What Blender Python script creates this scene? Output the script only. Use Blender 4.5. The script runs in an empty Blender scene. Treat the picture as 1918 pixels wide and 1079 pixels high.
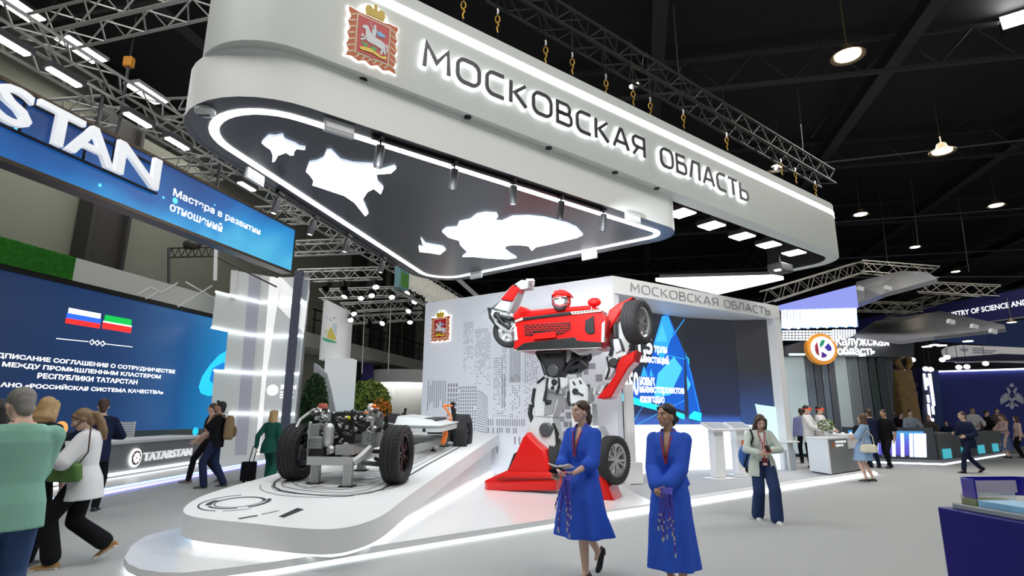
import bpy, math, random
import numpy as np
from mathutils import Matrix, Vector
random.seed(7)
SC = bpy.context.scene
PI = math.pi
# ---------------------------------------------------------------- camera, world, hall lamps, exposure
F = 1060.0; PITCH = math.atan(238 / F); ROLL = math.radians(0.35); EYE = 1.55
def ray(x, y):
    u = (x - 959) / F; v = (539.5 - y) / F
    u, v = u * math.cos(ROLL) - v * math.sin(ROLL), u * math.sin(ROLL) + v * math.cos(ROLL)
    return Vector((u, math.cos(PITCH) - v * math.sin(PITCH), math.sin(PITCH) + v * math.cos(PITCH)))
def gz(x, y, z=0.0):                      # where the sight line meets a level z
    d = ray(x, y); t = (z - EYE) / d.z
    return Vector((d.x * t, d.y * t, z))
def gy(x, y, Y):                          # ... at a distance Y in front of the camera
    d = ray(x, y); t = Y / d.y
    return Vector((d.x * t, Y, EYE + d.z * t))
def gl(x, y, a, b, off=0.0):              # ... the upright plane through a and b
    a = Vector(a[:2]); b = Vector(b[:2]); n = Vector((b.y - a.y, a.x - b.x)).normalized()
    d = ray(x, y); t = (n.dot(a) + off) / (n.x * d.x + n.y * d.y)
    return Vector((d.x * t, d.y * t, EYE + d.z * t))
cam = bpy.data.cameras.new('camera'); cam.sensor_width = 36; cam.lens = F / 1918 * 36
cam.clip_end = 300; cam.clip_start = 0.05
camo = bpy.data.objects.new('camera', cam); SC.collection.objects.link(camo)
_f = ray(959, 539.5).normalized(); _r = (ray(1059, 539.5) - ray(959, 539.5)).normalized(); _u = _r.cross(_f)
camo.matrix_world = Matrix(((_r.x, _u.x, -_f.x, 0), (_r.y, _u.y, -_f.y, 0), (_r.z, _u.z, -_f.z, EYE), (0, 0, 0, 1)))
SC.camera = camo
SC.view_settings.view_transform = 'Standard'; SC.view_settings.look = 'None'
SC.view_settings.gamma = 1; SC.view_settings.use_curve_mapping = False
SC.view_settings.exposure = 0.45
W = bpy.data.worlds.new('hall_air'); SC.world = W; W.use_nodes = True
W.node_tree.nodes['Background'].inputs[0].default_value = (0.93, 0.97, 1, 1)
W.node_tree.nodes['Background'].inputs[1].default_value = 0.30
def area(name, loc, size, power, col=(1, .97, .93), target=None):
    l = bpy.data.lights.new(name, 'AREA'); l.shape = 'RECTANGLE'; l.size, l.size_y = size
    l.energy = power; l.color = col
    o = bpy.data.objects.new(name, l); SC.collection.objects.link(o); o.location = loc
    if target is not None:
        o.rotation_euler = (Vector(target) - Vector(loc)).to_track_quat('-Z', 'Y').to_euler()
    return o
# rows of the hall's high-bay lamps
area('hall_lamp_row', (-6, 2, 11.5), (8, 5), 380, (1, .98, .95), (-4, 8, 0))
area('hall_lamp_row', (6, 1, 11.5), (8, 5), 520, (1, .98, .95), (4, 9, 0))
area('hall_lamp_row', (14, 18, 11.5), (8, 8), 1000, (1, .96, .9))
area('hall_lamp_row', (-11, 18, 11.5), (6, 8), 260, (1, .98, .95))
# the cylinder spots on the canopy's front track, turned to the robot and the mural wall
for _px, _tg in (((714, 275), (-1.6, 15.2, 2.2)), ((852, 320), (.6, 13.2, 2.6)), ((961, 352), (.3, 11.6, 2.4)), ((1051, 380), (2.2, 12.2, 2.0)), ((1130, 404), (4.5, 14.4, 3.6))):
    _l = bpy.data.lights.new('spot_beam', 'SPOT'); _l.energy = 210; _l.spot_size = math.radians(75); _l.spot_blend = .8; _l.shadow_soft_size = .06; _l.color = (.94, .97, 1)
    _o = bpy.data.objects.new('spot_beam', _l); SC.collection.objects.link(_o); _o.location = gz(*_px, 4.42); _o.rotation_euler = (Vector(_tg) - _o.location).to_track_quat('-Z', 'Y').to_euler()
# ---------------------------------------------------------------- materials
MT = {}
def mat(name, col=(.8, .8, .8), rough=.5, metal=0.0, emit=0.0, ecol=None, noise=0.0, nscale=8.0, bump=0.0, bscale=40.0, alpha=1.0, coat=0.0, trans=0.0, spec=.5):
    if name in MT: return MT[name]
    m = bpy.data.materials.new(name); m.use_nodes = True; nt = m.node_tree
    b = nt.nodes['Principled BSDF']; c = (*col, 1)
    b.inputs['Base Color'].default_value = c; b.inputs['Roughness'].default_value = rough; b.inputs['Metallic'].default_value = metal
    if emit: b.inputs['Emission Color'].default_value = (*(ecol or col), 1); b.inputs['Emission Strength'].default_value = emit
    if spec != .5: b.inputs['Specular IOR Level'].default_value = spec
    if coat: b.inputs['Coat Weight'].default_value = coat; b.inputs['Coat Roughness'].default_value = .08
    if trans: b.inputs['Transmission Weight'].default_value = trans
    if alpha < 1: b.inputs['Alpha'].default_value = alpha
    if noise or bump:
        tc = nt.nodes.new('ShaderNodeTexCoord')
    if noise:
        n = nt.nodes.new('ShaderNodeTexNoise'); n.inputs['Scale'].default_value = nscale; n.inputs['Detail'].default_value = 4
        r = nt.nodes.new('ShaderNodeMix'); r.data_type = 'RGBA'
        r.inputs[6].default_value = (*[max(0, x * (1 - noise)) for x in col], 1); r.inputs[7].default_value = (*[min(1, x * (1 + noise)) for x in col], 1)
        nt.links.new(tc.outputs['Object'], n.inputs['Vector']); nt.links.new(n.outputs['Fac'], r.inputs[0]); nt.links.new(r.outputs[2], b.inputs['Base Color'])
    if bump:
        n2 = nt.nodes.new('ShaderNodeTexNoise'); n2.inputs['Scale'].default_value = bscale; n2.inputs['Detail'].default_value = 5
        bp = nt.nodes.new('ShaderNodeBump'); bp.inputs['Strength'].default_value = bump; bp.inputs['Distance'].default_value = .02
        nt.links.new(tc.outputs['Object'], n2.inputs['Vector']); nt.links.new(n2.outputs['Fac'], bp.inputs['Height']); nt.links.new(bp.outputs['Normal'], b.inputs['Normal'])
    MT[name] = m
    return m
def ramp_mat(name, stops, axis=2, lo=0.0, hi=1.0, emit=1.0, swirl=0.0, nscale=.6, coords='Object'):
    """a screen picture: a colour ramp along one object axis bent by noise, given off as light"""
    if name in MT: return MT[name]
    m = bpy.data.materials.new(name); m.use_nodes = True; nt = m.node_tree; b = nt.nodes['Principled BSDF']
    tc = nt.nodes.new('ShaderNodeTexCoord'); sp = nt.nodes.new('ShaderNodeSeparateXYZ'); nt.links.new(tc.outputs[coords], sp.inputs[0])
    mr = nt.nodes.new('ShaderNodeMapRange'); mr.inputs[1].default_value = lo; mr.inputs[2].default_value = hi
    nt.links.new(sp.outputs[axis], mr.inputs[0]); src = mr.outputs[0]
    if swirl:
        n = nt.nodes.new('ShaderNodeTexNoise'); n.inputs['Scale'].default_value = nscale; n.inputs['Detail'].default_value = 2; n.inputs['Distortion'].default_value = 1.2
        nt.links.new(tc.outputs[coords], n.inputs['Vector'])
        a = nt.nodes.new('ShaderNodeMath'); a.operation = 'MULTIPLY_ADD'; a.inputs[1].default_value = swirl; nt.links.new(n.outputs['Fac'], a.inputs[0]); nt.links.new(src, a.inputs[2])
        s2 = nt.nodes.new('ShaderNodeMath'); s2.operation = 'SUBTRACT'; s2.inputs[1].default_value = swirl / 2; nt.links.new(a.outputs[0], s2.inputs[0]); src = s2.outputs[0]
    cr = nt.nodes.new('ShaderNodeValToRGB'); el = cr.color_ramp.elements
    el[0].position, el[0].color = stops[0][0], (*stops[0][1], 1); el[1].position, el[1].color = stops[-1][0], (*stops[-1][1], 1)
    for p, c in stops[1:-1]: e = el.new(p); e.color = (*c, 1)
    nt.links.new(src, cr.inputs[0])
    b.inputs['Base Color'].default_value = (.02, .02, .02, 1); b.inputs['Roughness'].default_value = .35
    nt.links.new(cr.outputs[0], b.inputs['Emission Color']); b.inputs['Emission Strength'].default_value = emit
    MT[name] = m
    return m
WHITE = mat('white_panel', (.78, .79, .79), .45)
GLOSSW = mat('white_gloss_floor', (.84, .85, .85), .22, coat=.3)
SATIN = mat('white_plastic', (.8, .8, .8), .35)
BLACK = mat('black_plastic', (.010, .010, .011), .45, spec=.25)
RUBBER = mat('tyre_rubber', (.016, .016, .018), .75, bump=.15, bscale=60)
DKGREY = mat('dark_grey_paint', (.045, .047, .052), .5)
ALU = mat('aluminium', (.62, .62, .6), .35, .9)
STEEL = mat('cast_metal', (.42, .42, .4), .4, .75, noise=.3, nscale=14)
LIGHTW = mat('led_white', (1, 1, 1), .5, emit=9, ecol=(.97, .99, 1))
LIGHTS = mat('led_soft', (1, 1, 1), .5, emit=3.2, ecol=(.95, .98, 1))
TEXTW = mat('lit_white_letter', (1, 1, 1), .5, emit=1.1)
TRUSSM = mat('truss_aluminium', (.5, .5, .47), .4, .6)
DARKTR = mat('black_truss_steel', (.05, .05, .045), .5, .4)
GREYTXT = mat('graphite_letter', (.05, .05, .055), .4)
MURAL = mat('grey_print', (.34, .35, .38), .6)
BLKPRINT = mat('black_print', (.03, .03, .035), .5)
RED = mat('gloss_red', (.52, .010, .008), .26, coat=.05, spec=.22)
ORANGE = mat('orange_cable', (.9, .2, .02), .4)
GLASS = mat('clear_acrylic', (.9, .95, 1), .05, alpha=.35)
# ---------------------------------------------------------------- mesh building
def frame(o, xd, up=(0, 0, 1)):           # 4x4 whose x runs along xd and y along up
    x = Vector(xd).normalized(); u = Vector(up); z = x.cross(u).normalized(); y = z.cross(x).normalized()
    return Matrix(((x.x, y.x, z.x, o[0]), (x.y, y.y, z.y, o[1]), (x.z, y.z, z.z, o[2]), (0, 0, 0, 1)))
def TR(x=0, y=0, z=0, rx=0, ry=0, rz=0, s=1.0):
    return Matrix.Translation((x, y, z)) @ Matrix.Rotation(rz, 4, 'Z') @ Matrix.Rotation(ry, 4, 'Y') @ Matrix.Rotation(rx, 4, 'X') @ Matrix.Scale(s, 4)
class MB:
    def __init__(s): s.v = []; s.f = []; s.m = []
    def add(s, V, Fc, m=0, M=None):
        n = len(s.v)
        if M is not None: V = [M @ Vector(p) for p in V]
        s.v.extend([tuple(p) for p in V]); s.f.extend([tuple(i + n for i in f) for f in Fc]); s.m.extend([m] * len(Fc)); return s
    def box(s, c, d, m=0, M=None):
        x, y, z = c; a, b, e = d[0] / 2, d[1] / 2, d[2] / 2
        V = [(x + i * a, y + j * b, z + k * e) for k in (-1, 1) for j in (-1, 1) for i in (-1, 1)]
        return s.add(V, [(0, 2, 3, 1), (4, 5, 7, 6), (0, 1, 5, 4), (2, 6, 7, 3), (0, 4, 6, 2), (1, 3, 7, 5)], m, M)
    def prism(s, P, z0, z1, m=0, M=None, mtop=None):     # outline P in xy, from z0 to z1 (numbers or per point)
        n = len(P); ar = sum(P[i][0] * P[(i + 1) % n][1] - P[(i + 1) % n][0] * P[i][1] for i in range(n))
        if ar < 0: P = P[::-1]; z0 = z0[::-1] if isinstance(z0, list) else z0; z1 = z1[::-1] if isinstance(z1, list) else z1
        Z0 = z0 if isinstance(z0, list) else [z0] * n; Z1 = z1 if isinstance(z1, list) else [z1] * n
        V = [(p[0], p[1], z) for p, z in zip(P, Z0)] + [(p[0], p[1], z) for p, z in zip(P, Z1)]
        s.add(V, [tuple(range(n - 1, -1, -1))] + [(i, (i + 1) % n, n + (i + 1) % n, n + i) for i in range(n)], m, M)
        s.add(V[n:], [tuple(range(n))], m if mtop is None else mtop, M); return s
    def ring_strip(s, A, B, m=0, M=None, closed=True):
        n = len(A); k = n if closed else n - 1
        return s.add(list(A) + list(B), [(i, (i + 1) % n, n + (i + 1) % n, n + i) for i in range(k)], m, M)
    def loft(s, rings, m=0, M=None, cap=True):
        n = len(rings[0]); V = [p for r in rings for p in r]
        Fc = [(a * n + i, a * n + (i + 1) % n, (a + 1) * n + (i + 1) % n, (a + 1) * n + i) for a in range(len(rings) - 1) for i in range(n)]
        if cap: Fc += [tuple(range(n - 1, -1, -1)), tuple((len(rings) - 1) * n + i for i in range(n))]
        return s.add(V, Fc, m, M)
    def tube(s, pts, r, n=8, m=0, M=None):
        pts = [Vector(p) for p in pts]; R = r if isinstance(r, (list, tuple)) else [r] * len(pts); rings = []
        T = [(pts[min(i + 1, len(pts) - 1)] - pts[max(i - 1, 0)]).normalized() for i in range(len(pts))]
        u = T[0].orthogonal().normalized()
        for p, t, q in zip(pts, T, R):
            u = (u - t * u.dot(t)); u = u.normalized() if u.length > 1e-6 else t.orthogonal().normalized(); w = t.cross(u)
            rings.append([p + (u * math.cos(2 * PI * k / n) + w * math.sin(2 * PI * k / n)) * q for k in range(n)])
        return s.loft(rings, m, M)
    def lathe(s, prof, n=24, m=0, M=None, cap=True):     # prof of (r, z) about z
        return s.loft([[(r * math.cos(2 * PI * k / n), r * math.sin(2 * PI * k / n), z) for k in range(n)] for r, z in prof], m, M, cap)
    def ell(s, c, r, m=0, M=None, n=12, k=8):
        rings = []
        for i in range(1, k):
            a = PI * i / k; rings.append([(c[0] + r[0] * math.sin(a) * math.cos(2 * PI * j / n), c[1] + r[1] * math.sin(a) * math.sin(2 * PI * j / n), c[2] - r[2] * math.cos(a)) for j in range(n)])
        return s.loft(rings, m, M)
    def cap_(s, a, b, ra, rb, m=0, M=None, n=10):        # tapered capsule
        a = Vector(a); b = Vector(b); d = (b - a); L = d.length
        if L < 1e-6: return s.ell(a, (ra, ra, ra), m, M)
        d /= L; P = []; R = []
        for t in (80, 55, 28, 0): P.append(a - d * ra * math.sin(math.radians(t))); R.append(ra * math.cos(math.radians(t)))
        for t in (0, 28, 55, 80): P.append(b + d * rb * math.sin(math.radians(t))); R.append(rb * math.cos(math.radians(t)))
        return s.tube(P, R, n, m, M)
    def ribbon(s, path, w, z0, z1, m=0, M=None, closed=False):   # stroke of width w along a flat path
        P = [Vector((p[0], p[1])) for p in path]; n = len(P); A = []; B = []
        for i in range(n):
            a = P[(i - 1) % n] if (closed or i > 0) else None; b = P[(i + 1) % n] if (closed or i < n - 1) else None
            d1 = (P[i] - a).normalized() if a is not None else None; d2 = (b - P[i]).normalized() if b is not None else None
            d1 = d1 or d2; d2 = d2 or d1; n1 = Vector((-d1.y, d1.x)); n2 = Vector((-d2.y, d2.x)); mm = (n1 + n2)
            mm = mm.normalized() if mm.length > 1e-5 else n1; k = min(1.8, 1 / max(.3, mm.dot(n1)))
            A.append(P[i] + mm * k * w / 2); B.append(P[i] - mm * k * w / 2)
        V = [(*p, z0) for p in A] + [(*p, z0) for p in B] + [(*p, z1) for p in A] + [(*p, z1) for p in B]; Fc = []
        for i in range(n if closed else n - 1):
            j = (i + 1) % n
            Fc += [(i, j, n + j, n + i), (2 * n + i, 3 * n + i, 3 * n + j, 2 * n + j), (i, 2 * n + i, 2 * n + j, j), (n + i, n + j, 3 * n + j, 3 * n + i)]
        if not closed: Fc += [(0, n, 3 * n, 2 * n), (n - 1, 3 * n - 1, 4 * n - 1, 2 * n - 1)]
        return s.add(V, Fc, m, M)
    def mesh(s, name, mats):
        me = bpy.data.meshes.new(name); me.from_pydata(s.v, [], s.f)
        for q in (mats if isinstance(mats, (list, tuple)) else [mats]): me.materials.append(q)
        me.polygons.foreach_set('material_index', s.m); me.update(); return me
def inv_of(par):
    M = Matrix.Identity(4)
    while par is not None: M = par.matrix_basis @ M; par = par.parent
    return M.inverted()
def put(name, mb, mats, parent=None, bevel=0.0, smooth=35, world=False, kind=None, fixn=True):
    """links the collected shapes as ONE mesh object; world=True: the points are in world space"""
    me = mb.mesh(name, mats)
    if fixn:
        import bmesh
        b = bmesh.new(); b.from_mesh(me); bmesh.ops.recalc_face_normals(b, faces=b.faces[:]); b.to_mesh(me); b.free()
    if world and parent is not None: me.transform(inv_of(parent))
    if smooth: me.shade_smooth(); me.set_sharp_from_angle(angle=math.radians(smooth))
    o = bpy.data.objects.new(name, me); SC.collection.objects.link(o)
    if parent is not None: o.parent = parent
    if bevel:
        bv = o.modifiers.new('edges', 'BEVEL'); bv.width = bevel; bv.segments = 2; bv.limit_method = 'ANGLE'; bv.angle_limit = math.radians(40); bv.harden_normals = False
    if kind: o['kind'] = kind
    return o
def tag(o, label, cat, group=None, kind=None):
    o['label'] = label; o['category'] = cat
    if group: o['group'] = group
    if kind: o['kind'] = kind
    return o
def thing(name, label, cat, loc=(0, 0, 0), rz=0.0, group=None, M=None):
    o = bpy.data.objects.new(name, None); SC.collection.objects.link(o)
    if M is not None: o.matrix_basis = M
    else: o.location = loc; o.rotation_euler = (0, 0, rz)
    o.empty_display_size = .1
    bpy.context.view_layer.update() if False else None
    o.matrix_basis = M if M is not None else (Matrix.Translation(loc) @ Matrix.Rotation(rz, 4, 'Z'))
    return tag(o, label, cat, group)
def dup(root, M, label=None, group=None):               # a copy of a thing with copies of its parts and sub-parts
    r = root.copy(); SC.collection.objects.link(r); r.matrix_basis = M
    if label: r['label'] = label
    if group: r['group'] = group
    for ch in list(root.children):
        c = ch.copy(); SC.collection.objects.link(c); c.parent = r
        for g in list(ch.children):
            d = g.copy(); SC.collection.objects.link(d); d.parent = c
    return r
def struct(name, mb, mats, **k): return put(name, mb, mats, kind='structure', **k)
_tc = {}
def text(s, bold=0.0):
    """flat outline of a string, height of a capital about .7: points, faces, width"""
    if (s, bold) in _tc: return _tc[(s, bold)]
    c = bpy.data.curves.new('lettering', 'FONT'); c.body = s; c.offset = bold; c.resolution_u = 3; c.fill_mode = 'FRONT'
    o = bpy.data.objects.new('lettering', c); SC.collection.objects.link(o)
    dg = bpy.context.evaluated_depsgraph_get(); dg.update(); e = o.evaluated_get(dg); me = e.to_mesh()
    V = [tuple(v.co) for v in me.vertices]; Fc = [tuple(p.vertices) for p in me.polygons]
    e.to_mesh_clear(); bpy.data.objects.remove(o); bpy.data.curves.remove(c)
    _tc[(s, bold)] = (V, Fc); return V, Fc
def put_text(mb, s, M, x0, x1, y0, y1, z=.004, m=0, bold=.01, depth=0.0):
    """fits a line of lettering to the rectangle x0..x1, y0..y1 (its own bounds) of the plane M"""
    V, Fc = text(s, bold)
    xs = [v[0] for v in V]; ys = [v[1] for v in V]; a, b, c, d = min(xs), max(xs), min(ys), max(ys)
    sx = (x1 - x0) / (b - a); sy = (y1 - y0) / (d - c)
    P = [((v[0] - a) * sx + x0, (v[1] - c) * sy + y0, z) for v in V]
    mb.add(P, Fc, m, M)
    if depth:
        from collections import Counter
        ec = {}
        for f in Fc:
            for i in range(len(f)):
                k = (f[i], f[(i + 1) % len(f)]); ec[k] = 1
        n = len(P); Q = P + [(p[0], p[1], z - depth) for p in P]
        mb.add(Q, [(a_, a_ + n, b_ + n, b_) for (a_, b_) in ec if (b_, a_) not in ec], m, M)
def plane_xy(M, p):                       # a world point in the plane's own x, y
    q = M.inverted() @ Vector(p); return q.x, q.y
def evald(o):                             # bakes an object's modifiers into its mesh
    dg = bpy.context.evaluated_depsgraph_get(); dg.update()
    me = bpy.data.meshes.new_from_object(o.evaluated_get(dg)); old = o.data; o.modifiers.clear(); o.data = me
    bpy.data.meshes.remove(old); return o
def fillet(P, r, n=6, closed=True):       # rounds the corners of a flat path
    out = []; N = len(P); R = r if isinstance(r, (list, tuple)) else [r] * N
    for i in range(N):
        p = Vector(P[i][:2])
        if not closed and i in (0, N - 1): out.append((p.x, p.y)); continue
        a = Vector(P[i - 1][:2]); b = Vector(P[(i + 1) % N][:2]); da = (a - p); db = (b - p); la, lb = da.length, db.length; da /= la; db /= lb
        ang = math.acos(max(-1, min(1, da.dot(db)))); q = R[i]
        if q <= 0 or ang > 3.1: out.append((p.x, p.y)); continue
        t = min(q / math.tan(ang / 2), la * .49, lb * .49); q = t * math.tan(ang / 2)
        c = p + (da + db).normalized() * (q / math.sin(ang / 2)); s0 = p + da * t - c; s1 = p + db * t - c
        a0 = math.atan2(s0.y, s0.x); d = math.atan2(s1.y, s1.x) - a0; d = (d + PI) % (2 * PI) - PI
        for k in range(n + 1): out.append((c.x + q * math.cos(a0 + d * k / n), c.y + q * math.sin(a0 + d * k / n)))
    return out
def offset_poly(P, d):                    # moves a closed outline inwards (counter-clockwise, d > 0)
    n = len(P); out = []
    for i in range(n):
        a, p, b = Vector(P[i - 1]), Vector(P[i]), Vector(P[(i + 1) % n]); d1 = (p - a); d2 = (b - p)
        d1 = d1.normalized() if d1.length > 1e-7 else d2.normalized(); d2 = d2.normalized() if d2.length > 1e-7 else d1
        n1 = Vector((-d1.y, d1.x)); n2 = Vector((-d2.y, d2.x)); m = (n1 + n2); m = m.normalized() if m.length > 1e-6 else n1
        q = p + m * d / max(.4, m.dot(n1)); out.append((q.x, q.y))
    return out
# ================================================================ the hall
HA = math.radians(12.4); HX = Vector((math.sin(HA), math.cos(HA), 0)); HN = Vector((-math.cos(HA), math.sin(HA), 0))
def hall(t, n, z=0.0): p = HX * t + HN * n; return Vector((p.x, p.y, z))   # along the hall, to its left, up
CARPET = mat('grey_carpet', (.375, .39, .385), .85, noise=.06, nscale=30, bump=.2, bscale=300)
b = MB(); b.box((0, 35, -.05), (120, 120, .1)); struct('floor', b, CARPET)
CEILM = mat('black_roof_deck', (.006, .006, .007), .8, noise=.3, nscale=.6)
b = MB(); b.box((0, 35, 13.1), (120, 130, .2)); struct('ceiling', b, CEILM)
BEAM = mat('roof_steel', (.02, .02, .02), .6)
for n in (-40, -31, -23, -15, -8, -1, 6, 12):
    M = frame(hall(30, n, 12.3), HX); b = MB(); b.box((0, 0, 0), (90, .5, .22), 0, M); b.box((0, -.25, 0), (90, .06, .4), 0, M); struct('trim_1', b, BEAM).name = 'ceiling_beam'
for t in (3, 10, 17, 24, 32, 41, 52):
    b = MB(); L = 70; M = frame(hall(t, -10, 11.6), HN)
    for y in (0, 1.1): b.box((0, y, 0), (L, .12, .12), 0, M)
    for k in range(35):
        x = -L / 2 + k * 2; b.tube([M @ Vector((x, 0, 0)), M @ Vector((x + 1, 1.1, 0)), M @ Vector((x + 2, 0, 0))], .035, 5)
    struct('ceiling_beam', b, BEAM)
WALLM = mat('beige_hall_wall', (.21, .215, .165), .8, noise=.08, nscale=.4)
b = MB(); a = hall(-12, 17.5); c = hall(75, 17.5); M = frame((0, 0, 0), (1, 0, 0))
b.prism([(a.x, a.y), (c.x, c.y), (c.x - .4, c.y + .1), (a.x - .4, a.y + .1)], 0, 13); struct('wall_left', b, WALLM)
b = MB(); a = hall(75, 18); c = hall(75, -60); b.prism([(a.x, a.y), (c.x, c.y), (c.x + .1, c.y + .4), (a.x + .1, a.y + .4)], 0, 13)
struct('wall_back', b, mat('dark_back_wall', (.02, .02, .022), .8))
LW0, LW1 = hall(0, 17.4), hall(60, 17.4)
DKCOL = mat('dark_steel_column', (.03, .028, .026), .6)
for px, w in ((150, 1.3), (660, .9), (735, .8), (700, .5), (762, .8)):
    p = gl(px, 600, LW0, LW1); M = frame((p.x, p.y, 6.5), HX); b = MB(); b.box((0, 0, .2), (w, 13, .4), 0, M); b.box((-w / 2, 0, .3), (.12, 13, .6), 0, M); b.box((w / 2, 0, .3), (.12, 13, .6), 0, M)
    struct('column', b, DKCOL)
# balcony along the left wall
p0 = gl(640, 640, hall(0, 15.5), hall(60, 15.5)); p1 = gl(800, 690, hall(0, 15.5), hall(60, 15.5)); z0 = p0.z - .3
M = frame((p0.x, p0.y, z0), HX); b = MB(); b.box((12, 0, -.9), (34, .7, 1.8), 0, M); struct('balcony_slab', b, mat('pale_concrete', (.5, .48, .44), .7))
bal = thing('balcony_railing', 'black steel railing on the pale balcony along the far left hall wall', 'railing', M=M)
b = MB(); b.box((10, 1.55, 0), (26, .07, .05)); b.box((10, 1.05, 0), (26, .05, .05)); put('top_rail', b, BLACK, bal)
b = MB()
for k in range(14): b.box((-2.8 + k * 2, .95, 0), (.06, 1.2, .06))
put('railing_post', b, BLACK, bal)['kind'] = 'stuff'
b = MB(); b.box((2.2, 1.9, .3), (.9, .06, .06)); b.box((2.6, 1.1, .3), (.06, 1.6, .06)); put('ladder_hoop', b, BLACK, bal)
# ---------------------------------------------------------------- trusses
def truss(name, p0, p1, size, label, m=None, group=None, tri=False, r=.028, step=None, hgt=None):
    p0 = Vector(p0); p1 = Vector(p1); L = (p1 - p0).length; M = frame(p0, p1 - p0); b = MB(); s = size / 2; h = (hgt or size) / 2
    C = [(h, s), (h, -s), (-h, -s), (-h, s)]
    if tri: C = [(h, 0), (-h, -s), (-h, s)]
    for y, z in C: b.tube([(0, y, z), (L, y, z)], r, 6, 0, M)
    n = max(2, round(L / (step or size))); d = L / n
    for i in range(len(C)):
        (y0, z0), (y1, z1) = C[i], C[(i + 1) % len(C)]
        for k in range(n):
            a, e = ((y0, z0), (y1, z1)) if k % 2 else ((y1, z1), (y0, z0))
            b.tube([(k * d, *a), ((k + 1) * d, *e)], r * .55, 4, 0, M)
    return tag(put(name, b, m or TRUSSM), label, 'truss', group)
zt = 7.0; ta, tb = gz(-60, 10, zt), gz(770, 512, zt); MT_D = (tb - ta).normalized(); MT_L = Vector((-MT_D.y, MT_D.x, 0))
truss('lighting_truss', ta - MT_D * 3, tb + MT_D * 14, .46, 'long silver box truss running along the hall above the blue overhead screen', r=.03)
for k, (px, py) in enumerate(((232, 205), (430, 312), (590, 400), (690, 460))):
    p = gz(px, py, zt); truss('lighting_truss', p + MT_L * .3, p + MT_L * 3.2 - MT_D * .25, .4,
        ['short silver cross truss behind the last letters of the blue overhead screen', 'short silver cross truss above the middle of the blue overhead screen', 'short silver cross truss over the white slogan end of the blue overhead screen', 'short silver cross truss just past the right end of the blue overhead screen'][k], group='cross trusses')
zq = 8.6; a, c = gz(70, 65, zq), gz(420, -18, zq)
truss('lighting_truss', a, c, .5, 'silver box truss high at the top left above the lit ceiling panels', r=.03)
p = gz(497, 205, 7.4); truss('lighting_truss', gz(320, 212, 7.4), p, .4, 'short silver truss stub ending behind the left end of the white canopy')
# hoist hanging from the high truss
p = gz(253, 50, zq); t = thing('chain_hoist', 'small orange chain hoist hanging on a dark cable from the high truss', 'hoist', (p.x, p.y, zq - .75))
b = MB(); b.box((0, 0, 0), (.16, .12, .2)); put('hoist_body', b, mat('hoist_orange', (.75, .3, .03), .5), t, bevel=.02)
b = MB(); b.tube([(0, 0, .1), (0, 0, 1.1)], .02); put('sling', b, BLACK, t)
b = MB(); b.tube([(0, 0, -.1), (.02, 0, -1.0), (0, .01, -1.7)], .025); put('chain', b, DKGREY, t)
# ceiling lamps over the left side
PAN = mat('lamp_panel', (1, 1, 1), .5, emit=16, ecol=(1, .99, .96)); 
def panel_lamp(px, py, z, w, l, label, group, rz=None):
    p = gz(px, py, z); t = thing('ceiling_panel_lamp', label, 'lamp', p, -HA if rz is None else rz, group)
    b = MB(); b.box((0, 0, .06), (w + .08, l + .08, .1)); put('lamp_housing', b, DKGREY, t)
    b = MB(); b.box((0, 0, 0), (w, l, .02)); put('diffuser', b, PAN, t); return t
for px, py, lb in ((28, 12, 'in the top left corner of the picture'), (152, 94, 'beside the high truss, just below its chain hoist'), (275, 176, 'left of the white canopy, lowest of the three large ones')):
    panel_lamp(px, py, 11.2, .5, 1.1, 'white glowing rectangular ceiling lamp ' + lb, 'left ceiling panel lamps')
for px, py, lb in ((18, 84, 'second from the left edge, just under the long truss'), (120, 146, 'under the long truss left of the cross truss'), (258, 226, 'under the long truss above the letter A'), (332, 270, 'under the long truss left of the canopy corner'), (462, 350, 'under the long truss above the slogan')):
    panel_lamp(px, py, 6.55, .11, .48, 'narrow white lamp bar hung ' + lb, 'narrow lamp bars under the long truss')
# round warm high-bay lamps over the right side
WARM = mat('warm_lamp', (1, 1, 1), .5, emit=14, ecol=(1, .86, .62))
hb = None
for px, py, lb, s in ((1588, 105, 'largest of the warm round ones, right of the canopy', 1), (1765, 284, 'on the right, level with the middle of the canopy', 1), (1612, 402, 'just right of the canopy end', .9), (1866, 385, 'near the right edge of the picture', .9), (1714, 463, 'above the grey truss square', .8), (1790, 509, 'above the right end of the grey trusses', .8), (1895, 604, 'under the dark blue banner at the right', .5), (1455, 312, 'above the canopy end beside the dark rigging', .6)):
    z = 13.0 - 2.1 * s if py < 600 else 5.4; p = gz(px, py, z); M = Matrix.Translation(p) @ Matrix.Scale(s, 4); l = 'round warm white high-bay lamp ' + lb
    if hb is None:
        hb = thing('high_bay_lamp', l, 'lamp', M=M, group='round ceiling lamps')
        b = MB(); b.tube([(0, 0, .3), (0, 0, 2.1)], .02, 5); b.lathe([(.05, .35), (.14, .3), (.2, .12), (.42, .0), (.42, -.02), (.38, -.01), (.2, .08)], 24); put('lamp_shade', b, mat('lamp_shade_brown', (.16, .12, .07), .4, .5), hb)
        b = MB(); b.lathe([(.001, .0), (.3, .0), (.3, .02), (.001, .03)], 24); put('bulb_disc', b, WARM, hb)
    else: dup(hb, M, l)
p = gy(1905, 35, 14); t = thing('flood_lamp', 'dazzling white square floodlight at the top right edge', 'lamp', M=frame(p, (.8, -.6, 0), (.2, .3, .93)))
b = MB(); b.box((0, 0, -.1), (.75, .6, .18)); put('lamp_housing', b, BLACK, t, bevel=.02)
b = MB(); b.box((0, 0, 0), (.68, .54, .02)); put('diffuser', b, PAN, t)
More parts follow.
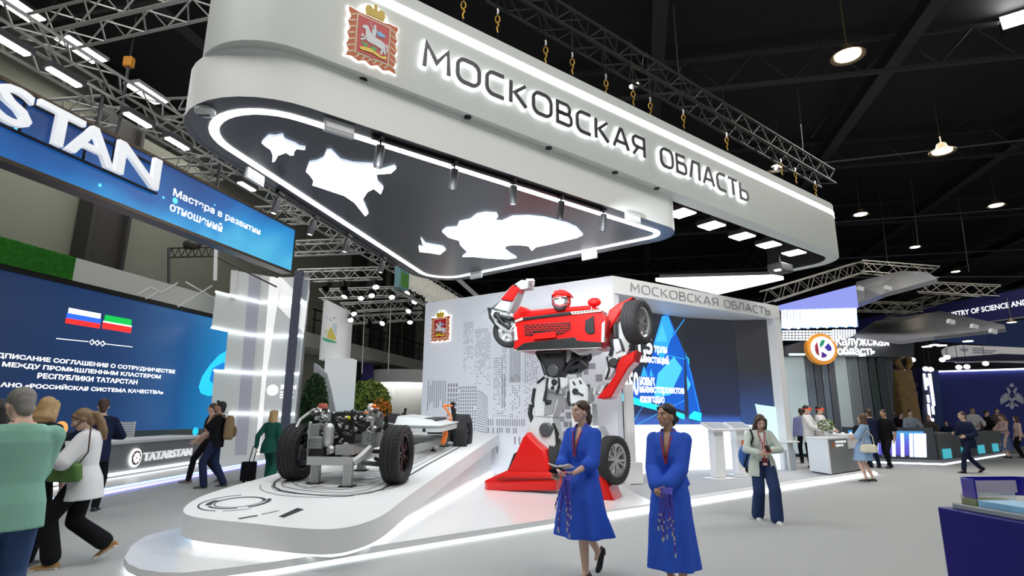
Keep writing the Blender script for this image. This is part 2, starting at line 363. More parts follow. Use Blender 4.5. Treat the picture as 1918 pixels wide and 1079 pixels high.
# thin pipes and wires under the roof on the right
WIREM = mat('grey_pipe', (.10, .105, .11), .5, .3)
for (x0, y0, x1, y1, z) in ((1540, 305, 1918, 262, 11.6), (1560, 417, 1918, 390, 11.4), (1560, 485, 1918, 467, 11.2), (1530, 520, 1918, 518, 9)):
    b = MB(); b.tube([gz(x0, y0, z), gz(x1, y1, z)], .035, 6); struct('ceiling_pipe', b, WIREM)
for (x0, y0, x1, y1, Y) in ((1585, 165, 1520, 258, 20), (1880, 160, 1795, 237, 20), (1870, 100, 1838, 192, 20), (1260, 0, 1272, 150, 14), (1490, 120, 1505, 290, 18), (1700, 280, 1720, 460, 26), (1785, 300, 1815, 510, 26), (1640, 300, 1662, 490, 28)):
    b = MB(); b.tube([gy(x0, y0, Y), gy(x1, y1, Y)], .018, 5); struct('ceiling_wire', b, WIREM)
# ================================================================ lettering drawn from strokes
def _o(w): return (fillet([(0, 0), (w, 0), (w, 1), (0, 1)], .34), True)
def glyphs():
    G = {}
    G['М'] = (1.06, [([(.02, 0), (.08, 1), (.53, .33), (.98, 1), (1.04, 0)], False)])
    G['О'] = (.98, [_o(.98)])
    G['С'] = (.82, [(fillet([(.82, 1), (0, 1), (0, 0), (.82, 0)], .34, closed=False), False)])
    G['К'] = (.82, [([(0, 0), (0, 1)], False), ([(.74, 1), (.2, .53), (.8, 0)], False)])
    G['В'] = (.8, [(fillet([(0, 0), (.8, 0), (.8, .52), (0, .52)], [0, .2, .2, 0]), True), (fillet([(0, .52), (.7, .52), (.7, 1), (0, 1)], [0, .2, .2, 0]), True)])
    G['А'] = (1.0, [([(0, 0), (.44, 1), (.56, 1), (1, 0)], False), ([(.16, .3), (.84, .3)], False)])
    G['Я'] = (.8, [(fillet([(.8, 0), (.8, 1), (0, 1), (0, .45), (.8, .45)], [0, 0, .22, .22, 0], closed=False), False), ([(.36, .45), (0, 0)], False)])
    G['Б'] = (.8, [(fillet([(.72, 1), (0, 1), (0, 0), (.8, 0), (.8, .56), (0, .56)], [0, 0, 0, .22, .22, 0], closed=False), False)])
    G['Л'] = (.9, [([(0, 0), (.28, 1), (.86, 1), (.86, 0)], False)])
    G['Т'] = (.86, [([(0, 1), (.86, 1)], False), ([(.43, 1), (.43, 0)], False)])
    G['Ь'] = (.8, [(fillet([(0, 1), (0, 0), (.8, 0), (.8, .56), (0, .56)], [0, 0, .22, .22, 0], closed=False), False)])
    return G
GLY = glyphs()
def stroke_word(mb, word, M, x0, x1, y0, y1, w, z0, z1, gap=.36, grow=0.0):
    tot = sum(GLY[c][0] for c in word) + gap * (len(word) - 1); k = (x1 - x0) / tot; h = y1 - y0; x = x0
    for c in word:
        for path, cl in GLY[c][1]:
            P = [(x + p[0] * k, y0 + p[1] * h) for p in path]
            if grow and not cl:
                a = Vector(P[0]) - Vector(P[1]); e = Vector(P[-1]) - Vector(P[-2]); P[0] = tuple(Vector(P[0]) + a.normalized() * grow); P[-1] = tuple(Vector(P[-1]) + e.normalized() * grow)
            mb.ribbon(P, w + 2 * grow, z0, z1, 0, M, cl)
        x += (GLY[c][0] + gap) * k
# ---------------------------------------------------------------- coat of arms (frame, shield, rider, dragon, crown)
E_OR = mat('emblem_orange', (.62, .13, .03), .5); E_CR = mat('emblem_cream', (.75, .62, .42), .5); E_RED = mat('emblem_red', (.55, .01, .012), .4)
E_GOLD = mat('emblem_gold', (.62, .43, .02), .4); E_WH = mat('emblem_silver', (.72, .75, .78), .4); E_BL = mat('emblem_blue', (.2, .42, .75), .4); E_GR = mat('emblem_green', (.04, .38, .05), .4); E_YE = mat('emblem_yellow', (.85, .62, .02), .4)
def emblem(par, M, w, h, halo=True):
    """origin at the lower left of the emblem, w wide and h high, in the plane M"""
    S = M @ Matrix.Diagonal((w, h, 1, 1))
    e = MB(); 
    fr = []
    for k in range(9): fr.append((.02 + (.05 if k % 2 else 0), .02 + k * .092))
    fr += [(.02, .80), (.2, .78)] + [(.3, .78), (.7, .78), (.8, .80), (.98, .80)]
    for k in range(9): fr.append((.98 - (.05 if k % 2 else 0), .756 - k * .092))
    fr += [(.86, .04), (.74, .0), (.62, .05), (.5, .0), (.38, .05), (.26, .0), (.14, .04)]
    if halo:
        g = MB(); g.prism(offset_poly([(.5 + (x - .5) * 1.05, .41 + (y - .4) * 1.05) for x, y in fr], 0), .006, .02, 0, S); g.lathe([(.01, .006), (.28, .006), (.28, .02), (.01, .02)], 20, 0, S @ TR(.5, .84, 0) @ Matrix.Diagonal((1, .62, 1, 1)))
        put('halo_light', g, mat('halo_white', (1, 1, 1), .5, emit=2.0), par, world=True, smooth=0)
    e.prism(fr, .03, .045, 0, S)
    for k in range(7):                                        # twisted pale bands of the ribbon frame
        y = .06 + k * .1
        for sx in (0, 1):
            q = [(.04, y), (.16, y + .05), (.16, y + .075), (.04, y + .03)]
            e.prism([(x if not sx else 1 - x, yy) for x, yy in q], .045, .049, 1, S)
    for k in range(6): e.prism([(.18 + k * .11, .03), (.25 + k * .11, .1), (.28 + k * .11, .1), (.21 + k * .11, .03)], .045, .049, 1, S)
    e.prism([(.17, .1), (.46, .1), (.5, .07), (.54, .1), (.83, .1), (.83, .75), (.17, .75)], .045, .05, 1, S)
    put('ribbon_frame', e, [E_OR, E_CR], par, world=True, smooth=0)
    s = MB(); s.prism([(.2, .13), (.46, .13), (.5, .1), (.54, .13), (.8, .13), (.8, .72), (.2, .72)], .05, .056, 0, S)
    sh = put('shield', s, E_RED, par, world=True, smooth=0)
    r = MB()
    for P in ([(.36, .36), (.42, .34), (.56, .33), (.7, .3), (.74, .34), (.72, .42), (.62, .45), (.5, .46), (.43, .52), (.38, .6), (.31, .59), (.27, .54), (.3, .53), (.34, .53), (.35, .45)],   # horse
              [(.37, .4), (.28, .44), (.26, .38), (.28, .38), (.3, .41), (.38, .35)], [(.36, .37), (.27, .32), (.25, .34), (.35, .4)], [(.66, .32), (.64, .22), (.67, .22), (.71, .31)], [(.7, .32), (.72, .24), (.75, .24), (.74, .34)], [(.72, .4), (.79, .42), (.78, .28), (.76, .28), (.76, .38), (.72, .36)],
              [(.47, .46), (.53, .46), (.55, .58), (.53, .61), (.54, .65), (.5, .66), (.48, .63), (.5, .6), (.46, .56)], [(.4, .68), (.41, .68), (.5, .54), (.49, .53)]):
        r.prism(P, .056, .064, 0, S)
    r.prism([(.54, .57), (.62, .59), (.73, .55), (.7, .51), (.58, .5)], .056, .063, 1, S)
    r.prism([(.27, .33), (.34, .3), (.42, .31), (.38, .25), (.3, .27)], .056, .06, 2, S); r.prism([(.46, .3), (.58, .3), (.55, .24), (.48, .25)], .056, .06, 2, S)
    r.prism([(.24, .2), (.34, .24), (.45, .25), (.58, .22), (.68, .19), (.74, .22), (.78, .2), (.74, .16), (.62, .16), (.5, .19), (.38, .18), (.28, .17)], .06, .066, 3, S)
    put('rider_figure', r, [E_WH, E_BL, E_GR, E_YE], sh, world=True, smooth=0)
    c = MB(); c.prism([(.33, .78), (.67, .78), (.7, .86), (.67, .93), (.6, .95), (.54, .9), (.53, .96), (.47, .96), (.46, .9), (.4, .95), (.33, .93), (.3, .86)], .05, .07, 0, S)
    c.prism([(.485, .95), (.515, .95), (.515, 1.0), (.485, 1.0)], .05, .065, 0, S); c.prism([(.465, .97), (.535, .97), (.535, .985), (.465, .985)], .05, .065, 0, S)
    put('crown', c, E_GOLD, par, world=True, smooth=0)
# ================================================================ podium and platform
def line_pts(px, z): return [tuple(gz(x, y, z)[:2]) for x, y in px]
FE = lambda t, off=0.0: (-1.04 + .770 * t + .638 * off, 7.16 + .638 * t - .770 * off)   # along the front edge of the stand; off > 0 outwards
LEDG = mat('edge_light', (1, 1, 1), .5, emit=3.2, ecol=(.93, .95, 1))
WC = Vector((2.35, 12.86, 0)); WR = Vector((7.92, 16.48, 0)); WL = gz(797, 568, 4.75); WL.z = 0; WD = (WC - WL).normalized(); HDIR = (WR - WC).normalized()
pl = thing('stand_platform', 'low grey carpeted platform under the kiosks with a glowing front edge', 'platform', (5, 14, 0))
far = FE(14.6); P = [FE(2.2, -.02), FE(14.5, -.02), (9.6, 20.5), (6.4, 21.5), (1.5, 16)]
b = MB(); b.prism(P, 0.0, .105, 1, None, 0); put('platform_deck', b, [mat('pale_grey_carpet', (.47, .48, .50), .8, noise=.05, nscale=40), WHITE], pl, world=True)
b = MB(); a0, a1 = FE(2.2, .012), FE(14.5, .012); M = frame((a0[0], a0[1], .05), (a1[0] - a0[0], a1[1] - a0[1], 0)); b.box((6.15, -.012, 0), (12.3, .045, .03), 0, M); put('edge_light', b, LEDG, pl, world=True)
b = MB(); a0 = FE(2.2, -.1); a1 = FE(14.4, -.1); M = frame((a0[0], a0[1], .108), (a1[0] - a0[0], a1[1] - a0[1], 0)); b.box((6.1, 0, 0), (12.2, .012, .22), 0, M); put('white_kerb', b, WHITE, pl, world=True)
nose = line_pts([(338, 989), (300, 997), (270, 1006), (246, 1023), (233, 1046), (240, 1057), (262, 1067), (300, 1073), (345, 1074), (417, 1066), (520, 1052)], .12)
pod = thing('podium', 'low white glossy podium with a rounded nose under the car chassis and robot', 'podium', (-1, 9, 0))
edge = [FE(.0, -.0), FE(2.0), FE(4.2), FE(4.55, -.05)] + line_pts([(1196, 928), (1175, 917), (1163, 911)], .12) + [tuple((WC + WD * .25)[:2]), tuple(WC[:2]), tuple(WL[:2]), (-3.9, 15.5), (-5.0, 9.6)]
POD = nose + edge
b = MB(); b.prism(POD, .05, .125); put('podium_deck', b, GLOSSW, pod, world=True, bevel=.006)
PI_ = offset_poly(POD if sum(POD[i][0] * POD[(i + 1) % len(POD)][1] - POD[(i + 1) % len(POD)][0] * POD[i][1] for i in range(len(POD))) > 0 else POD[::-1], .03)
b = MB(); b.prism(PI_, 0.0, .05); put('edge_light', b, LEDG, pod, world=True)
# ---------------------------------------------------------------- inclined slab that carries the chassis
AZ = math.radians(8); AD = Vector((math.sin(AZ), math.cos(AZ), 0)); AR = Vector((AD.y, -AD.x, 0))
FRW = gz(742, 905, .60); SLOPE = .0758
def rz_(x, y): return .60 + SLOPE * ((x - FRW.x) * AD.x + (y - FRW.y) * AD.y)
def rpx(x, y):                              # where the sight line meets the slab's top
    d = ray(x, y); t = (.60 - EYE - SLOPE * (FRW.x * AD.x + FRW.y * AD.y)) / (d.z - SLOPE * (d.x * AD.x + d.y * AD.y)); return Vector((d.x * t, d.y * t, EYE + d.z * t))
def chaikin(P, sharp=()):
    out = []; n = len(P)
    for i in range(n):
        if P[i] in sharp: out.append(P[i]); continue
        p = Vector(P[i]); out += [tuple(p.lerp(Vector(P[i - 1]), .25)), tuple(p.lerp(Vector(P[(i + 1) % n]), .25))]
    return out
pts = [(470, 980), (540, 988), (600, 992), (640, 990), (680, 981), (715, 967), (745, 945), (770, 924)]
RP = [tuple(rpx(*p)[:2]) for p in pts]
e = Vector((WL.x, WL.y, 0)) + WD * (6.03 - 3.26) ; e2 = e - AD * .02; q = Vector((RP[-1][0], RP[-1][1], 0))
RP += [tuple((e2)[:2]), tuple((WL + WD * .35)[:2])]
lft = [rpx(518, 888), rpx(440, 909), rpx(385, 926), rpx(358, 939), rpx(342, 953), rpx(345, 963), rpx(375, 971)]
RP += [tuple((lft[0] + AD * 4)[:2])] + [tuple(p[:2]) for p in lft]
ra = thing('display_ramp', 'thick white inclined slab with rounded front corners carrying the car chassis', 'ramp', (-2, 8, .12))
SH_ = {RP[8], RP[9]}; RP = chaikin(chaikin(RP, SH_), SH_)
zt_ = [rz_(*p) for p in RP]
b = MB(); b.prism(RP, [z - .24 for z in zt_], zt_); put('slab', b, mat('white_laminate', (.82, .83, .83), .4), ra, world=True, bevel=.008, smooth=50)
n = len(RP); RC = RP if sum(RP[i][0] * RP[(i + 1) % n][1] - RP[(i + 1) % n][0] * RP[i][1] for i in range(n)) > 0 else RP[::-1]
RI = offset_poly(RC, .18); b = MB(); b.prism(RI, .12, [rz_(*p) - .235 for p in RI]); put('skirting', b, WHITE, ra, world=True)
b = MB(); Ro = offset_poly(RC, .14); 
ring = MB(); A = [(p[0], p[1], .135) for p in Ro]; B = [(p[0], p[1], .165) for p in Ro]; ring.ring_strip(A, B); put('glow_strip', ring, LEDG, ra, world=True, fixn=False)
# black line drawing printed on the slab: in ramp coordinates u (across, from the right front tyre) and s (along)
RM = Matrix(((AR.x, AD.x, 0, FRW.x), (AR.y, AD.y, 0, FRW.y), (0, SLOPE, 1, .60), (0, 0, 0, 1)))
RMI = RM.inverted()
def rus(x, y): q = RMI @ rpx(x, y); return (q.x, q.y)
d = MB()
def rline(px, w, closed=False): d.ribbon([rus(*p) for p in px], w, .002, .004, 0, RM, closed)
def rarc(c, rx, ry, a0, a1, w, k=36): d.ribbon([(c[0] + rx * math.cos(math.radians(a0 + (a1 - a0) * i / k)), c[1] + ry * math.sin(math.radians(a0 + (a1 - a0) * i / k))) for i in range(k + 1)], w, .002, .004, 0, RM)
rline([(558, 889), (530, 893), (515, 903), (513, 912), (525, 919), (560, 925), (610, 929), (650, 929), (690, 924), (715, 917), (760, 895), (800, 871), (868, 834)], .035)
rline([(560, 893), (540, 897), (528, 904), (529, 911), (560, 918), (610, 923), (655, 923), (690, 917), (730, 902), (780, 874), (850, 837)], .012)
rline([(545, 899), (552, 908), (580, 914), (640, 917), (690, 909), (740, 885), (800, 858)], .01)
c1 = rus(448, 941); e1 = rus(497, 938); rx = abs(e1[0] - c1[0])
rarc(c1, rx, rx * 1.0, 0, 360, .014); rarc(c1, rx * 1.06, rx * 1.06, 20, 170, .03); rarc(c1, rx * 1.25, rx * 1.25, -40, 40, .05, 12); rarc(c1, rx * 1.22, rx * 1.22, 170, 215, .07, 12); rarc(c1, rx * 1.22, rx * 1.22, 225, 300, .03, 16); rarc(c1, rx * 1.62, rx * 1.62, 120, 270, .02); rarc(c1, rx * 1.62, rx * 1.62, 280, 320, .01)
rline([(447, 972), (482, 966)], .045); rline([(490, 964), (522, 957)], .018)
d.prism([rus(522, 968), rus(532, 970), rus(569, 955), rus(557, 952)], .002, .005, 0, RM)
c2 = rus(640, 903)
for r_, a0, a1, w in ((.95, 0, 360, .008), (.8, 30, 200, .012), (.62, 0, 360, .006), (.45, 90, 330, .01), (1.1, 200, 300, .01)): rarc(c2, r_, r_ * .9, a0, a1, w)
for k in range(14):
    x = random.uniform(560, 730); y = random.uniform(884, 918); p = rus(x, y); L = random.uniform(.1, .35)
    d.ribbon([p, (p[0] + L, p[1]), (p[0] + L, p[1] + L * .5), (p[0] + L * 1.5, p[1] + L * .7)], .007, .002, .004, 0, RM)
put('printed_drawing', d, BLKPRINT, ra, world=True, smooth=0)
# ================================================================ hanging canopy sign
can = thing('canopy_sign', 'huge white two-tier hanging canopy with lit letters, coat of arms and dark ceiling', 'canopy', (0, 9, 4.9))
LOW = fillet([(-4.65, 3.90), (3.41, 10.22), (-2.19, 14.78)], [1.07, .6, .9], 14)
UPC = fillet([(-2.75, 10.4), (-4.25, 4.122), (8.75, 14.036), (7.5, 15.7)], [0, .85, .95, 0], 14, closed=False); UPP = UPC
def off_open(P, d):
    Q = offset_poly(P, d)
    for i, j in ((0, 1), (-1, -2)):
        t = (Vector(P[j]) - Vector(P[i])).normalized() * (1 if i == 0 else -1); n = Vector((-t.y, t.x)); q = Vector(P[i]) + n * d; Q[i] = (q.x, q.y)
    return Q
def open_band(P, z0, z1, th):
    b = MB(); Q = off_open(P, th)
    for A, za, B, zb in ((P, z0, P, z1), (P, z1, Q, z1), (Q, z1, Q, z0), (Q, z0, P, z0)): b.ring_strip([(p[0], p[1], za) for p in A], [(p[0], p[1], zb) for p in B], 1 if (A is Q and B is Q and th > .1) else 0, closed=False)
    for i in (0, -1): b.add([(*P[i], z0), (*P[i], z1), (*Q[i], z1), (*Q[i], z0)], [(0, 1, 2, 3)])
    return b
FASC = mat('canopy_white_dim', (.66, .69, .655), .5); FASL = mat('canopy_white_lit', (.94, .96, .93), .45)  # the lower tier's stronger light is put into its paler colour
def band(P, z0, z1, th):
    b = MB(); Q = offset_poly(P, th)
    for k, (A, za, B, zb) in enumerate(((P, z0, P, z1), (P, z1, Q, z1), (Q, z1, Q, z0), (Q, z0, P, z0))): b.ring_strip([(p[0], p[1], za) for p in A], [(p[0], p[1], zb) for p in B], 1 if k > 1 else 0)
    return b
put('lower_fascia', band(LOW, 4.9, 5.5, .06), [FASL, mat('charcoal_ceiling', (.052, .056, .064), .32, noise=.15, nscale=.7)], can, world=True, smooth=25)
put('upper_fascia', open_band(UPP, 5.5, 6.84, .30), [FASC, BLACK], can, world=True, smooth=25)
b = MB(); Q0 = off_open(UPP, -.008); b2 = open_band(Q0, 6.53, 6.655, .03); put('front_light_strip', b2, LIGHTS, can, world=True)
LI = offset_poly(LOW, .05); b = MB(); b.prism(LI, 4.905, 4.96); put('ceiling_panel', b, mat('charcoal_ceiling', (.052, .056, .064), .32, noise=.15, nscale=.7), can, world=True)
b = MB(); A, B = offset_poly(LOW, .26), offset_poly(LOW, .37)
for P, z0, Q, z1 in ((A, 4.897, B, 4.897), (A, 4.897, A, 4.91), (B, 4.897, B, 4.91)): b.ring_strip([(p[0], p[1], z0) for p in P], [(p[0], p[1], z1) for p in Q])
put('ceiling_light_ring', b, mat('led_ring', (1, 1, 1), .5, emit=7.5, ecol=(.97, .99, 1)), can, world=True)
MAPM = mat('lightbox_white', (1, 1, 1), .5, emit=6.5, ecol=(.90, .97, 1)); MAPE = mat('lightbox_edge', (.7, .78, .88), .5, emit=.55, ecol=(.7, .82, 1))
maps = [[(490, 268), (496, 262), (503, 256), (515, 257), (529, 254), (533, 263), (545, 268), (553, 271), (560, 276), (572, 278), (570, 281), (556, 279), (551, 284), (550, 291), (543, 291), (536, 286), (520, 292), (515, 302), (510, 304), (511, 291), (507, 281), (497, 274)],
        [(573, 322), (579, 306), (594, 303), (606, 297), (612, 283), (620, 283), (638, 301), (662, 307), (700, 309), (716, 319), (738, 313), (742, 316), (732, 325), (705, 327), (707, 341), (718, 352), (713, 364), (700, 354), (688, 360), (679, 374), (690, 400), (684, 405), (664, 380), (645, 367), (600, 352), (585, 347), (588, 340), (580, 328)],
        [(788, 446), (797, 457), (812, 460), (830, 463), (835, 468), (824, 477), (806, 474), (786, 472), (784, 462), (794, 464)],
        [(828, 434), (836, 428), (856, 427), (860, 417), (880, 413), (893, 403), (908, 400), (930, 401), (933, 406), (925, 414), (940, 416), (960, 407), (990, 406), (1020, 409), (1036, 413), (1062, 419), (1080, 427), (1092, 440), (1080, 446), (1062, 450), (1034, 457), (1004, 463), (996, 470), (990, 461), (970, 459), (950, 460), (944, 466), (955, 475), (968, 483), (950, 486), (915, 484), (885, 481), (866, 481), (876, 473), (862, 459), (860, 451), (840, 445)]]
for px in maps:
    P = [tuple(gz(x, y, 4.87)[:2]) for x, y in px]; b = MB(); b.prism(P, 4.87, 4.91, 1, None, 1)
    n = len(P); b.m[0] = 0
    if sum(P[i][0] * P[(i + 1) % n][1] - P[(i + 1) % n][0] * P[i][1] for i in range(n)) < 0: pass
    put('map_lightbox', b, [MAPM, MAPE], can, world=True, smooth=0)
fa = Vector((-2.1, 5.87, 0)); fb = Vector((7.0, 12.87, 0)); 
e0 = Vector((-4.25, 4.122, 0)); e1v = Vector((8.75, 14.036, 0)); fd = (e1v - e0).normalized(); FM = frame((e0.x, e0.y, 0), fd)
fx = lambda x, y: plane_xy(FM, gl(x, y, e0, e1v))
yl = (5.89, 6.225)
for w, x0, x1 in (('МОСКОВСКАЯ', fx(790, 110)[0], fx(1201, 280)[0]), ('ОБЛАСТЬ', fx(1233, 300)[0], fx(1395, 365)[0])):
    b = MB(); stroke_word(b, w, FM, x0, x1, *yl, .052, .05, .075); o = put('lettering', b, GREYTXT, can, world=True, smooth=0)
    b = MB(); stroke_word(b, w, FM, x0, x1, *yl, .052, .02, .035, grow=.014); put('letter_halo', b, mat('letter_backlight', (1, 1, 1), .5, emit=2.4, ecol=(.92, .95, 1)), o, world=True, smooth=0)
x0, x1 = fx(646, 60)[0], fx(743, 90)[0]; y0 = fx(690, 122)[1]; y1 = fx(697, 10)[1]
emo = bpy.data.objects.new('emblem', None); SC.collection.objects.link(emo); emo.parent = can
emblem(emo, FM @ Matrix.Translation((x0, y0 - .02, 0)), x1 - x0, y1 - y0)
# cable holes under the ledge between the tiers
hole = None
b = MB()
for px, py in ((680, 149), (876, 219), (1028, 277), (1152, 323), (1230, 353)):
    p = gz(px, py, 5.497); b = MB(); b.lathe([(.001, .0), (.05, .0), (.05, .02), (.001, .02)], 14, 0, Matrix.Translation((p.x, p.y, 5.485))); put('cable_hole', b, BLACK, can, world=True)
# track and cylinder spots
fdl = Vector((.787, .617, 0)); ta_, tb_ = gz(697, 252, 4.9), gz(1128, 391, 4.9)
b = MB(); M = frame(Vector((ta_.x, ta_.y, 4.88)), tb_ - ta_); b.box(((tb_ - ta_).length / 2, 0, 0), ((tb_ - ta_).length, .05, .07), 0, M); put('spot_track', b, BLACK, can, world=True)
la_, lb_ = gz(520, 355, 4.9), gz(740, 495, 4.9); b = MB(); M = frame(Vector((la_.x, la_.y, 4.88)), lb_ - la_); b.box(((lb_ - la_).length / 2, 0, 0), ((lb_ - la_).length, .05, .07), 0, M); put('spot_track', b, BLACK, can, world=True)
sp = None
def spot(M, label, group):
    global sp
    if sp is None:
        sp = thing('track_spotlight', label, 'spotlight', M=M, group=group)
        b = MB(); b.box((0, 0, -.02), (.05, .12, .04)); b.tube([(0, 0, -.03), (0, 0, -.13)], .012); put('spot_bracket', b, BLACK, sp)
        b = MB(); b.lathe([(.001, .03), (.05, .03), (.055, 0), (.055, -.24), (.045, -.25), (.045, -.2), (.001, -.2)], 20, 0, TR(0, 0, -.13, .12)); put('spot_barrel', b, mat('matte_black', (.014, .015, .018), .55), sp)
        b = MB(); b.lathe([(.001, -.235), (.046, -.235), (.046, -.225), (.001, -.225)], 16, 0, TR(0, 0, -.13, .12)); put('lens', b, mat('spot_lens', (1, 1, 1), .4, emit=1.2), sp)
    else: dup(sp, M, label, group)
GS = 'cylinder spots under the canopy front'
for k, (px, py) in enumerate(((714, 258), (852, 304), (961, 337), (1051, 366), (1130, 391))):
    p = gz(px, py, 4.86); spot(Matrix.Translation(p) @ Matrix.Rotation(.6, 4, 'Z') @ Matrix.Rotation(random.uniform(-.15, .15), 4, 'X'), ['first cylinder spot on the front track, above the large left map lightbox', 'second black cylinder spot along the canopy front track', 'third black cylinder spot, middle of the front track', 'fourth black cylinder spot along the front track', 'last black cylinder spot at the right end of the front track'][k], GS)
for k, (px, py) in enumerate(((527, 362), (592, 405), (655, 440), (720, 482))):
    p = gz(px, py, 4.86); spot(Matrix.Translation(p) @ Matrix.Rotation(-.5, 4, 'Z') @ Matrix.Rotation(-.35, 4, 'X'), ['first black cylinder spot on the canopy left track, beside the blue screen', 'second black cylinder spot on the left track, past the blue screen corner', 'third black cylinder spot along the left track', 'last black cylinder spot on the left track, near the rear corner'][k], 'cylinder spots under the canopy left edge')
# exit-light boxes and detector under the rim
SIGNB = mat('sign_box', (.55, .57, .57), .4)
bx = None
for px, py, ang, lb in ((636, 236, .66, 'front rim near the left map lightbox'), (478, 328, 1.35, 'left rim above the long truss'), (1185, 404, .66, 'front rim near the right corner'), (1104, 476, 2.46, 'rear rim, right one of two'), (892, 513, 2.46, 'rear rim, near the back corner')):
    p = gz(px, py, 4.85); M = Matrix.Translation(p) @ Matrix.Rotation(ang, 4, 'Z'); l = 'small pale box light fixed under the canopy ' + lb
    if bx is None:
        bx = thing('exit_light_box', l, 'light box', M=M, group='pale light boxes under the canopy rim'); b = MB(); b.box((0, 0, -.03), (.36, .05, .17)); put('box_body', b, SIGNB, bx, bevel=.008); b = MB(); b.box((0, -.028, -.04), (.33, .006, .06)); b.box((0, .028, -.04), (.33, .006, .06)); put('box_face', b, mat('box_face', (.8, .82, .82), .3), bx)
    else: dup(bx, M, l)
p = gz(384, 210, 4.87); t = thing('smoke_detector', 'round pale detector under the rounded left end of the canopy', 'detector', p); b = MB(); b.lathe([(.001, -.04), (.06, -.04), (.11, -.01), (.11, .03), (.001, .03)], 24); put('detector_body', b, SIGNB, t); b = MB(); b.box((0, 0, -.043), (.13, .03, .01)); put('detector_slot', b, DKGREY, t)
# square flood panels inside the upper tier
fp = None
for k, (px, py) in enumerate(((1276, 400), (1333, 423), (1390, 443), (1440, 459), (1487, 474))):
    p = gz(px, py, 5.62); M = Matrix.Translation(p) @ Matrix.Rotation(.65, 4, 'Z'); l = ['first square flood panel, half hidden by the lower tier of the canopy', 'second square white flood panel inside the canopy right part', 'third square white flood panel, middle of the canopy right part', 'fourth square white flood panel inside the canopy right part', 'last square white flood panel near the rounded right end'][k]
    if fp is None:
        fp = thing('square_floodlight', l, 'lamp', M=M, group='square flood panels in the canopy')
        b = MB(); b.box((0, 0, .06), (.46, .46, .1)); b.tube([(0, 0, .1), (0, 0, .9)], .02); b.box((0, 0, .9), (1.0, .05, .05)); put('lamp_housing', b, BLACK, fp)
        b = MB(); b.box((0, 0, 0), (.42, .42, .02)); put('diffuser', b, mat('flood_diffuser', (1, 1, 1), .5, emit=22, ecol=(1, .97, .9)), fp)
    else: dup(fp, M, l)
# rigging over the canopy
GOLD = mat('gold_shackle', (.42, .24, .03), .4, .6); SILV = mat('silver_hook', (.55, .55, .53), .35, .8)
hk = None; hooks = [(868, 12), (932, 38), (1022, 96), (1072, 118), (1135, 158), (1186, 178), (1218, 200), (1280, 222), (1361, 264), (1463, 312), (1490, 328), (1527, 352)]
names = ['at the top of the picture', 'second from the top', 'above the letter О', 'just right of the letter С', 'above the letter К', 'beside the small twin lamps', 'above the second О', 'above the letter В', 'above the last Я of the first word', 'above the word end', 'second from the right end', 'at the right end']
for (px, py), nm in zip(hooks, names):
    p = gl(px, py, e0, e1v, -.4); M = Matrix.Translation((p.x, p.y, p.z)); l = 'gold shackle hung above the canopy edge, ' + nm
    if hk is None:
        hk = thing('rigging_shackle', l, 'shackle', M=M, group='gold rigging shackles above the canopy')
        b = MB(); b.tube([(.035 * math.cos(a * PI / 7), 0, .06 * math.sin(a * PI / 7) + .02) for a in range(15)], .011, 6); b.tube([(-.02, 0, -.06), (0, 0, -.04), (.02, 0, -.08), (-.01, 0, -.14), (.01, 0, -.22)], .014, 6); put('shackle', b, GOLD, hk)
        b = MB(); b.tube([(0, 0, .1), (.01, 0, .16), (0, 0, .2)], .018, 6); put('hook', b, SILV, hk); b = MB(); b.tube([(0, 0, .2), (0, 0, 1.2)], .006, 4); b.tube([(0, 0, -.2), (0, 0, -.8)], .008, 4); put('cable', b, BLACK, hk)
    else: dup(hk, M, l)
truss('rigging_truss', gl(925, -30, e0, e1v, -.75), gl(1550, 335, e0, e1v, -.75), .4, 'dark truss above the canopy front carrying the gold shackles', DARKTR, r=.03)
b2 = None
for px, py, lb in ((1189, 160, 'above the middle of the canopy front'), (1458, 313, 'above the right end of the canopy front')):
    p = gl(px, py, e0, e1v, -1.1); t = thing('rigging_lamp', 'small twin-bulb work lamp on the dark rigging ' + lb, 'lamp', p, group='twin lamps on the rigging')
    for s in (-1, 1):
        b = MB(); b.ell((s * .07, 0, s * .03), (.045, .045, .045)); put('bulb', b, mat('bulb_warm', (1, 1, 1), .5, emit=9, ecol=(1, .93, .8)), t)
    b = MB(); b.box((0, .05, 0), (.26, .06, .06)); put('lamp_housing', b, BLACK, t)
# ================================================================ wall block with mural, header and curved screen
dw = thing('display_wall', 'white exhibition wall block with grey city mural and lettered header', 'wall block', (WC.x, WC.y, .12))
WM = frame(WL, WD); wx = lambda x, y: plane_xy(WM, gl(x, y, WL, WC)); HM = frame(WC, HDIR); hx = lambda x, y: plane_xy(HM, gl(x, y, WC, WR))
HLEN = (WR - WC).length; WLEN = (WC - WL).length
WALLW = mat('white_wall_panel', (.84, .87, .93), .5)
b = MB(); b.box((WLEN / 2, 4.75 / 2 + .06, -.15), (WLEN, 4.63, .3), 0, WM); put('mural_wall', b, WALLW, dw, world=True)
b = MB(); b.box((HLEN / 2, 4.545, -.1), (HLEN, .41, .2), 0, HM); put('header', b, WHITE, dw, world=True)
b = MB(); nrm = Vector((HM[0][2], HM[1][2], 0)); q0, q1 = WC, WR
S_IN = [tuple((WC - nrm * .1)[:2]), tuple((WR - nrm * .1)[:2]), tuple((WR - nrm * 2.1)[:2]), tuple((WC - nrm * 2.8 + HDIR * 2.5)[:2]), tuple((WC - nrm * 2.2)[:2])]
b.prism(S_IN, 4.36, 4.72); put('soffit', b, WHITE, dw, world=True)
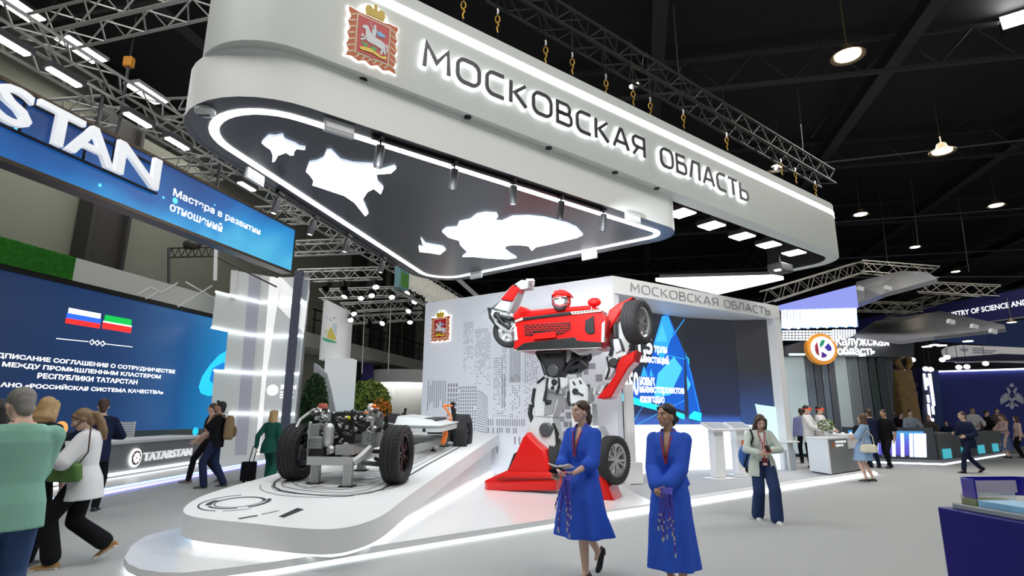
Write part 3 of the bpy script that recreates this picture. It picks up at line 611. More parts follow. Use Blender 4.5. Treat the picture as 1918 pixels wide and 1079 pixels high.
b = MB(); b.box((HLEN - .13, 2.25, -.15), (.26, 4.3, .3), 0, HM); b.box((HLEN + .05, 2.25, -1.1), (.1, 4.3, 2.0), 0, HM); put('end_column', b, WHITE, dw, world=True)
b = MB(); x0, x1 = hx(1181, 545)[0], hx(1362, 578)[0]; xa, xb = hx(1181, 540)[0], hx(1344, 570)[0]; xc, xd = hx(1356, 565)[0], hx(1441, 580)[0]
GRTX = mat('grey_header_letter', (.30, .31, .33), .5)
stroke_word(b, 'МОСКОВСКАЯ', HM, xa, xb, 4.435, 4.635, .028, .004, .02); put('lettering', b, GRTX, dw, world=True, smooth=0)
b = MB(); stroke_word(b, 'ОБЛАСТЬ', HM, xc, xd, 4.435, 4.635, .028, .004, .02); put('lettering', b, GRTX, dw, world=True, smooth=0)
x0, y0 = wx(808, 642); x1, y1 = wx(846, 580)
emo = bpy.data.objects.new('emblem', None); SC.collection.objects.link(emo); emo.parent = dw
emblem(emo, WM @ Matrix.Translation((x0, y0, 0)), x1 - x0, y1 - y0)
mu = MB()
def rect(x0, y0, x1, y1): mu.add([(x0, y0, .003), (x1, y0, .003), (x1, y1, .003), (x0, y1, .003)], [(0, 1, 2, 3)], 0, WM)
def block(px0, py0, px1, py1, nx, ny, fill=.8, fade=0.0, gx=.45, gyy=.45):
    xm = (px0 + px1) / 2; ym = (py0 + py1) / 2; x0 = wx(px0, ym)[0]; x1 = wx(px1, ym)[0]; y1 = wx(xm, py0)[1]; y0 = wx(xm, py1)[1]
    for i in range(nx):
        for j in range(ny):
            if random.random() < fill * (1 - fade * (1 - j / ny)):
                a = x0 + (x1 - x0) * i / nx; c = y0 + (y1 - y0) * j / ny; rect(a, c, a + (x1 - x0) / nx * (1 - gx), c + (y1 - y0) / ny * (1 - gyy))
block(868, 602, 887, 700, 7, 30, 1, .9); block(890, 624, 920, 722, 9, 32, .95, .8)
for k in range(3): block(890, 616 + k * 3, 915, 617.5 + k * 3, 1, 1, 1, 0, 0, .2)
block(925, 668, 942, 780, 5, 26, 1, .8); block(940, 648, 950, 780, 3, 34, 1, .7); block(955, 650, 976, 715, 7, 1, 1, 0, .5, 0); block(955, 700, 976, 782, 5, 20, .6, .5); block(983, 655, 1010, 690, 6, 12, .9, .2); block(983, 690, 1008, 775, 6, 22, .8, .8)
block(940, 700, 948, 765, 2, 1, 1, 0, .5, 0)
for k, (t_, l_) in enumerate(((0, 56), (4, 44), (8, 40), (12, 50), (16, 52), (20, 50), (24, 36), (28, 50), (32, 42))): block(801 + k * 4, 713 + (k > 1) * 0 + (k == 1) * 9, 804 + k * 4, 713 + l_, 1, 1, 1, 0, .45, 0)
block(838, 716, 858, 800, 4, 9, 1, .1, .35, .25); block(858, 722, 893, 812, 8, 14, .95, .0, .4, .3)
for k in range(17):
    y = 732 + k * 4.6; a = wx(892, y); c = wx(903, y + 3); e_ = wx(914, y + 13 - k * .55)
    mu.ribbon([a, c, e_], .022, .002, .003, 0, WM)
block(914, 785, 985, 798, 17, 1, .9, 0, .5, 0); block(914, 801, 970, 811, 13, 1, .8, 0, .45, 0); block(930, 818, 980, 832, 6, 1, .6, 0, .6, 0); block(930, 838, 985, 850, 5, 1, .5, 0, .7, 0)
for (x, y, w, h) in ((1093, 686, 9, 16), (1101, 680, 14, 12), (1080, 700, 10, 24), (1116, 701, 12, 14), (1096, 715, 8, 10), (1037, 760, 8, 10), (1048, 755, 9, 18), (1058, 745, 10, 22), (1036, 778, 6, 10), (1047, 780, 10, 10), (1060, 772, 10, 12), (1070, 765, 10, 14), (1056, 790, 8, 10), (1066, 790, 12, 10), (1040, 800, 8, 8), (1054, 808, 8, 12), (1046, 822, 5, 14), (1050, 842, 5, 6), (1062, 806, 10, 12), (1040, 730, 9, 12), (1052, 728, 8, 12), (1064, 722, 8, 16)):
    a = wx(x, y + h); c = wx(x + w, y); rect(a[0], a[1], c[0], c[1])
put('city_print', mu, MURAL, dw, world=True, smooth=0, fixn=False)
# curved screen in three flat bays
S0, S1, S2, S3 = gz(1168, 578, 4.36), gz(1283, 595, 4.36), gz(1374, 599.5, 4.36), gz(1453, 598, 4.36)
scr = thing('curved_video_wall', 'dark curved video wall with blue triangles and white investment figures', 'screen', (S1.x, S1.y, .12))
SB = 1.32
bays = [(S0, S1), (S1, S2), (S2, S3)]; BMs = [frame(a, c - a) for a, c in bays]
DARKSC = ramp_mat('dark_screen', [(0, (.03, .10, .42)), (.05, (.012, .02, .075)), (.5, (.010, .013, .026)), (1, (.014, .015, .02))], 2, 1.3, 4.4, .9, .12)
RIGHTSC = ramp_mat('dark_screen_right', [(0, (.02, .06, .2)), (.3, (.010, .018, .05)), (.45, (.012, .013, .018)), (1, (.016, .016, .018))], 2, 1.3, 4.4, .9, .2)
sxy = lambda k, x, y: plane_xy(BMs[k], gl(x, y, *bays[k]))
PLGLOW = mat('plinth_glow', (.9, .95, 1), .4, emit=.9, ecol=(.88, .94, 1))
for k, (a, c) in enumerate(bays):
    L = (c - a).length; b = MB(); M = BMs[k]; M = M.copy(); M.translation = (a.x, a.y, 0); BMs[k] = M
    b.box((L / 2, (4.36 + SB) / 2, -.06), (L - .012, 4.36 - SB, .08), 0, M); put('screen_bay', b, DARKSC if k < 2 else RIGHTSC, scr, smooth=0)
    b = MB(); b.box((L / 2, (SB + .1) / 2, -.06), (L, SB - .1, .1), 0, M); put('glowing_plinth', b, PLGLOW if k < 2 else mat('plinth_glow_low', (.7, .78, .85), .4, emit=.45, ecol=(.8, .9, 1)), scr, world=False, smooth=0)  # white wall under the screen; its strong lighting is put in as glow
for o in list(scr.children): o.data.transform(inv_of(scr))
g = MB()
def tri(k, px, m, z=.002): g.add([BMs[k] @ Vector((*sxy(k, x, y), z)) for x, y in px], [tuple(range(len(px)))], m)
def stroke(k, px, w, m, z=.004): g.ribbon([sxy(k, x, y) for x, y in px], w, z - .001, z, m, BMs[k])
tri(0, [(1243, 590), (1252, 590), (1282, 660), (1282, 770), (1250, 760), (1165, 742), (1205, 700), (1228, 650)], 0)
tri(0, [(1240, 592), (1251, 591), (1262, 620), (1240, 680), (1224, 645)], 1, .003); tri(0, [(1228, 640), (1240, 605), (1250, 640)], 2, .0035); tri(0, [(1232, 700), (1262, 668), (1278, 690), (1255, 740), (1225, 745)], 2, .003); tri(0, [(1200, 705), (1206, 685), (1213, 705)], 1, .003); tri(0, [(1216, 705), (1219, 690), (1224, 705)], 1, .003)
tri(0, [(1160, 735), (1240, 762), (1282, 776), (1282, 786), (1235, 770), (1160, 750)], 3, .0035)
tri(1, [(1284, 664), (1296, 700), (1314, 778), (1313, 788), (1284, 783)], 0); tri(1, [(1300, 770), (1314, 774), (1313, 789), (1286, 783)], 3, .003); tri(1, [(1284, 700), (1294, 720), (1284, 740)], 2, .003)
stroke(0, [(1180, 800), (1208, 755)], .012, 2); stroke(0, [(1185, 800), (1245, 768), (1282, 750)], .012, 2); stroke(0, [(1252, 640), (1282, 598)], .03, 1); stroke(0, [(1250, 665), (1282, 673)], .01, 3); stroke(1, [(1284, 668), (1290, 672), (1290, 682)], .02, 3); stroke(1, [(1284, 660), (1313, 785)], .015, 1)
SCB = [mat('screen_blue', (.0, .1, .5), .4, emit=.55, ecol=(.01, .10, .55)), mat('screen_azure', (.02, .3, .8), .4, emit=.75, ecol=(.03, .33, .9)), mat('screen_bright', (.05, .4, .95), .4, emit=.8, ecol=(.06, .45, 1)), mat('screen_cyan', (.0, .6, .9), .4, emit=.9, ecol=(.02, .62, .95)), mat('screen_pale', (.4, .7, .75), .4, emit=.65, ecol=(.55, .9, .95))]
tri(2, [(1414, 756), (1420, 758), (1466, 764), (1475, 845), (1440, 845), (1424, 800)], 4, .003)
put('screen_picture', g, SCB, scr, world=True, smooth=0, fixn=False)
tx = MB()
def stext(k, s, p0, p1, bold=.03): a = sxy(k, *p0); c = sxy(k, *p1); put_text(tx, s, BMs[k], a[0], c[0], min(a[1], c[1]), max(a[1], c[1]), .006, 0, bold)
stext(0, '1,5', (1196, 668), (1221, 631)); stext(0, 'трлн', (1225, 664), (1249, 650)); stext(0, 'инвестиций', (1195, 681), (1252, 667)); stext(0, '450', (1168, 740), (1195, 697)); stext(0, 'новых', (1198, 722), (1226, 707)); stext(0, 'инвестпроектов', (1198, 739), (1281, 727)); stext(0, 'ежегодно', (1199, 757), (1244, 743))
put('screen_words', tx, TEXTW, scr, world=True, smooth=0, fixn=False)
# white glowing wedge above the screen and the projector at its tip
p = [gz(1228, 527, 5.35), gz(1450, 521, 5.35), gz(1468, 524, 5.35), gz(1345, 552, 5.35)]
t = thing('ceiling_wedge', 'white glowing wedge-shaped panel hanging above the grey lettered header', 'light panel', (p[0].x, p[0].y, 5.35))
b = MB(); b.prism([tuple(q[:2]) for q in p], 5.35, 5.45); put('light_panel', b, mat('wedge_light', (1, 1, 1), .5, emit=1.6), t, world=True)
b = MB(); b.prism(offset_poly([tuple(q[:2]) for q in p][::-1], -.05), 5.46, 5.56); put('panel_frame', b, DKGREY, t, world=True)
p = gz(1462, 510, 5.2); t = thing('ceiling_projector', 'dark projector hanging under the right end of the canopy', 'projector', p, .6)
b = MB(); b.box((0, 0, .1), (.55, .4, .22)); put('projector_body', b, DKGREY, t, bevel=.03); b = MB(); b.lathe([(.001, 0), (.09, 0), (.09, .02), (.001, .02)], 16, 0, TR(-.3, -.1, .0) @ Matrix.Rotation(PI, 4, 'X')); put('projector_lens', b, mat('spot_lens', (1, 1, 1), .4, emit=1.2), t); b = MB(); b.tube([(0, 0, .25), (0, 0, .9)], .03); put('projector_mount', b, BLACK, t)
# ================================================================ car chassis on the ramp
def cpx(x, y, s):                            # sight line against the upright plane at distance s behind the front axle
    O = RMI @ Vector((0, 0, EYE)); D = RMI.to_3x3() @ ray(x, y); t = (s - O.y) / D.y; p = O + D * t; return (p.x, p.z)
ch = thing('car_chassis', 'bare car chassis with exposed engine, battery box and four black-rimmed wheels', 'chassis', M=RM)
RIMB = mat('black_alloy', (.022, .022, .024), .3, .6); CASTL = mat('pale_cast_alloy', (.56, .57, .55), .4, .6); FINM = mat('grey_finned_alloy', (.30, .32, .31), .45, .5); ENGB = mat('engine_black', (.02, .02, .022), .4); BATT = mat('battery_case', (.60, .63, .62), .4, .15)
def wheel(par, c, r, w, rimm, ax=None, spokes=10, side=1, tread=True):
    """wheel about the x axis of ax (default: the parent's x) centred on c; side=1: outer face towards +x"""
    A = ax or Matrix.Identity(4); A = Matrix.Translation(c) @ A.to_3x3().to_4x4(); Y = A @ Matrix.Rotation(PI / 2, 4, 'Y')
    b = MB(); h = w / 2; rr = r * .68
    b.lathe([(rr, -h * .8), (rr * 1.06, -h), (r * .9, -h * 1.02), (r * .97, -h * .86), (r * .99, -h * .5), (r * .975, -h * .45), (r * .975, -h * .4), (r, -h * .35), (r, -h * .06), (r * .975, -h * .03), (r * .975, h * .03), (r, h * .06), (r, h * .35), (r * .975, h * .4), (r * .975, h * .45), (r * .99, h * .5), (r * .97, h * .86), (r * .9, h * 1.02), (rr * 1.06, h), (rr, h * .8)], 48, 0, Y, cap=False)
    if tread:
        for k in range(44):
            for z, l in ((-.74, .36), (-.2, .28), (.2, .28), (.74, .36)):
                a = 2 * PI * (k + (.5 if abs(z) < .5 else 0)) / 44; b.box((r * .995 - abs(z) * r * .014, 0, z * h), (r * .022, r * .095, l * h), 0, Y @ Matrix.Rotation(a, 4, 'Z') @ Matrix.Rotation(.35 * (1 if z > 0 else -1), 4, 'X'))
    t = put('wheel', b, RUBBER, par, smooth=30); t['label'] = 'black tyre with block tread'
    g = MB(); g.lathe([(rr, -h * .8), (rr * .94, -h * .8), (rr * .86, 0), (rr * .9, h * .7), (rr * 1.02, h * .82), (rr, h * .6)], 40, 0, Y, cap=False)
    f = h * .62 * side; g.lathe([(.001, f), (r * .14, f), (r * .16, f - .02 * side), (r * .16, -h * .3), (.001, -h * .3)], 20, 0, Y)
    for k in range(spokes):
        R = Y @ Matrix.Rotation(2 * PI * k / spokes + (.09 if k % 2 else -.09), 4, 'Z')
        g.add([R @ Vector(p) for p in [(r * .12, -r * .035, f), (rr * .93, -r * .055, f + .004 * side), (rr * .93, r * .055, f + .004 * side), (r * .12, r * .035, f), (r * .12, -r * .035, f - .035 * side), (rr * .93, -r * .055, f - .03 * side), (rr * .93, r * .055, f - .03 * side), (r * .12, r * .035, f - .035 * side)]], [(0, 1, 2, 3), (7, 6, 5, 4), (0, 4, 5, 1), (1, 5, 6, 2), (2, 6, 7, 3), (3, 7, 4, 0)])
    for k in range(5): g.lathe([(.001, f + .012 * side), (r * .03, f + .012 * side), (r * .03, f)], 6, 0, Y @ Matrix.Rotation(2 * PI * k / 5, 4, 'Z') @ TR(r * .085))
    put('rim', g, rimm, t, smooth=30)
    d = MB(); d.lathe([(.001, -h * .35), (r * .45, -h * .35), (r * .45, -h * .28), (.001, -h * .28)], 24, 0, Y); put('brake_disc', d, STEEL, t)
    return t
TRK = 1.58; WB = 4.22; WR_ = .40
for u, s, sd in ((0, 0, 1), (-TRK, .12, -1), (0, WB, 1), (-TRK, WB, -1)): wheel(ch, (u + (-.0), s, WR_), WR_, .27, RIMB, side=sd)
def crect(x0, y0, x1, y1, s0, s1, m, b):     # a block whose near face fills a rectangle of the photograph at distance s0
    (ua, zb), (ub, za) = cpx(x0, y1, s0), cpx(x1, y0, s0); b.box(((ua + ub) / 2, (s0 + s1) / 2, (za + zb) / 2), (abs(ub - ua), abs(s1 - s0), abs(za - zb)), m); return b
# subframe
b = MB(); crect(574, 859, 661, 873, -.32, -.24, 0, b); crect(574, 794, 580, 862, -.32, -.26, 0, b)
P0, P1 = cpx(661, 866, -.3), cpx(697, 838, -.1); b.tube([(P0[0], -.28, P0[1] - .02), ((P0[0] + P1[0]) / 2, -.2, (P0[1] + P1[1]) / 2 - .04), (P1[0], -.1, P1[1])], [.05, .065, .05], 6); b.tube([(P0[0], -.28, P0[1]), (P0[0] + .02, 1.2, .36)], .05, 6); b.tube([(-1.18, -.28, .32), (-1.18, 1.2, .36)], .05, 6)
put('front_crossmember', b, CASTL, ch, bevel=.008)
b = MB(); 
for u in (-.28, -1.3): b.box((u, 2.6, .30), (.09, 3.2, .12))
for s in (1.0, 3.6, 4.3): b.box((-.79, s, .30), (1.1, .12, .1))
put('floor_rail', b, FINM, ch, bevel=.01)
# engine pieces
eng = MB(); crect(617, 772, 668, 834, .05, .62, 0, eng); crect(600, 790, 618, 860, .0, .5, 0, eng); crect(618, 834, 672, 862, .1, .6, 0, eng); crect(668, 775, 700, 812, .15, .6, 0, eng); crect(580, 842, 606, 858, -.24, .1, 0, eng)
en = put('engine_block', eng, ENGB, ch, bevel=.012)
b = MB(); crect(578, 820, 604, 842, -.28, .05, 0, b); crect(581, 796, 600, 819, -.2, .1, 0, b)
for k in range(7): crect(579, 822 + k * 2.8, 603, 823.2 + k * 2.8, -.295, -.27, 0, b)
put('compressor_block', b, FINM, ch, bevel=.006)
u, z = cpx(616, 817, -.2); b = MB(); b.lathe([(.001, -.15), (.05, -.15), (.075, -.11), (.075, .1), (.06, .14), (.03, .17), (.001, .17)], 20, 0, TR(u, -.18, z)); put('catalyst_can', b, CASTL, ch)
b = MB(); crect(628, 836, 663, 853, -.24, .2, 0, b)
for k in range(7): crect(629 + k * 5, 835, 631 + k * 5, 854, -.265, -.2, 0, b)
put('oil_pan', b, CASTL, ch, bevel=.008)
u, z = cpx(619, 844, -.26); b = MB(); b.lathe([(.001, -.06), (.055, -.06), (.06, .02), (.03, .05), (.001, .05)], 18, 0, TR(u, -.24, z, PI / 2)); put('water_pump', b, STEEL, ch)
b = MB(); crect(677, 809, 703, 839, -.08, .3, 0, b); crect(681, 813, 699, 835, -.1, -.06, 0, b); u, z = cpx(690, 824, -.12); b.lathe([(.001, 0), (.04, 0), (.045, -.02), (.001, -.02)], 16, 0, TR(u, -.1, z, PI / 2)); put('motor_housing', b, FINM, ch, bevel=.01)
u, z = cpx(601, 771, .25); b = MB(); b.ell((u, .25, z), (.16, .14, .07)); b.tube([(u - .13, .2, z), (u - .2, .05, z - .1), (u - .22, -.1, z - .3), (u - .18, -.2, z - .42)], .022, 8); put('intake_reservoir', b, CASTL, ch)
b = MB(); b.lathe([(.001, .1), (.06, .1), (.075, .06), (.075, .0), (.001, .0)], 18, 0, TR(u + .04, .25, z + .03)); o = put('reservoir_cap', b, mat('brick_red_cap', (.42, .09, .06), .5), ch); o['label'] = 'brick red reservoir cap'
u, z = cpx(652, 784, -.02); b = MB(); b.lathe([(.001, -.03), (.038, -.03), (.038, .02), (.001, .02)], 14, 0, TR(u, -.02, z, PI / 2)); o = put('oil_cap', b, mat('yellow_cap', (.85, .78, .02), .4), ch); o['label'] = 'bright yellow filler cap'
u, z = cpx(695.5, 766, .5); b = MB(); b.lathe([(.001, -.1), (.045, -.1), (.045, .07), (.03, .1), (.001, .1)], 16, 0, TR(u, .5, z)); put('coolant_bottle', b, SATIN, ch)
b = MB()
for x, y in ((686, 772), (694, 780), (700, 778), (707, 765), (702, 759)): u, z = cpx(x, y, .4); b.ell((u, .4, z), (.04, .04, .028))
put('orange_connector', b, ORANGE, ch)
# pipes, hoses, brackets and bolts on the engine
random.seed(3); bs = [MB(), MB(), MB()]
for k in range(95):
    x = random.uniform(582, 712); y = random.uniform(768, 856) if x < 672 else random.uniform(768, 806); s = random.uniform(-.2, .02); (u, z) = cpx(x, y, s); t = random.random(); q = bs[random.choice((0, 0, 1, 1, 2))]
    if t < .35: q.lathe([(.001, -.03), (.03, -.03), (.034, 0), (.02, .03), (.001, .03)], 10, 0, TR(u, s, z, random.choice((0, PI / 2)), random.choice((0, PI / 2)), 0, random.uniform(.5, 1.3)))
    elif t < .6: q.box((u, s, z), (random.uniform(.03, .1), random.uniform(.04, .1), random.uniform(.03, .09)), 0)
    else:
        P = [Vector((u, s, z))]
        for j in range(4): P.append(P[-1] + Vector((random.uniform(-.07, .07), random.uniform(-.03, .03), random.uniform(-.07, .05))))
        q.tube(P, random.uniform(.007, .018), 6)
for q, m_, nm in zip(bs, (ENGB, CASTL, STEEL), ('engine_hoses', 'engine_fittings', 'engine_brackets')): o = put(nm, q, m_, ch); o['kind'] = 'stuff'
# suspension
def arm(P, r, m_, nm): b = MB(); b.tube(P, r, 8); return put(nm, b, m_, ch)
for side, u0, u1 in ((1, -.42, -.12), (-1, -1.16, -1.47)):
    for s0 in (0, WB):
        b = MB(); b.tube([(u0, s0 - .25, .3), (u1, s0 + .0, .24)], [.03, .035], 8); b.tube([(u0, s0 + .25, .3), (u1, s0 + .0, .24)], [.03, .035], 8); b.tube([(u0, s0 + .1, .42), (u1, s0 + .03, .42)], .03, 8); b.ell((u1, s0, .36), (.06, .08, .16)); put('control_arm', b, DKGREY, ch)
        b = MB(); b.tube([(u1 - .06 * side, s0 + .1, .38), (u1 - .12 * side, s0 + .14, .92)], .03, 8)
        for k in range(8): b.lathe([(.05, -.012), (.062, 0), (.05, .012), (.04, 0)], 14, 0, TR(u1 - .09 * side, s0 + .12, .55 + k * .035))
        put('shock_absorber', b, BLACK, ch)
b = MB()
for P in ([(-.95, .7, .72), (-.55, .75, .75), (-.25, .5, .74), (-.14, .15, .72)], [(-.7, .85, .8), (-.35, .8, .76), (-.16, .4, .66)], [(-1.1, 1.0, .8), (-.8, 1.2, .78), (-.45, 1.3, .62), (-.3, 1.6, .5)]): b.tube(P, .02, 6)
put('silver_conduit', b, CASTL, ch)
# battery box, rear unit and orange cables
b = MB(); (ua, zb), (ub, za) = cpx(735, 800, 2.3), cpx(826, 789, 2.3); zt2 = za + .0
b.box(((ua + ub) / 2, 2.3 + .65, (za + zb) / 2), (ub - ua, 1.3, za - zb)); b.box(((ua + ub) / 2, 2.3 + .63, za + .01), (ub - ua + .06, 1.36, .03)); bt = put('battery_box', b, BATT, ch, bevel=.012)
b = MB(); b.loft([[(ua + .02, 2.36, za + .02), (ub - .05, 2.36, za + .02), (ub - .05, 3.5, za + .02), (ua + .02, 3.5, za + .02)], [(ua + .04, 2.45, za + .17), (ub - .25, 2.45, za + .10), (ub - .25, 3.4, za + .10), (ua + .04, 3.4, za + .17)]]); put('battery_cover', b, BATT, bt, bevel=.01)
b = MB(); 
for x in (744, 795): u, z = cpx(x, 797, 2.29); b.box((u, 2.29, z), (.05, .03, .06))
put('battery_bracket', b, BLACK, bt)
b = MB(); crect(790, 774, 818, 785, 2.6, 3.4, 0, b); crect(800, 790, 850, 800, 3.9, 4.4, 0, b); crect(835, 776, 846, 806, 3.9, 4.2, 0, b); put('rear_motor', b, ENGB, ch, bevel=.02)
for k in range(5):
    b = MB(); u, z = cpx(840, 782 + k * 6, 3.95); b.tube([(u - .12, 3.95, z + .01), (u + .14, 4.0, z)], .02, 6); put('rear_link', b, BLACK, ch)
b = MB()
for P in ([(818, 774), (826, 778), (832, 786), (834, 796), (832, 806), (830, 822)], [(822, 776), (830, 782), (836, 790), (835, 800), (829, 812), (828, 820)], [(833, 790), (838, 800), (834, 812), (833, 818)]): b.tube([(cpx(x, y, 3.0)[0], 3.0, cpx(x, y, 3.0)[1]) for x, y in P], .026, 8)
for P in ([(784, 774), (800, 772), (820, 774), (846, 772)], [(832, 748), (838, 755), (846, 768)], [(832, 746), (848, 747)]): b.tube([(cpx(x, y, 4.0)[0], 4.0, cpx(x, y, 4.0)[1]) for x, y in P], .022, 8)
put('orange_power_cable', b, ORANGE, ch)
b = MB(); crect(832, 774, 848, 778, 4.0, 4.3, 0, b); crect(831, 745, 841, 749, 4.0, 4.1, 0, b); o = put('orange_clamp', b, mat('orange_red_clamp', (.6, .1, .03), .4), ch, bevel=.01)
b = MB(); b.tube([(cpx(x, y, 4.1)[0], 4.1, cpx(x, y, 4.1)[1]) for x, y in ((848, 744), (849, 756), (852, 772), (854, 790))], [.05, .035, .045, .05], 8); u, z = cpx(849, 743, 4.1); b.ell((u, 4.1, z), (.06, .05, .05)); put('rear_strut', b, BLACK, ch)
# aluminium posts that carry it
pp = None
for k, (x, y, lb) in enumerate(((590, 905, 'the left front corner'), (651, 911, 'the right front corner'), (677, 881, 'the engine, behind the front pair'), (833, 836, 'the orange cables at the rear'))):
    u, s = rus(x, y); M = RM @ Matrix.Translation((u, s, 0)); l = 'ribbed aluminium post with black foot plate under ' + lb; H_ = .25
    if pp is None:
        pp = thing('support_post', l, 'post', M=M, group='aluminium posts under the chassis')
        b = MB(); b.box((0, 0, .15), (.1, .1, .28))
        for a in range(4):
            R = Matrix.Rotation(a * PI / 2, 4, 'Z')
            for q in (-.036, -.012, .012, .036): b.box((q, .054, .15), (.013, .014, .28), 0, R)
        put('post_profile', b, mat('post_aluminium', (.55, .56, .56), .35, .7), pp); b = MB(); b.box((0, 0, .006), (.2, .17, .012)); put('foot_plate', b, BLACK, pp)
    else: dup(pp, M, l)
u, s = rus(811, 845); t = thing('sensor_foot', 'small black stick on a round foot beneath the battery box', 'stand', M=RM @ Matrix.Translation((u, s, 0))); b = MB(); b.tube([(0, 0, .01), (0, 0, .17)], .012, 8); put('stick', b, BLACK, t); b = MB(); b.lathe([(.001, .03), (.03, .03), (.06, .01), (.06, 0), (.001, 0)], 16); put('round_foot', b, BLACK, t)
b = MB(); q = [rus(x, y) for x, y in ((772, 836), (818, 817), (775, 815), (735, 828))]; b.prism(q, .002, .008, 0, RM); tag(put('floor_mat', b, DKGREY, None), 'dark grey mat lying on the ramp beneath the battery box', 'mat')
# ================================================================ giant red and white robot built of car parts
RO = Vector((.55, 11.3, 0)); RA = math.radians(-25); RXD = Vector((math.cos(RA), math.sin(RA), 0)); RF = frame((RO.x, RO.y, .125), RXD); RFI = RF.inverted()
rb = thing('robot_figure', 'giant red and white robot built from car body parts flexing one arm', 'robot', M=RF)
def rp(x, y, d):                              # sight line against the robot's own plane at depth d towards the viewer
    O = RFI @ Vector((0, 0, EYE)); D = RFI.to_3x3() @ ray(x, y); t = (d - O.z) / D.z; p = O + D * t; return (p.x, p.y)
Z7 = lambda X, Y: (880 + X / 2.4528, 510 + Y / 2.4528)
Z3 = lambda X, Y: (890 + X / 6.347, 510 + Y / 6.347)
Z4 = lambda X, Y: (1060 + X / 4.689, 530 + Y / 4.689)
Z5 = lambda X, Y: (960 + X / 3.9935, 650 + Y / 3.9935)
def rpoly(b, Z, P, d0, d1, m=0, inset=0.0):
    Q = [rp(*Z(*p), d1) for p in P]
    if not inset: return b.prism(Q, d0, d1, m)
    n = len(Q); ar = sum(Q[i][0] * Q[(i + 1) % n][1] - Q[(i + 1) % n][0] * Q[i][1] for i in range(n)); Q = Q if ar > 0 else Q[::-1]
    I = offset_poly(Q, inset); dm = d1 - inset * .8
    return b.loft([[(*p, d0) for p in Q], [(*p, dm) for p in Q], [(*p, d1) for p in I]], m)
def rtube(b, Z, P, d, r, n=8, m=0): return b.tube([(*rp(*Z(*p), d), d) for p in P], r, n, m)
def rdisc(b, Z, c, R, d0, d1, m=0, n=24): x, y = rp(*Z(*c), d1); return b.lathe([(.001, d1), (R * .8, d1), (R, d1 - .02), (R, d0), (.001, d0)], n, m, TR(x, y, 0))
LG = mat('robot_white', (.50, .52, .52), .32, coat=.15); MG = mat('robot_grey', (.30, .32, .33), .35, .3); DKR = mat('robot_dark', (.018, .019, .021), .42, spec=.3); CHR = mat('chrome_visor', (.75, .77, .78), .12, .9); RIMS = mat('silver_alloy', (.6, .6, .6), .25, .8); AMB = mat('lamp_cream', (.75, .62, .5), .3)
def rput(nm, b, m, par=None, bevel=.008): return put(nm, b, m, par or rb, bevel=bevel, smooth=30)
# torso and pelvis
b = MB(); rpoly(b, Z5, [(160, -10), (400, -10), (385, 150), (340, 225), (255, 220), (235, 130)], -.3, .12, 0, .03); rpoly(b, Z5, [(200, -20), (380, -20), (370, 40), (215, 50)], -.3, .2, 0, .02); to = rput('torso', b, DKR)
b = MB(); rdisc(b, Z5, (238, 65), .03, .1, .2); rput('abdomen_stud', b, DKR, to); b = MB(); rdisc(b, Z5, (298, 172), .12, .1, .17); rput('abdomen_disc', b, mat('disc_grey', (.07, .075, .08), .35, .3), to)
b = MB()
for P, r in (([(390, 190), (440, 120), (530, 60), (570, 10)], .05), ([(400, 170), (470, 150), (550, 140)], .04), ([(420, 60), (500, 90), (560, 150)], .05), ([(440, 180), (520, 110), (580, 90), (580, 20)], .035), ([(180, 40), (220, 110), (250, 210)], .04), ([(400, 20), (450, 60), (440, 120)], .045), ([(500, 170), (560, 150)], .03)): q_ = MB(); rtube(q_, Z5, P, .0, r); rput('waist_piston', q_, DKR, bevel=0)
rpoly(b, Z5, [(400, 0), (580, 0), (560, 80), (480, 190), (400, 200)], -.35, -.06, 0, .02); rput('waist_block', b, DKR)
b = MB(); rpoly(b, Z5, [(395, 10), (440, 0), (430, 90), (400, 120)], -.1, .08, 0, .015); rput('waist_plate', b, MG)
b = MB(); rpoly(b, Z5, [(250, 230), (360, 225), (420, 230), (410, 290), (350, 320), (270, 320), (245, 280)], -.25, .08, 0, .02); pv = rput('pelvis', b, LG)
b = MB(); rdisc(b, Z5, (308, 262), .06, .0, .13); rdisc(b, Z5, (295, 305), .035, .0, .12); rdisc(b, Z5, (342, 300), .035, .0, .12); rtube(b, Z5, [(262, 230), (250, 330), (240, 400)], .1, .025); rtube(b, Z5, [(345, 230), (350, 290), (330, 350)], .1, .025); rput('hip_joint', b, DKR, pv)
# bumper chest
b = MB(); rpoly(b, Z7, [(196, 350), (203, 300), (205, 222), (240, 205), (460, 178), (545, 172), (600, 178), (628, 212), (612, 330), (600, 345), (210, 358)], -.35, .42, 0, .05); bp = rput('chest_bumper', b, RED)
def front(P, d, m, b): rpoly(b, Z7, P, d - .06, d, m, .006)
b = MB(); front([(236, 222), (240, 208), (462, 180), (470, 194), (300, 214)], .45, 0, b); front([(250, 240), (458, 228), (462, 262), (420, 285), (285, 292), (252, 292)], .44, 0, b); front([(212, 350), (246, 326), (300, 318), (480, 298), (492, 314), (604, 322), (604, 342), (215, 358)], .46, 0, b); front([(528, 270), (530, 222), (568, 200), (572, 280), (545, 285)], .45, 0, b); rput('grille_and_intake', b, BLACK, bp, 0)
b = MB()
for j in range(5):
    for k in range(9 + j % 2):
        X = 256 + k * 22 + (11 if j % 2 == 0 else 0); Y = 244 + j * 11 - k * .9
        if X < 455 and not (285 < X < 400 and Y > 266): x, y = rp(*Z7(X, Y), .45); b.tube([(x + .048 * math.cos(a * PI / 3), y + .022 * math.sin(a * PI / 3), .449) for a in range(7)], .0045, 4)
rput('grille_mesh', b, RED, bp, 0)
b = MB(); front([(288, 282), (394, 270), (396, 300), (290, 310)], .48, 0, b); rput('number_plate', b, RED, bp)
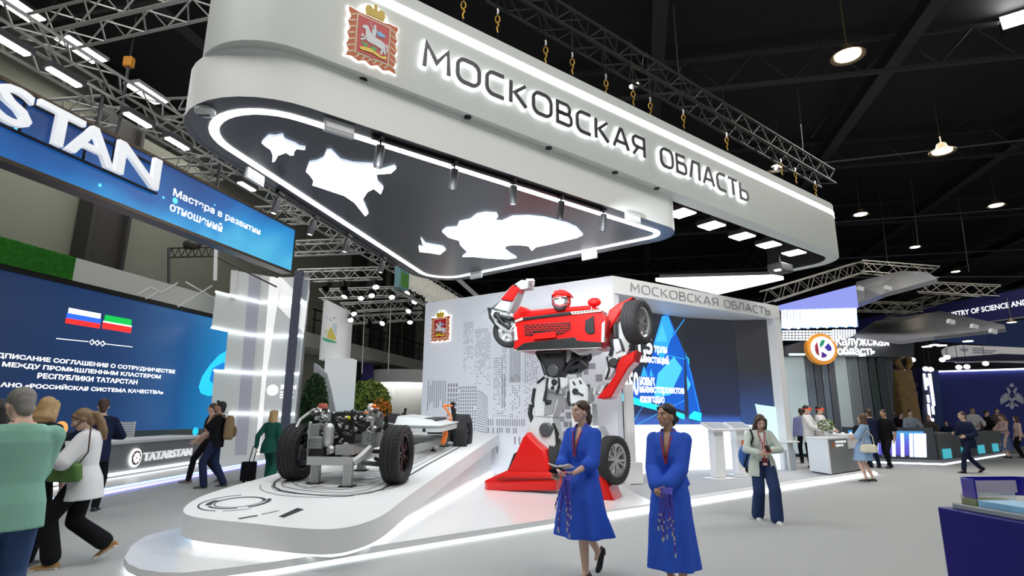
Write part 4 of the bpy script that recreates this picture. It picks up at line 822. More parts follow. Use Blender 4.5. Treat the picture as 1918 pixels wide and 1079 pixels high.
b = MB(); front([(206, 222), (240, 208), (244, 218), (208, 230)], .46, 0, b); front([(462, 182), (600, 168), (602, 180), (470, 194)], .46, 0, b); rput('headlight_strip', b, AMB, bp, 0)
b = MB(); front([(203, 250), (212, 248), (218, 310), (205, 315)], .45, 0, b); front([(606, 236), (620, 220), (616, 318), (604, 322)], .43, 0, b); front([(205, 356), (602, 342), (602, 348), (206, 362)], .44, 0, b); rput('bumper_trim', b, LG, bp, 0)
b = MB()
for k in range(9): X = 475 + k * 14; rtube(b, Z7, [(X, 190 - k * 1.8), (X + 8, 184 - k * 1.8)], .45, .016, 6)
rput('headlight_bezel', b, DKR, bp, 0)
b = MB(); rpoly(b, Z7, [(205, 205), (240, 175), (560, 150), (600, 170), (460, 180), (240, 208)], -.5, .1, 0, .03); rput('bonnet', b, RED)
b = MB(); rpoly(b, Z7, [(440, 345), (600, 330), (560, 365), (500, 380)], -.3, .25, 0, .03); rput('chest_underside', b, LG)
# head
hx_, hy = rp(*Z7(417, 135), .05)
b = MB(); b.ell((hx_, hy + .02, .0), (.19, .235, .2), n=20, k=14); b.box((hx_, hy - .22, -.02), (.2, .14, .2)); hd = rput('helmet', b, RED, bevel=0)
b = MB(); rpoly(b, Z7, [(378, 118), (400, 108), (440, 106), (444, 135), (436, 152), (410, 160), (384, 150)], .05, .21, 0, .04); rput('visor', b, CHR, hd)
b = MB(); rpoly(b, Z7, [(382, 150), (410, 158), (438, 148), (432, 172), (404, 178), (386, 172)], .0, .20, 0, .03); rpoly(b, Z7, [(374, 106), (381, 104), (383, 158), (377, 150)], -.06, .14, 0, .01); rtube(b, Z7, [(388, 124), (408, 120)], .22, .014); rtube(b, Z7, [(420, 118), (440, 116)], .22, .014); rput('chin_guard', b, DKR, hd)
b = MB(); rpoly(b, Z7, [(372, 105), (385, 85), (412, 78), (440, 84), (456, 105), (440, 107), (400, 108)], -.1, .2, 0, .04); rput('helmet_crest', b, RED, hd)
b = MB(); x, y = rp(*Z7(572, 138), .1); b.ell((x, y, .1), (.135, .09, .1), n=16); b.tube([(x - .06, y - .08, .1), (x - .05, y - .16, .1)], .03, 6); rput('wing_mirror', b, RED, bevel=0)
# raised arm on the left of the picture
b = MB(); rpoly(b, Z3, [(450, 560), (448, 505), (530, 398), (600, 420), (755, 490), (560, 545)], -.3, .1, 0, .03); rput('shoulder_panel', b, RED)
b = MB(); rpoly(b, Z3, [(195, 440), (440, 490), (440, 530), (300, 520), (250, 590), (430, 690), (430, 730), (330, 700), (240, 620), (180, 500)], -.35, -.05, 0, .02); rpoly(b, Z3, [(300, 640), (430, 700), (430, 800), (370, 770)], -.3, -.1, 0, .02); ua_ = rput('upper_arm', b, LG)
b = MB(); rdisc(b, Z3, (245, 505), .07, -.1, .02); rtube(b, Z3, [(245, 505), (330, 610), (410, 670)], .0, .035); rtube(b, Z3, [(300, 525), (430, 560)], -.02, .045); rtube(b, Z3, [(165, 420), (185, 540), (260, 640)], -.1, .04); rtube(b, Z3, [(260, 520), (340, 560), (420, 610)], -.03, .03); rput('elbow_link', b, DKR, ua_)
fo = MB(); rpoly(fo, Z3, [(310, 325), (425, 345), (385, 470), (330, 460), (215, 430)], -.3, .0, 0, .02); fo_ = rput('forearm', fo, LG)
b = MB(); rpoly(b, Z3, [(440, 148), (520, 190), (435, 342), (300, 320)], -.25, .05, 0, .02); rput('forearm_panel', b, RED, fo_)
b = MB(); rpoly(b, Z3, [(470, 130), (150, 405), (165, 430), (205, 420), (310, 330), (445, 155)], -.35, -.02, 0, .012); rpoly(b, Z3, [(522, 195), (500, 260), (440, 420), (400, 490), (370, 482), (420, 360), (440, 340)], -.3, -.0, 0, .012); rtube(b, Z3, [(70, 492), (155, 418)], -.1, .008, 5); rput('forearm_frame', b, MG, fo_)
b = MB(); rpoly(b, Z3, [(465, 140), (545, 88), (640, 95), (630, 180), (520, 195)], -.3, .0, 0, .02); hn = rput('hand', b, MG)
for k, (X0, Y0, X1, Y1) in enumerate(((630, 95, 705, 95), (640, 115, 705, 125), (640, 138, 700, 150), (635, 160, 690, 178))):
    f = MB(); d = -.02 - k * .07; rtube(f, Z3, [(X0 - 20, Y0), (X1 - 12, Y1 - 2), (X1 - 4, Y1 + 16)], d, [.032, .03, .022], 8); rput('finger', f, LG, hn, 0)
f = MB(); rtube(f, Z3, [(540, 185), (580, 190), (625, 178)], .02, [.035, .032, .022], 8); rput('thumb', f, LG, hn, 0)
x, y = rp(*Z3(405, 705), -.3); wheel(rb, (x, y, -.3), .34, .2, RIMS, ax=Matrix.Rotation(math.radians(-70), 4, 'Y'), spokes=8, side=1)
# arm with the big wheel on the right of the picture
b = MB(); rpoly(b, Z4, [(368, 275), (376, 238), (460, 178), (588, 118), (540, 190), (490, 240), (372, 428), (352, 405)], -.35, .12, 0, .03); rput('shoulder_fender', b, RED)
b = MB(); rpoly(b, Z4, [(400, 400), (480, 300), (540, 300), (590, 560), (520, 600), (440, 500)], -.45, -.12, 0, .02); rpoly(b, Z4, [(410, 490), (470, 490), (490, 590), (440, 620), (410, 570)], -.3, .02, 0, .02); ar = rput('upper_arm', b, LG)
b = MB(); rpoly(b, Z4, [(410, 350), (440, 345), (445, 480), (415, 480)], -.3, .06, 0, .01); rtube(b, Z4, [(380, 450), (410, 570), (390, 640)], .0, .04); rtube(b, Z4, [(470, 490), (510, 600)], .0, .025); rpoly(b, Z4, [(550, 540), (600, 540), (610, 590), (550, 600)], -.4, -.1, 0, .01); rput('elbow_link', b, DKR, ar)
b = MB(); rpoly(b, Z4, [(390, 620), (480, 590), (560, 560), (530, 640), (460, 660), (440, 740), (390, 830), (335, 850), (345, 700), (350, 650)], -.3, -.02, 0, .02); lo = rput('forearm', b, LG)
b = MB(); rdisc(b, Z4, (415, 700), .09, -.1, .03); rtube(b, Z4, [(360, 650), (380, 760), (350, 850)], .01, .02); rput('forearm_joint', b, DKR, lo)
b = MB(); rpoly(b, Z4, [(492, 645), (620, 588), (600, 690), (545, 745), (470, 875), (395, 1005), (330, 1022), (268, 1012), (360, 905), (430, 805), (450, 700)], -.35, .1, 0, .03); rput('forearm_blade', b, RED, lo)
b = MB(); rpoly(b, Z4, [(235, 945), (330, 870), (370, 880), (330, 940), (270, 985)], -.3, .02, 0, .02); h2 = rput('hand', b, MG)
for k in range(4): f = MB(); rtube(f, Z4, [(262 + k * 16, 930 - k * 12), (245 + k * 14, 962 - k * 10), (262 + k * 13, 990 - k * 12)], .04 - k * .05, [.03, .028, .02], 8); rput('finger', f, LG, h2, 0)
f = MB(); rtube(f, Z4, [(330, 900), (310, 950), (290, 975)], .06, [.032, .03, .02], 8); rput('thumb', f, LG, h2, 0)
WAX = math.radians(14)                       # wheel axle turned a little to the viewer
x, y = rp(*Z4(628, 345), .05); wheel(rb, (x, y, .05), .415, .30, RIMS, ax=Matrix.Rotation(-WAX, 4, 'Y'), spokes=12, side=1, tread=True)
# leg on the left of the picture
D0 = -.32
b = MB(); rpoly(b, Z5, [(178, 300), (250, 225), (258, 330), (335, 350), (335, 420), (295, 530), (160, 525), (158, 400)], D0 - .2, D0 + .22, 0, .03); th = rput('thigh', b, LG)
b = MB(); rtube(b, Z5, [(140, 430), (130, 500), (150, 560)], D0 + .1, .05); rtube(b, Z5, [(165, 310), (150, 400), (165, 450)], D0 + .1, .035); rtube(b, Z5, [(250, 330), (235, 400), (285, 420)], D0 + .24, .03); rpoly(b, Z5, [(240, 390), (290, 400), (285, 430), (245, 435)], D0, D0 + .26, 0, .01); rtube(b, Z5, [(185, 270), (240, 225)], D0 + .15, .03); rput('thigh_piston', b, DKR, th)
b = MB(); rpoly(b, Z5, [(262, 330), (335, 350), (300, 500), (230, 520), (240, 420)], D0 - .1, D0 + .24, 0, .02); rput('thigh_plate', b, MG, th)
b = MB(); rpoly(b, Z5, [(162, 515), (292, 525), (305, 600), (322, 800), (300, 1010), (255, 960), (90, 900), (88, 650)], D0 - .25, D0 + .2, 0, .03); sh_ = rput('shin', b, LG)
b = MB(); rdisc(b, Z5, (243, 618), .135, D0 + .1, D0 + .27); rdisc(b, Z5, (243, 618), .03, D0 + .2, D0 + .29); rput('knee_disc', b, mat('disc_grey', (.07, .075, .08), .35, .3), sh_)
b = MB(); rtube(b, Z5, [(310, 590), (335, 650), (325, 720)], D0 + .1, .04); rtube(b, Z5, [(305, 570), (320, 610)], D0 + .2, .03); rput('shin_piston', b, DKR, sh_)
x, y = rp(*Z5(326, 850), D0 - .1); wheel(rb, (x, y, D0 - .1), .42, .2, RIMS, ax=Matrix.Rotation(math.radians(12), 4, 'Y'), spokes=8, side=1)
b = MB(); rpoly(b, Z7, [(262, 735), (300, 778), (345, 815), (372, 945), (160, 925), (215, 820), (240, 760)], D0 - .1, D0 + .42, 0, .05); ft = rput('shin_guard', b, RED)
b = MB(); rpoly(b, Z7, [(170, 918), (200, 835), (214, 825), (196, 918)], D0 + .3, D0 + .40, 0, .008); rput('guard_vent', b, DKR, ft)
b = MB(); P = [(65, 958), (165, 912), (300, 905), (372, 915), (390, 950), (392, 1002), (65, 1006)]; rpoly(b, Z7, P, D0 - .35, D0 + .40, 0, .04); rpoly(b, Z7, [(160, 915), (370, 920), (388, 950), (120, 945)], D0 - .2, D0 + .5, 0, .03); rpoly(b, Z7, [(75, 962), (390, 955), (392, 1004), (72, 1006)], D0 - .3, D0 + .47, 0, .03); rput('foot', b, RED)
# leg on the right of the picture
D1 = .0
b = MB(); rpoly(b, Z5, [(415, 240), (500, 222), (560, 300), (565, 400), (520, 440), (430, 430)], D1 - .3, D1 + .12, 0, .03); rpoly(b, Z5, [(430, 430), (520, 440), (590, 420), (600, 600), (440, 600)], D1 - .3, D1 + .05, 0, .03); t2 = rput('thigh', b, LG)
b = MB(); rdisc(b, Z5, (465, 332), .06, D1 + .05, D1 + .16); rtube(b, Z5, [(465, 332), (530, 362)], D1 + .15, .02); rtube(b, Z5, [(420, 330), (415, 400), (430, 440)], D1 + .1, .03); rtube(b, Z5, [(565, 280), (560, 370)], D1 + .0, .04); rtube(b, Z5, [(500, 250), (515, 275)], D1 + .14, .02); rtube(b, Z5, [(452, 260), (468, 285)], D1 + .14, .02); rput('thigh_piston', b, DKR, t2)
b = MB(); rpoly(b, Z5, [(440, 590), (640, 590), (690, 700), (680, 1050), (520, 1050), (450, 800)], D1 - .3, D1 + .15, 0, .03); s2 = rput('shin', b, LG)
b = MB(); rdisc(b, Z5, (560, 640), .12, D1 + .1, D1 + .22); rput('knee_disc', b, mat('disc_grey', (.07, .075, .08), .35, .3), s2)
x, y = rp(*Z7(658, 862), .12); wheel(rb, (x, y, .12), .42, .22, RIMS, ax=Matrix.Rotation(-WAX - .1, 4, 'Y'), spokes=12, side=1)
b = MB(); rpoly(b, Z7, [(470, 800), (560, 760), (600, 900), (660, 1050), (664, 1056), (520, 1060), (470, 1000)], D1 - .2, D1 + .42, 0, .05); rput('foot', b, RED)
# ================================================================ blue stand on the left
def hn(p): return (HX.dot(Vector(p)), HN.dot(Vector(p)))
# overhead screen
BA = gz(545, 508, 5.0); BB = gz(0, 293, 5.0); bd = (BA - BB).normalized(); BSTART = BB - bd * 4; BSTART.z = 0; BM = frame(BSTART, bd); bl = lambda x, y: plane_xy(BM, gl(x, y, BB, BA)); LB = (Vector((BA.x, BA.y, 0)) - BSTART).length
t = thing('overhead_screen', 'long blue overhead video banner with large white letters and a white slogan', 'screen', (BA.x, BA.y, 5.0))
bf = (1.0 / LB)
BANM = ramp_mat('banner_picture', [(0, (.005, .02, .10)), (.35, (.006, .05, .22)), (.62, (.010, .14, .50)), (.8, (.02, .36, .85)), (1, (.10, .62, 1.0))], 0, -.55, 1.0, .58, .55, .45)
# ramp coordinate runs right and down the banner
def diag_screen(m, dx, dz, off):
    nt = m.node_tree; sp = [n for n in nt.nodes if n.type == 'SEPXYZ'][0]; mr = [n for n in nt.nodes if n.type == 'MAP_RANGE'][0]
    a = nt.nodes.new('ShaderNodeMath'); a.operation = 'MULTIPLY'; a.inputs[1].default_value = dx; nt.links.new(sp.outputs[0], a.inputs[0])
    b = nt.nodes.new('ShaderNodeMath'); b.operation = 'MULTIPLY_ADD'; b.inputs[1].default_value = dz; nt.links.new(sp.outputs[2], b.inputs[0]); nt.links.new(a.outputs[0], b.inputs[2])
    nt.links.new(b.outputs[0], mr.inputs[0]); mr.inputs[1].default_value = off[0]; mr.inputs[2].default_value = off[1]
yb, yt = 5.0, bl(545, 428)[1]
def local_box(name, M, c, d, m, par, **k):
    """a slab given in the plane M, kept with its own axes so that its picture runs along it"""
    b = MB(); b.box((0, 0, 0), (d[0], d[2], d[1])); o = put(name, b, m, par, smooth=0, **k); W_ = M @ Matrix.Translation(c) @ Matrix.Rotation(-PI / 2, 4, 'X'); o.matrix_basis = inv_of(par) @ W_; return o
diag_screen(BANM, .11, -.55, (-.75, .75))
local_box('screen_face', BM, (LB / 2, (yb + yt) / 2, -.03), (LB, yt - yb, .06), BANM, t)
b = MB(); FRM = mat('bronze_frame', (.10, .075, .055), .35, .6)
for y in (yb - .03, yt + .03): b.box((LB / 2, y, -.12), (LB + .06, .06, .3), 0, BM)
b.box((LB + .015, (yb + yt) / 2, -.12), (.03, yt - yb, .3), 0, BM); b.box((LB / 2, (yb + yt) / 2, -.2), (LB, yt - yb, .1), 0, BM); put('screen_frame', b, FRM, t, world=True)
b = MB(); ybl, ytl = bl(88, 272)[1], bl(60, 186)[1]
for c, xa, xb in (('S', -34, 37), ('T', 53, 140), ('A', 118, 209), ('N', 217, 297)):
    put_text(b, c, BM, bl(xa, 230)[0], bl(xb, 270)[0], ybl, ytl, .16, 0, .014, .08)
put('large_letters', b, mat('white_sign_letter', (.85, .87, .9), .5, emit=.35), t, world=True, smooth=0, fixn=False)
b = MB()
for y in (ybl - .02, ytl - .1): b.box(((bl(-40, 200)[0] + bl(296, 320)[0]) / 2, y, .05), (bl(296, 320)[0] - bl(-40, 200)[0], .035, .035), 0, BM)
for xa in (30, 95, 160, 215): b.box((bl(xa, 250)[0], (ybl + ytl) / 2, .05), (.03, ytl - ybl, .03), 0, BM)
put('letter_frame', b, BLACK, t, world=True)
b = MB(); x0, y0 = bl(324, 364); x1, _ = bl(487, 436); put_text(b, 'Мастера в развитии', BM, x0, x1, y0 - .06, y0 + .125, .004, 0, .015); put('slogan', b, TEXTW, t, world=True, smooth=0, fixn=False); b = MB(); x1 = bl(417, 420)[0]; put_text(b, 'отношений', BM, x0 - .03, x1, y0 - .33, y0 - .145, .004, 0, .015); put('slogan', b, TEXTW, t, world=True, smooth=0, fixn=False)
b = MB()
for x, y, r in ((187, 347, .03), (306, 370, .025), (328, 376, .06), (30, 243, .03), (200, 285, .02), (402, 384, .02)): u, v = bl(x, y); b.lathe([(.001, .003), (r, .003), (r, .001)], 16, 0, BM @ TR(u, v, 0))
put('bubble_dot', b, mat('bubble_cyan', (.1, .6, .9), .4, emit=.8), t, world=True)['kind'] = 'stuff'
b = MB()
for xa in (193, 430): u = bl(xa, 250)[0]; b = MB(); b.tube([BM @ Vector((u, yt, -.15)), BM @ Vector((u, yt + 1.0, -.15))], .03, 6); put('hanging_post', b, DKGREY, t, world=True)
# big screen
SN = 15.5; SA = hall(0, SN); SBp = hall(10, SN); SM = frame(SA, HX); sl = lambda x, y: plane_xy(SM, gl(x, y, SA, SBp))
x1 = sl(425, 650)[0]; x0 = sl(0, 600)[0] - 4; ztop = sl(0, 505)[1]; zbot = 1.0
t = thing('video_screen', 'huge blue video wall with two flags and four lines of white text', 'screen', hall((x0 + x1) / 2, SN))
SCM = ramp_mat('screen_picture_blue', [(0, (.005, .030, .115)), (.45, (.006, .055, .20)), (.75, (.008, .13, .40)), (1, (.01, .33, .78))], 0, -5.5, 4.6, .5, .12, .25)
o = local_box('screen_face', SM, ((x0 + x1) / 2, (ztop + zbot) / 2, -.05), (x1 - x0, ztop - zbot, .1), SCM, t)
mr = [n for n in SCM.node_tree.nodes if n.type == 'MAP_RANGE'][0]; Lh = (x1 - x0) / 2; mr.inputs[1].default_value = -Lh + 3.5; mr.inputs[2].default_value = Lh
b = MB(); b.box(((x0 + x1) / 2, ztop + .07, -.1), (x1 - x0, .14, .3), 0, SM); put('screen_frame', b, BLACK, t, world=True)
b = MB()
def sline(s, xa, ya, xb, h, bold=.03): b = MB(); u0, v0 = sl(xa, ya); u1, _ = sl(xb, ya + 10); put_text(b, s, SM, u0, u1, v0, v0 + h, .004, 0, bold); put('text_line', b, TEXTW, t, world=True, smooth=0, fixn=False)
hL = sl(330, 686)[1] - sl(330, 694)[1]
sline('ДПИСАНИЕ СОГЛАШЕНИЯ О СОТРУДНИЧЕСТВЕ', -8, 671, 330, hL); sline('МЕЖДУ ПРОМЫШЛЕННЫМ КЛАСТЕРОМ', 3, 688, 302, hL); sline('РЕСПУБЛИКИ ТАТАРСТАН', 69, 708.5, 257, hL); sline('АНО «РОССИЙСКАЯ СИСТЕМА КАЧЕСТВА»', 0, 724.5, 306, hL); sline("’24", 193, 805, 215, hL * 1.2)
for k in (0, 1, 2): u, v = sl(172 + k * 10, 641 + k * 1.3); b.tube([SM @ Vector((u + .075 * math.cos(a * PI / 2), v + .075 * math.sin(a * PI / 2), .005)) for a in range(5)], .014, 4)
for xa, xb, ya, yb_ in ((105, 165, 634, 640), (195, 248, 644, 650)): b.ribbon([sl(xa, ya), sl(xb, yb_)], .02, .002, .004, 0, SM)
put('ornament', b, TEXTW, t, world=True, smooth=0, fixn=False)
FLW, FLB, FLR, FLG = mat('flag_white', (1, 1, 1), .5, emit=.95), mat('flag_blue', (.02, .12, .8), .5, emit=.8), mat('flag_red', (.85, .02, .02), .5, emit=.85), mat('flag_green', (.0, .42, .06), .5, emit=.85)
def flag(nm, xa, ya, xb, yb_, bands):
    u0, v1 = sl(xa, ya); u1 = sl(xb, yb_)[0]; v0 = sl(xa, yb_)[1]; b = MB(); z = 0; R = fillet([(u0, v0), (u1, v0), (u1, v1), (u0, v1)], .07, 4); top = v1
    for fr, k in bands: b.add([(u0 + (.03 if z in (0,) else 0), top, .004), (u0 + (.03 if z == 0 else 0), top - (v1 - v0) * fr, .004), (u1 - (.03 if z == 0 else 0), top - (v1 - v0) * fr, .004), (u1 - (.03 if z == 0 else 0), top, .004)], [(0, 1, 2, 3)], k, SM); top -= (v1 - v0) * fr; z += 1
    put(nm, b, [FLW, FLB, FLR, FLG], t, world=True, smooth=0, fixn=False)
flag('tricolour_flag', 127, 576, 188, 606, ((.34, 0), (.33, 1), (.33, 2))); flag('green_red_flag', 195, 589, 246, 616, ((.45, 3), (.1, 0), (.45, 2)))
b = MB(); P = [sl(x, y) for x, y in ((376, 737), (372, 725), (378, 706), (392, 685), (410, 665), (428, 655), (428, 730), (410, 738), (390, 742))]; b.add([(p[0], p[1], .003) for p in P], [tuple(range(len(P)))], 0, SM); P = [sl(x, y) for x, y in ((392, 712), (398, 690), (420, 678), (424, 715), (405, 725))]; b.add([(p[0], p[1], .005) for p in P], [tuple(range(len(P)))], 1, SM)
DRM = [mat('drop_cyan', (.02, .5, .85), .4, emit=.85), mat('drop_deep', (.01, .2, .6), .4, emit=.7), mat('orange_ball', (.9, .4, .12), .4, emit=.6)]; put('drop_picture', b, DRM, t, world=True, smooth=0, fixn=False); b = MB(); u, v = sl(366, 808); b.lathe([(.001, .003), (.14, .003), (.14, .001)], 20, 0, SM @ TR(u, v, 0)); put('cyan_ball', b, DRM, t, world=True, smooth=0, fixn=False); b = MB(); u, v = sl(114, 803); b.lathe([(.001, .003), (.2, .003), (.2, .001)], 24, 2, SM @ TR(u, v, 0))
put('orange_ball', b, DRM, t, world=True, smooth=0, fixn=False)
# living-grass strip and pale cornice over the screen
g0, g1 = sl(0, 465), sl(137, 500); gy0 = ztop + .16
t = thing('grass_strip', 'bright green artificial grass strip on top of the blue video wall', 'grass strip', hall(x0, SN, ztop)); b = MB(); b.box(((x0 + g1[0]) / 2, gy0 + .32, -.1), (g1[0] - x0, .66, .3), 0, SM); put('backing', b, mat('grass_backing', (.03, .22, .02), .9, noise=.5, nscale=40), t, world=True)
random.seed(11); b = MB()
for k in range(5200): u = random.uniform(x0 + 2, g1[0]); v = random.uniform(gy0 - .01, gy0 + .66); a = random.uniform(-.03, .03); c = random.uniform(-.03, .03); b.add([(u - .008, v, .05), (u + .008, v, .05), (u + a, v + c, .09)], [(0, 1, 2)], random.randint(0, 2), SM)
o = put('grass_blade', b, [mat('grass_a', (.05, .36, .02), .8), mat('grass_b', (.08, .48, .03), .8), mat('grass_c', (.02, .22, .01), .8)], t, world=True, smooth=0, fixn=False); o['kind'] = 'stuff'
t = thing('cornice', 'pale silver cornice with white line pattern beside the green grass strip', 'cornice', hall(g1[0], SN, ztop)); b = MB(); b.box(((g1[0] + x1) / 2 + 1.2, gy0 + .32, -.1), (x1 - g1[0] + 2.4, .66, .3), 0, SM); put('cornice_panel', b, mat('pale_silver', (.55, .56, .52), .45), t, world=True)
b = MB()
for xa, ya, xb, yb_ in ((255, 552, 280, 538), (280, 538, 300, 548), (300, 548, 330, 530), (330, 575, 395, 535), (345, 528, 405, 562), (270, 560, 292, 548)): b.ribbon([sl(xa, ya), sl(xb, yb_)], .05, .052, .06, 0, SM)
put('line_pattern', b, WHITE, t, world=True)
# stage, light strip, counter
q0, q1 = gz(180, 930), gz(540, 860); qd = (q1 - q0).normalized(); qa = q0 - qd * 6; qb = q1 + qd * 4
t = thing('side_stage', 'low white stage with violet light strip along the blue video wall', 'stage', q0); P = [tuple(qa[:2]), tuple(qb[:2]), tuple(hall(26, 17)[:2]), tuple(hall(0, 17)[:2])]
b = MB(); b.prism(P, .0, .13); put('stage_deck', b, mat('white_stage', (.66, .67, .68), .4), t, world=True); b = MB(); M = frame(qa, qd); b.box(((qb - qa).length / 2, .035, .012), ((qb - qa).length, .05, .02), 0, M); put('violet_light_strip', b, mat('violet_led', (.3, .25, 1), .5, emit=2.2, ecol=(.28, .27, 1)), t, world=True); b = MB(); b.box(((qb - qa).length / 2, .10, .012), ((qb - qa).length, .03, .02), 0, M); put('blue_light_strip', b, mat('blue_led', (.3, .5, 1), .5, emit=1.6, ecol=(.4, .62, 1)), t, world=True)
k0, k1 = gz(190, 899, .13), gz(357, 872, .13); kd = (k1 - k0).normalized(); KM = frame(k0 - kd * 2, kd); KM[2][3] = 0; kl = lambda x, y: plane_xy(KM, gl(x, y, k0, k1)); kx1 = kl(378, 850)[0]; kz = kl(185, 834)[1]
t = thing('reception_desk', 'long grey reception desk with white top, round logo and lit white name', 'desk', k0); GD = mat('desk_grey', (.20, .21, .22), .5)
b = MB(); b.box((kx1 / 2, (kz + .13) / 2, -.5), (kx1, kz - .13, 1.0), 0, KM); put('desk_body', b, GD, t, world=True); b = MB(); b.box((kx1 / 2, kz + .03, -.45), (kx1 + .1, .06, 1.2), 0, KM); put('desk_top', b, WHITE, t, world=True); b = MB(); b.box((kx1 / 2, kl(200, 893)[1] + .03, .02), (kx1, .05, .05), 0, KM); put('light_strip', b, LIGHTS, t, world=True)
b = MB(); u0, u1 = kl(267, 855)[0], kl(357, 845)[0]; v0 = kl(268, 864)[1]; v1 = kl(268, 848)[1]; put_text(b, 'TATARSTAN', KM, u0, u1, v0, v1, .05, 0, .02, .04); put('desk_lettering', b, mat('white_sign_letter', (.85, .87, .9), .5, emit=.35), t, world=True, smooth=0, fixn=False)
u, v = kl(251.5, 857.5); b = MB(); b.lathe([(.001, .02), (.21, .02), (.21, 0)], 28, 0, KM @ TR(u, v, .02)); b.lathe([(.001, .035), (.165, .035), (.165, .02)], 28, 1, KM @ TR(u, v, .02))
for k in range(8): b.prism([(.03, -.02), (.1, -.035), (.13, 0), (.1, .035), (.03, .02)], .036, .04, 0, KM @ TR(u, v, .02) @ Matrix.Rotation(k * PI / 4, 4, 'Z'))
put('round_logo', b, [mat('halo_white', (1, 1, 1), .5, emit=2.6), mat('logo_maroon', (.10, .05, .05), .4)], t, world=True, smooth=30)
chr_ = None
for px, lb in ((212, 'nearer the woman in white'), (253, 'nearer the desk logo')):
    p = gl(px, 830, k0 + HN * 1.5, k1 + HN * 1.5); M = Matrix.Translation((p.x, p.y, .13)) @ Matrix.Rotation(PI / 2 - HA + .15, 4, 'Z'); l = 'white slatted office chair behind the grey reception desk, ' + lb
    if chr_ is None:
        chr_ = thing('office_chair', l, 'chair', M=M, group='white chairs behind the reception desk'); b = MB(); b.box((0, 0, .5), (.5, .5, .08)); put('seat', b, WHITE, chr_, bevel=.02); b = MB()
        for k in range(9): b.box((0, .24 + k * .012, .62 + k * .065), (.52, .03, .05))
        b.box((-.27, .29, .88), (.03, .04, .6)); b.box((.27, .29, .88), (.03, .04, .6)); put('backrest', b, WHITE, chr_); b = MB(); b.tube([(0, 0, .46), (0, 0, .1)], .03); put('column', b, ALU, chr_)
        for k in range(5): b = MB(); b.tube([(0, 0, .1), (.28 * math.cos(k * 1.257), .28 * math.sin(k * 1.257), .06)], .02); b.ell((.28 * math.cos(k * 1.257), .28 * math.sin(k * 1.257), .03), (.03, .03, .03)); put('leg', b, ALU, chr_)
    else: dup(chr_, M, l)
# tall translucent wall with light lines and dark edge pillar
wa, wb = gy(392, 800, 20.3), gy(556, 800, 20.9); WVM = frame((wa.x, wa.y, 0), wb - wa); wv = lambda x, y: plane_xy(WVM, gl(x, y, wa, wb))
t = thing('translucent_wall', 'tall curved pale translucent wall with four white light lines and a dark edge', 'wall panel', (wa.x, wa.y, .13))
WV = ramp_mat('wave_panel', [(0, (.42, .44, .42)), (.3, (.50, .51, .50)), (.55, (.62, .64, .66)), (.72, (.55, .64, .70)), (1, (.30, .50, .68))], 0, 0, 4.2, .30, .25, .5)
nt = WV.node_tree; nt.nodes['Principled BSDF'].inputs['Base Color'].default_value = (.40, .43, .43, 1)
tiers = [[(402, 548), (441, 505), (470, 512), (520, 520), (580, 518), (578, 566), (530, 568), (480, 563), (446, 508)], [(405, 547), (440, 556), (490, 567), (575, 567), (569, 630), (520, 630), (470, 628), (430, 621), (397, 614)], [(427, 621), (470, 627), (569, 630), (561, 700), (480, 700), (420, 694)], [(402, 694), (470, 699), (561, 700), (553, 776), (470, 775), (396, 770)], [(396, 771), (470, 776), (553, 776), (547, 858), (390, 852)]]
tiers[0] = [(442, 560), (446, 508), (470, 512), (520, 520), (580, 518), (576, 567), (530, 568), (480, 566)]
for k, P in enumerate(tiers):
    Q = [wv(*p) for p in P]; b = MB(); n = len(Q); ar = sum(Q[i][0] * Q[(i + 1) % n][1] - Q[(i + 1) % n][0] * Q[i][1] for i in range(n)); Q = Q if ar > 0 else Q[::-1]; z = [.05 * (k % 2)] * n
    b.prism(Q, -.06 + z[0], z[0]); o = put('translucent_panel', b, WV, t, smooth=0); o.matrix_basis = inv_of(t) @ WVM
b = MB(); Q = [wv(*p) for p in ((431, 560), (434, 507), (447, 508), (443, 562))]; b.prism(Q, -.3, .1, 0, WVM); put('white_fin', b, WHITE, t, world=True)
b = MB()
for P in ([(405, 547), (440, 556), (490, 567), (575, 567)], [(397, 614), (430, 621), (470, 628), (520, 630), (569, 630)], [(402, 694), (470, 699), (561, 700)], [(430, 774), (480, 775.5), (553, 776)]): b.ribbon([wv(*p) for p in P], .07, .07, .12, 0, WVM)
put('light_line', b, LIGHTS, t, world=True)
b = MB(); b.prism([wv(*p) for p in ((506, 519), (528, 520), (500, 700), (487, 852), (478, 852), (492, 700))], .055, .06, 0, WVM); b.prism([wv(*p) for p in ((528, 521), (576, 570), (570, 625), (522, 575))], .056, .061, 0, WVM); put('painted_beam', b, mat('streak_white', (.9, .9, .9), .5, emit=.4), t, world=True, smooth=0)  # diagonal light beam and bright wedge painted onto the panels
b = MB(); b.prism([wv(*p) for p in ((468, 512), (490, 516), (462, 852), (440, 850))], .056, .058, 0, WVM); put('grey_streak', b, mat('streak_lilac', (.46, .46, .54), .5, emit=.08), t, world=True, smooth=0)
b = MB(); x0_, x1_ = wv(580, 518)[0], wv(593, 520)[0]; b.box((x0_ - .38, 3.45, -.1), (.3, 6.7, .5), 0, WVM); b.box((x0_ - .14, 3.45, -.25), (.22, 6.7, .5), 1, WVM); put('edge_pillar', b, [mat('slate_pillar', (.085, .095, .15), .4), mat('grey_pillar', (.30, .31, .33), .4)], t, world=True)
b = MB(); u, v = wv(511, 731); b.lathe([(.001, .064), (.19, .064), (.19, .06)], 24, 0, WVM @ TR(u, v, 0))
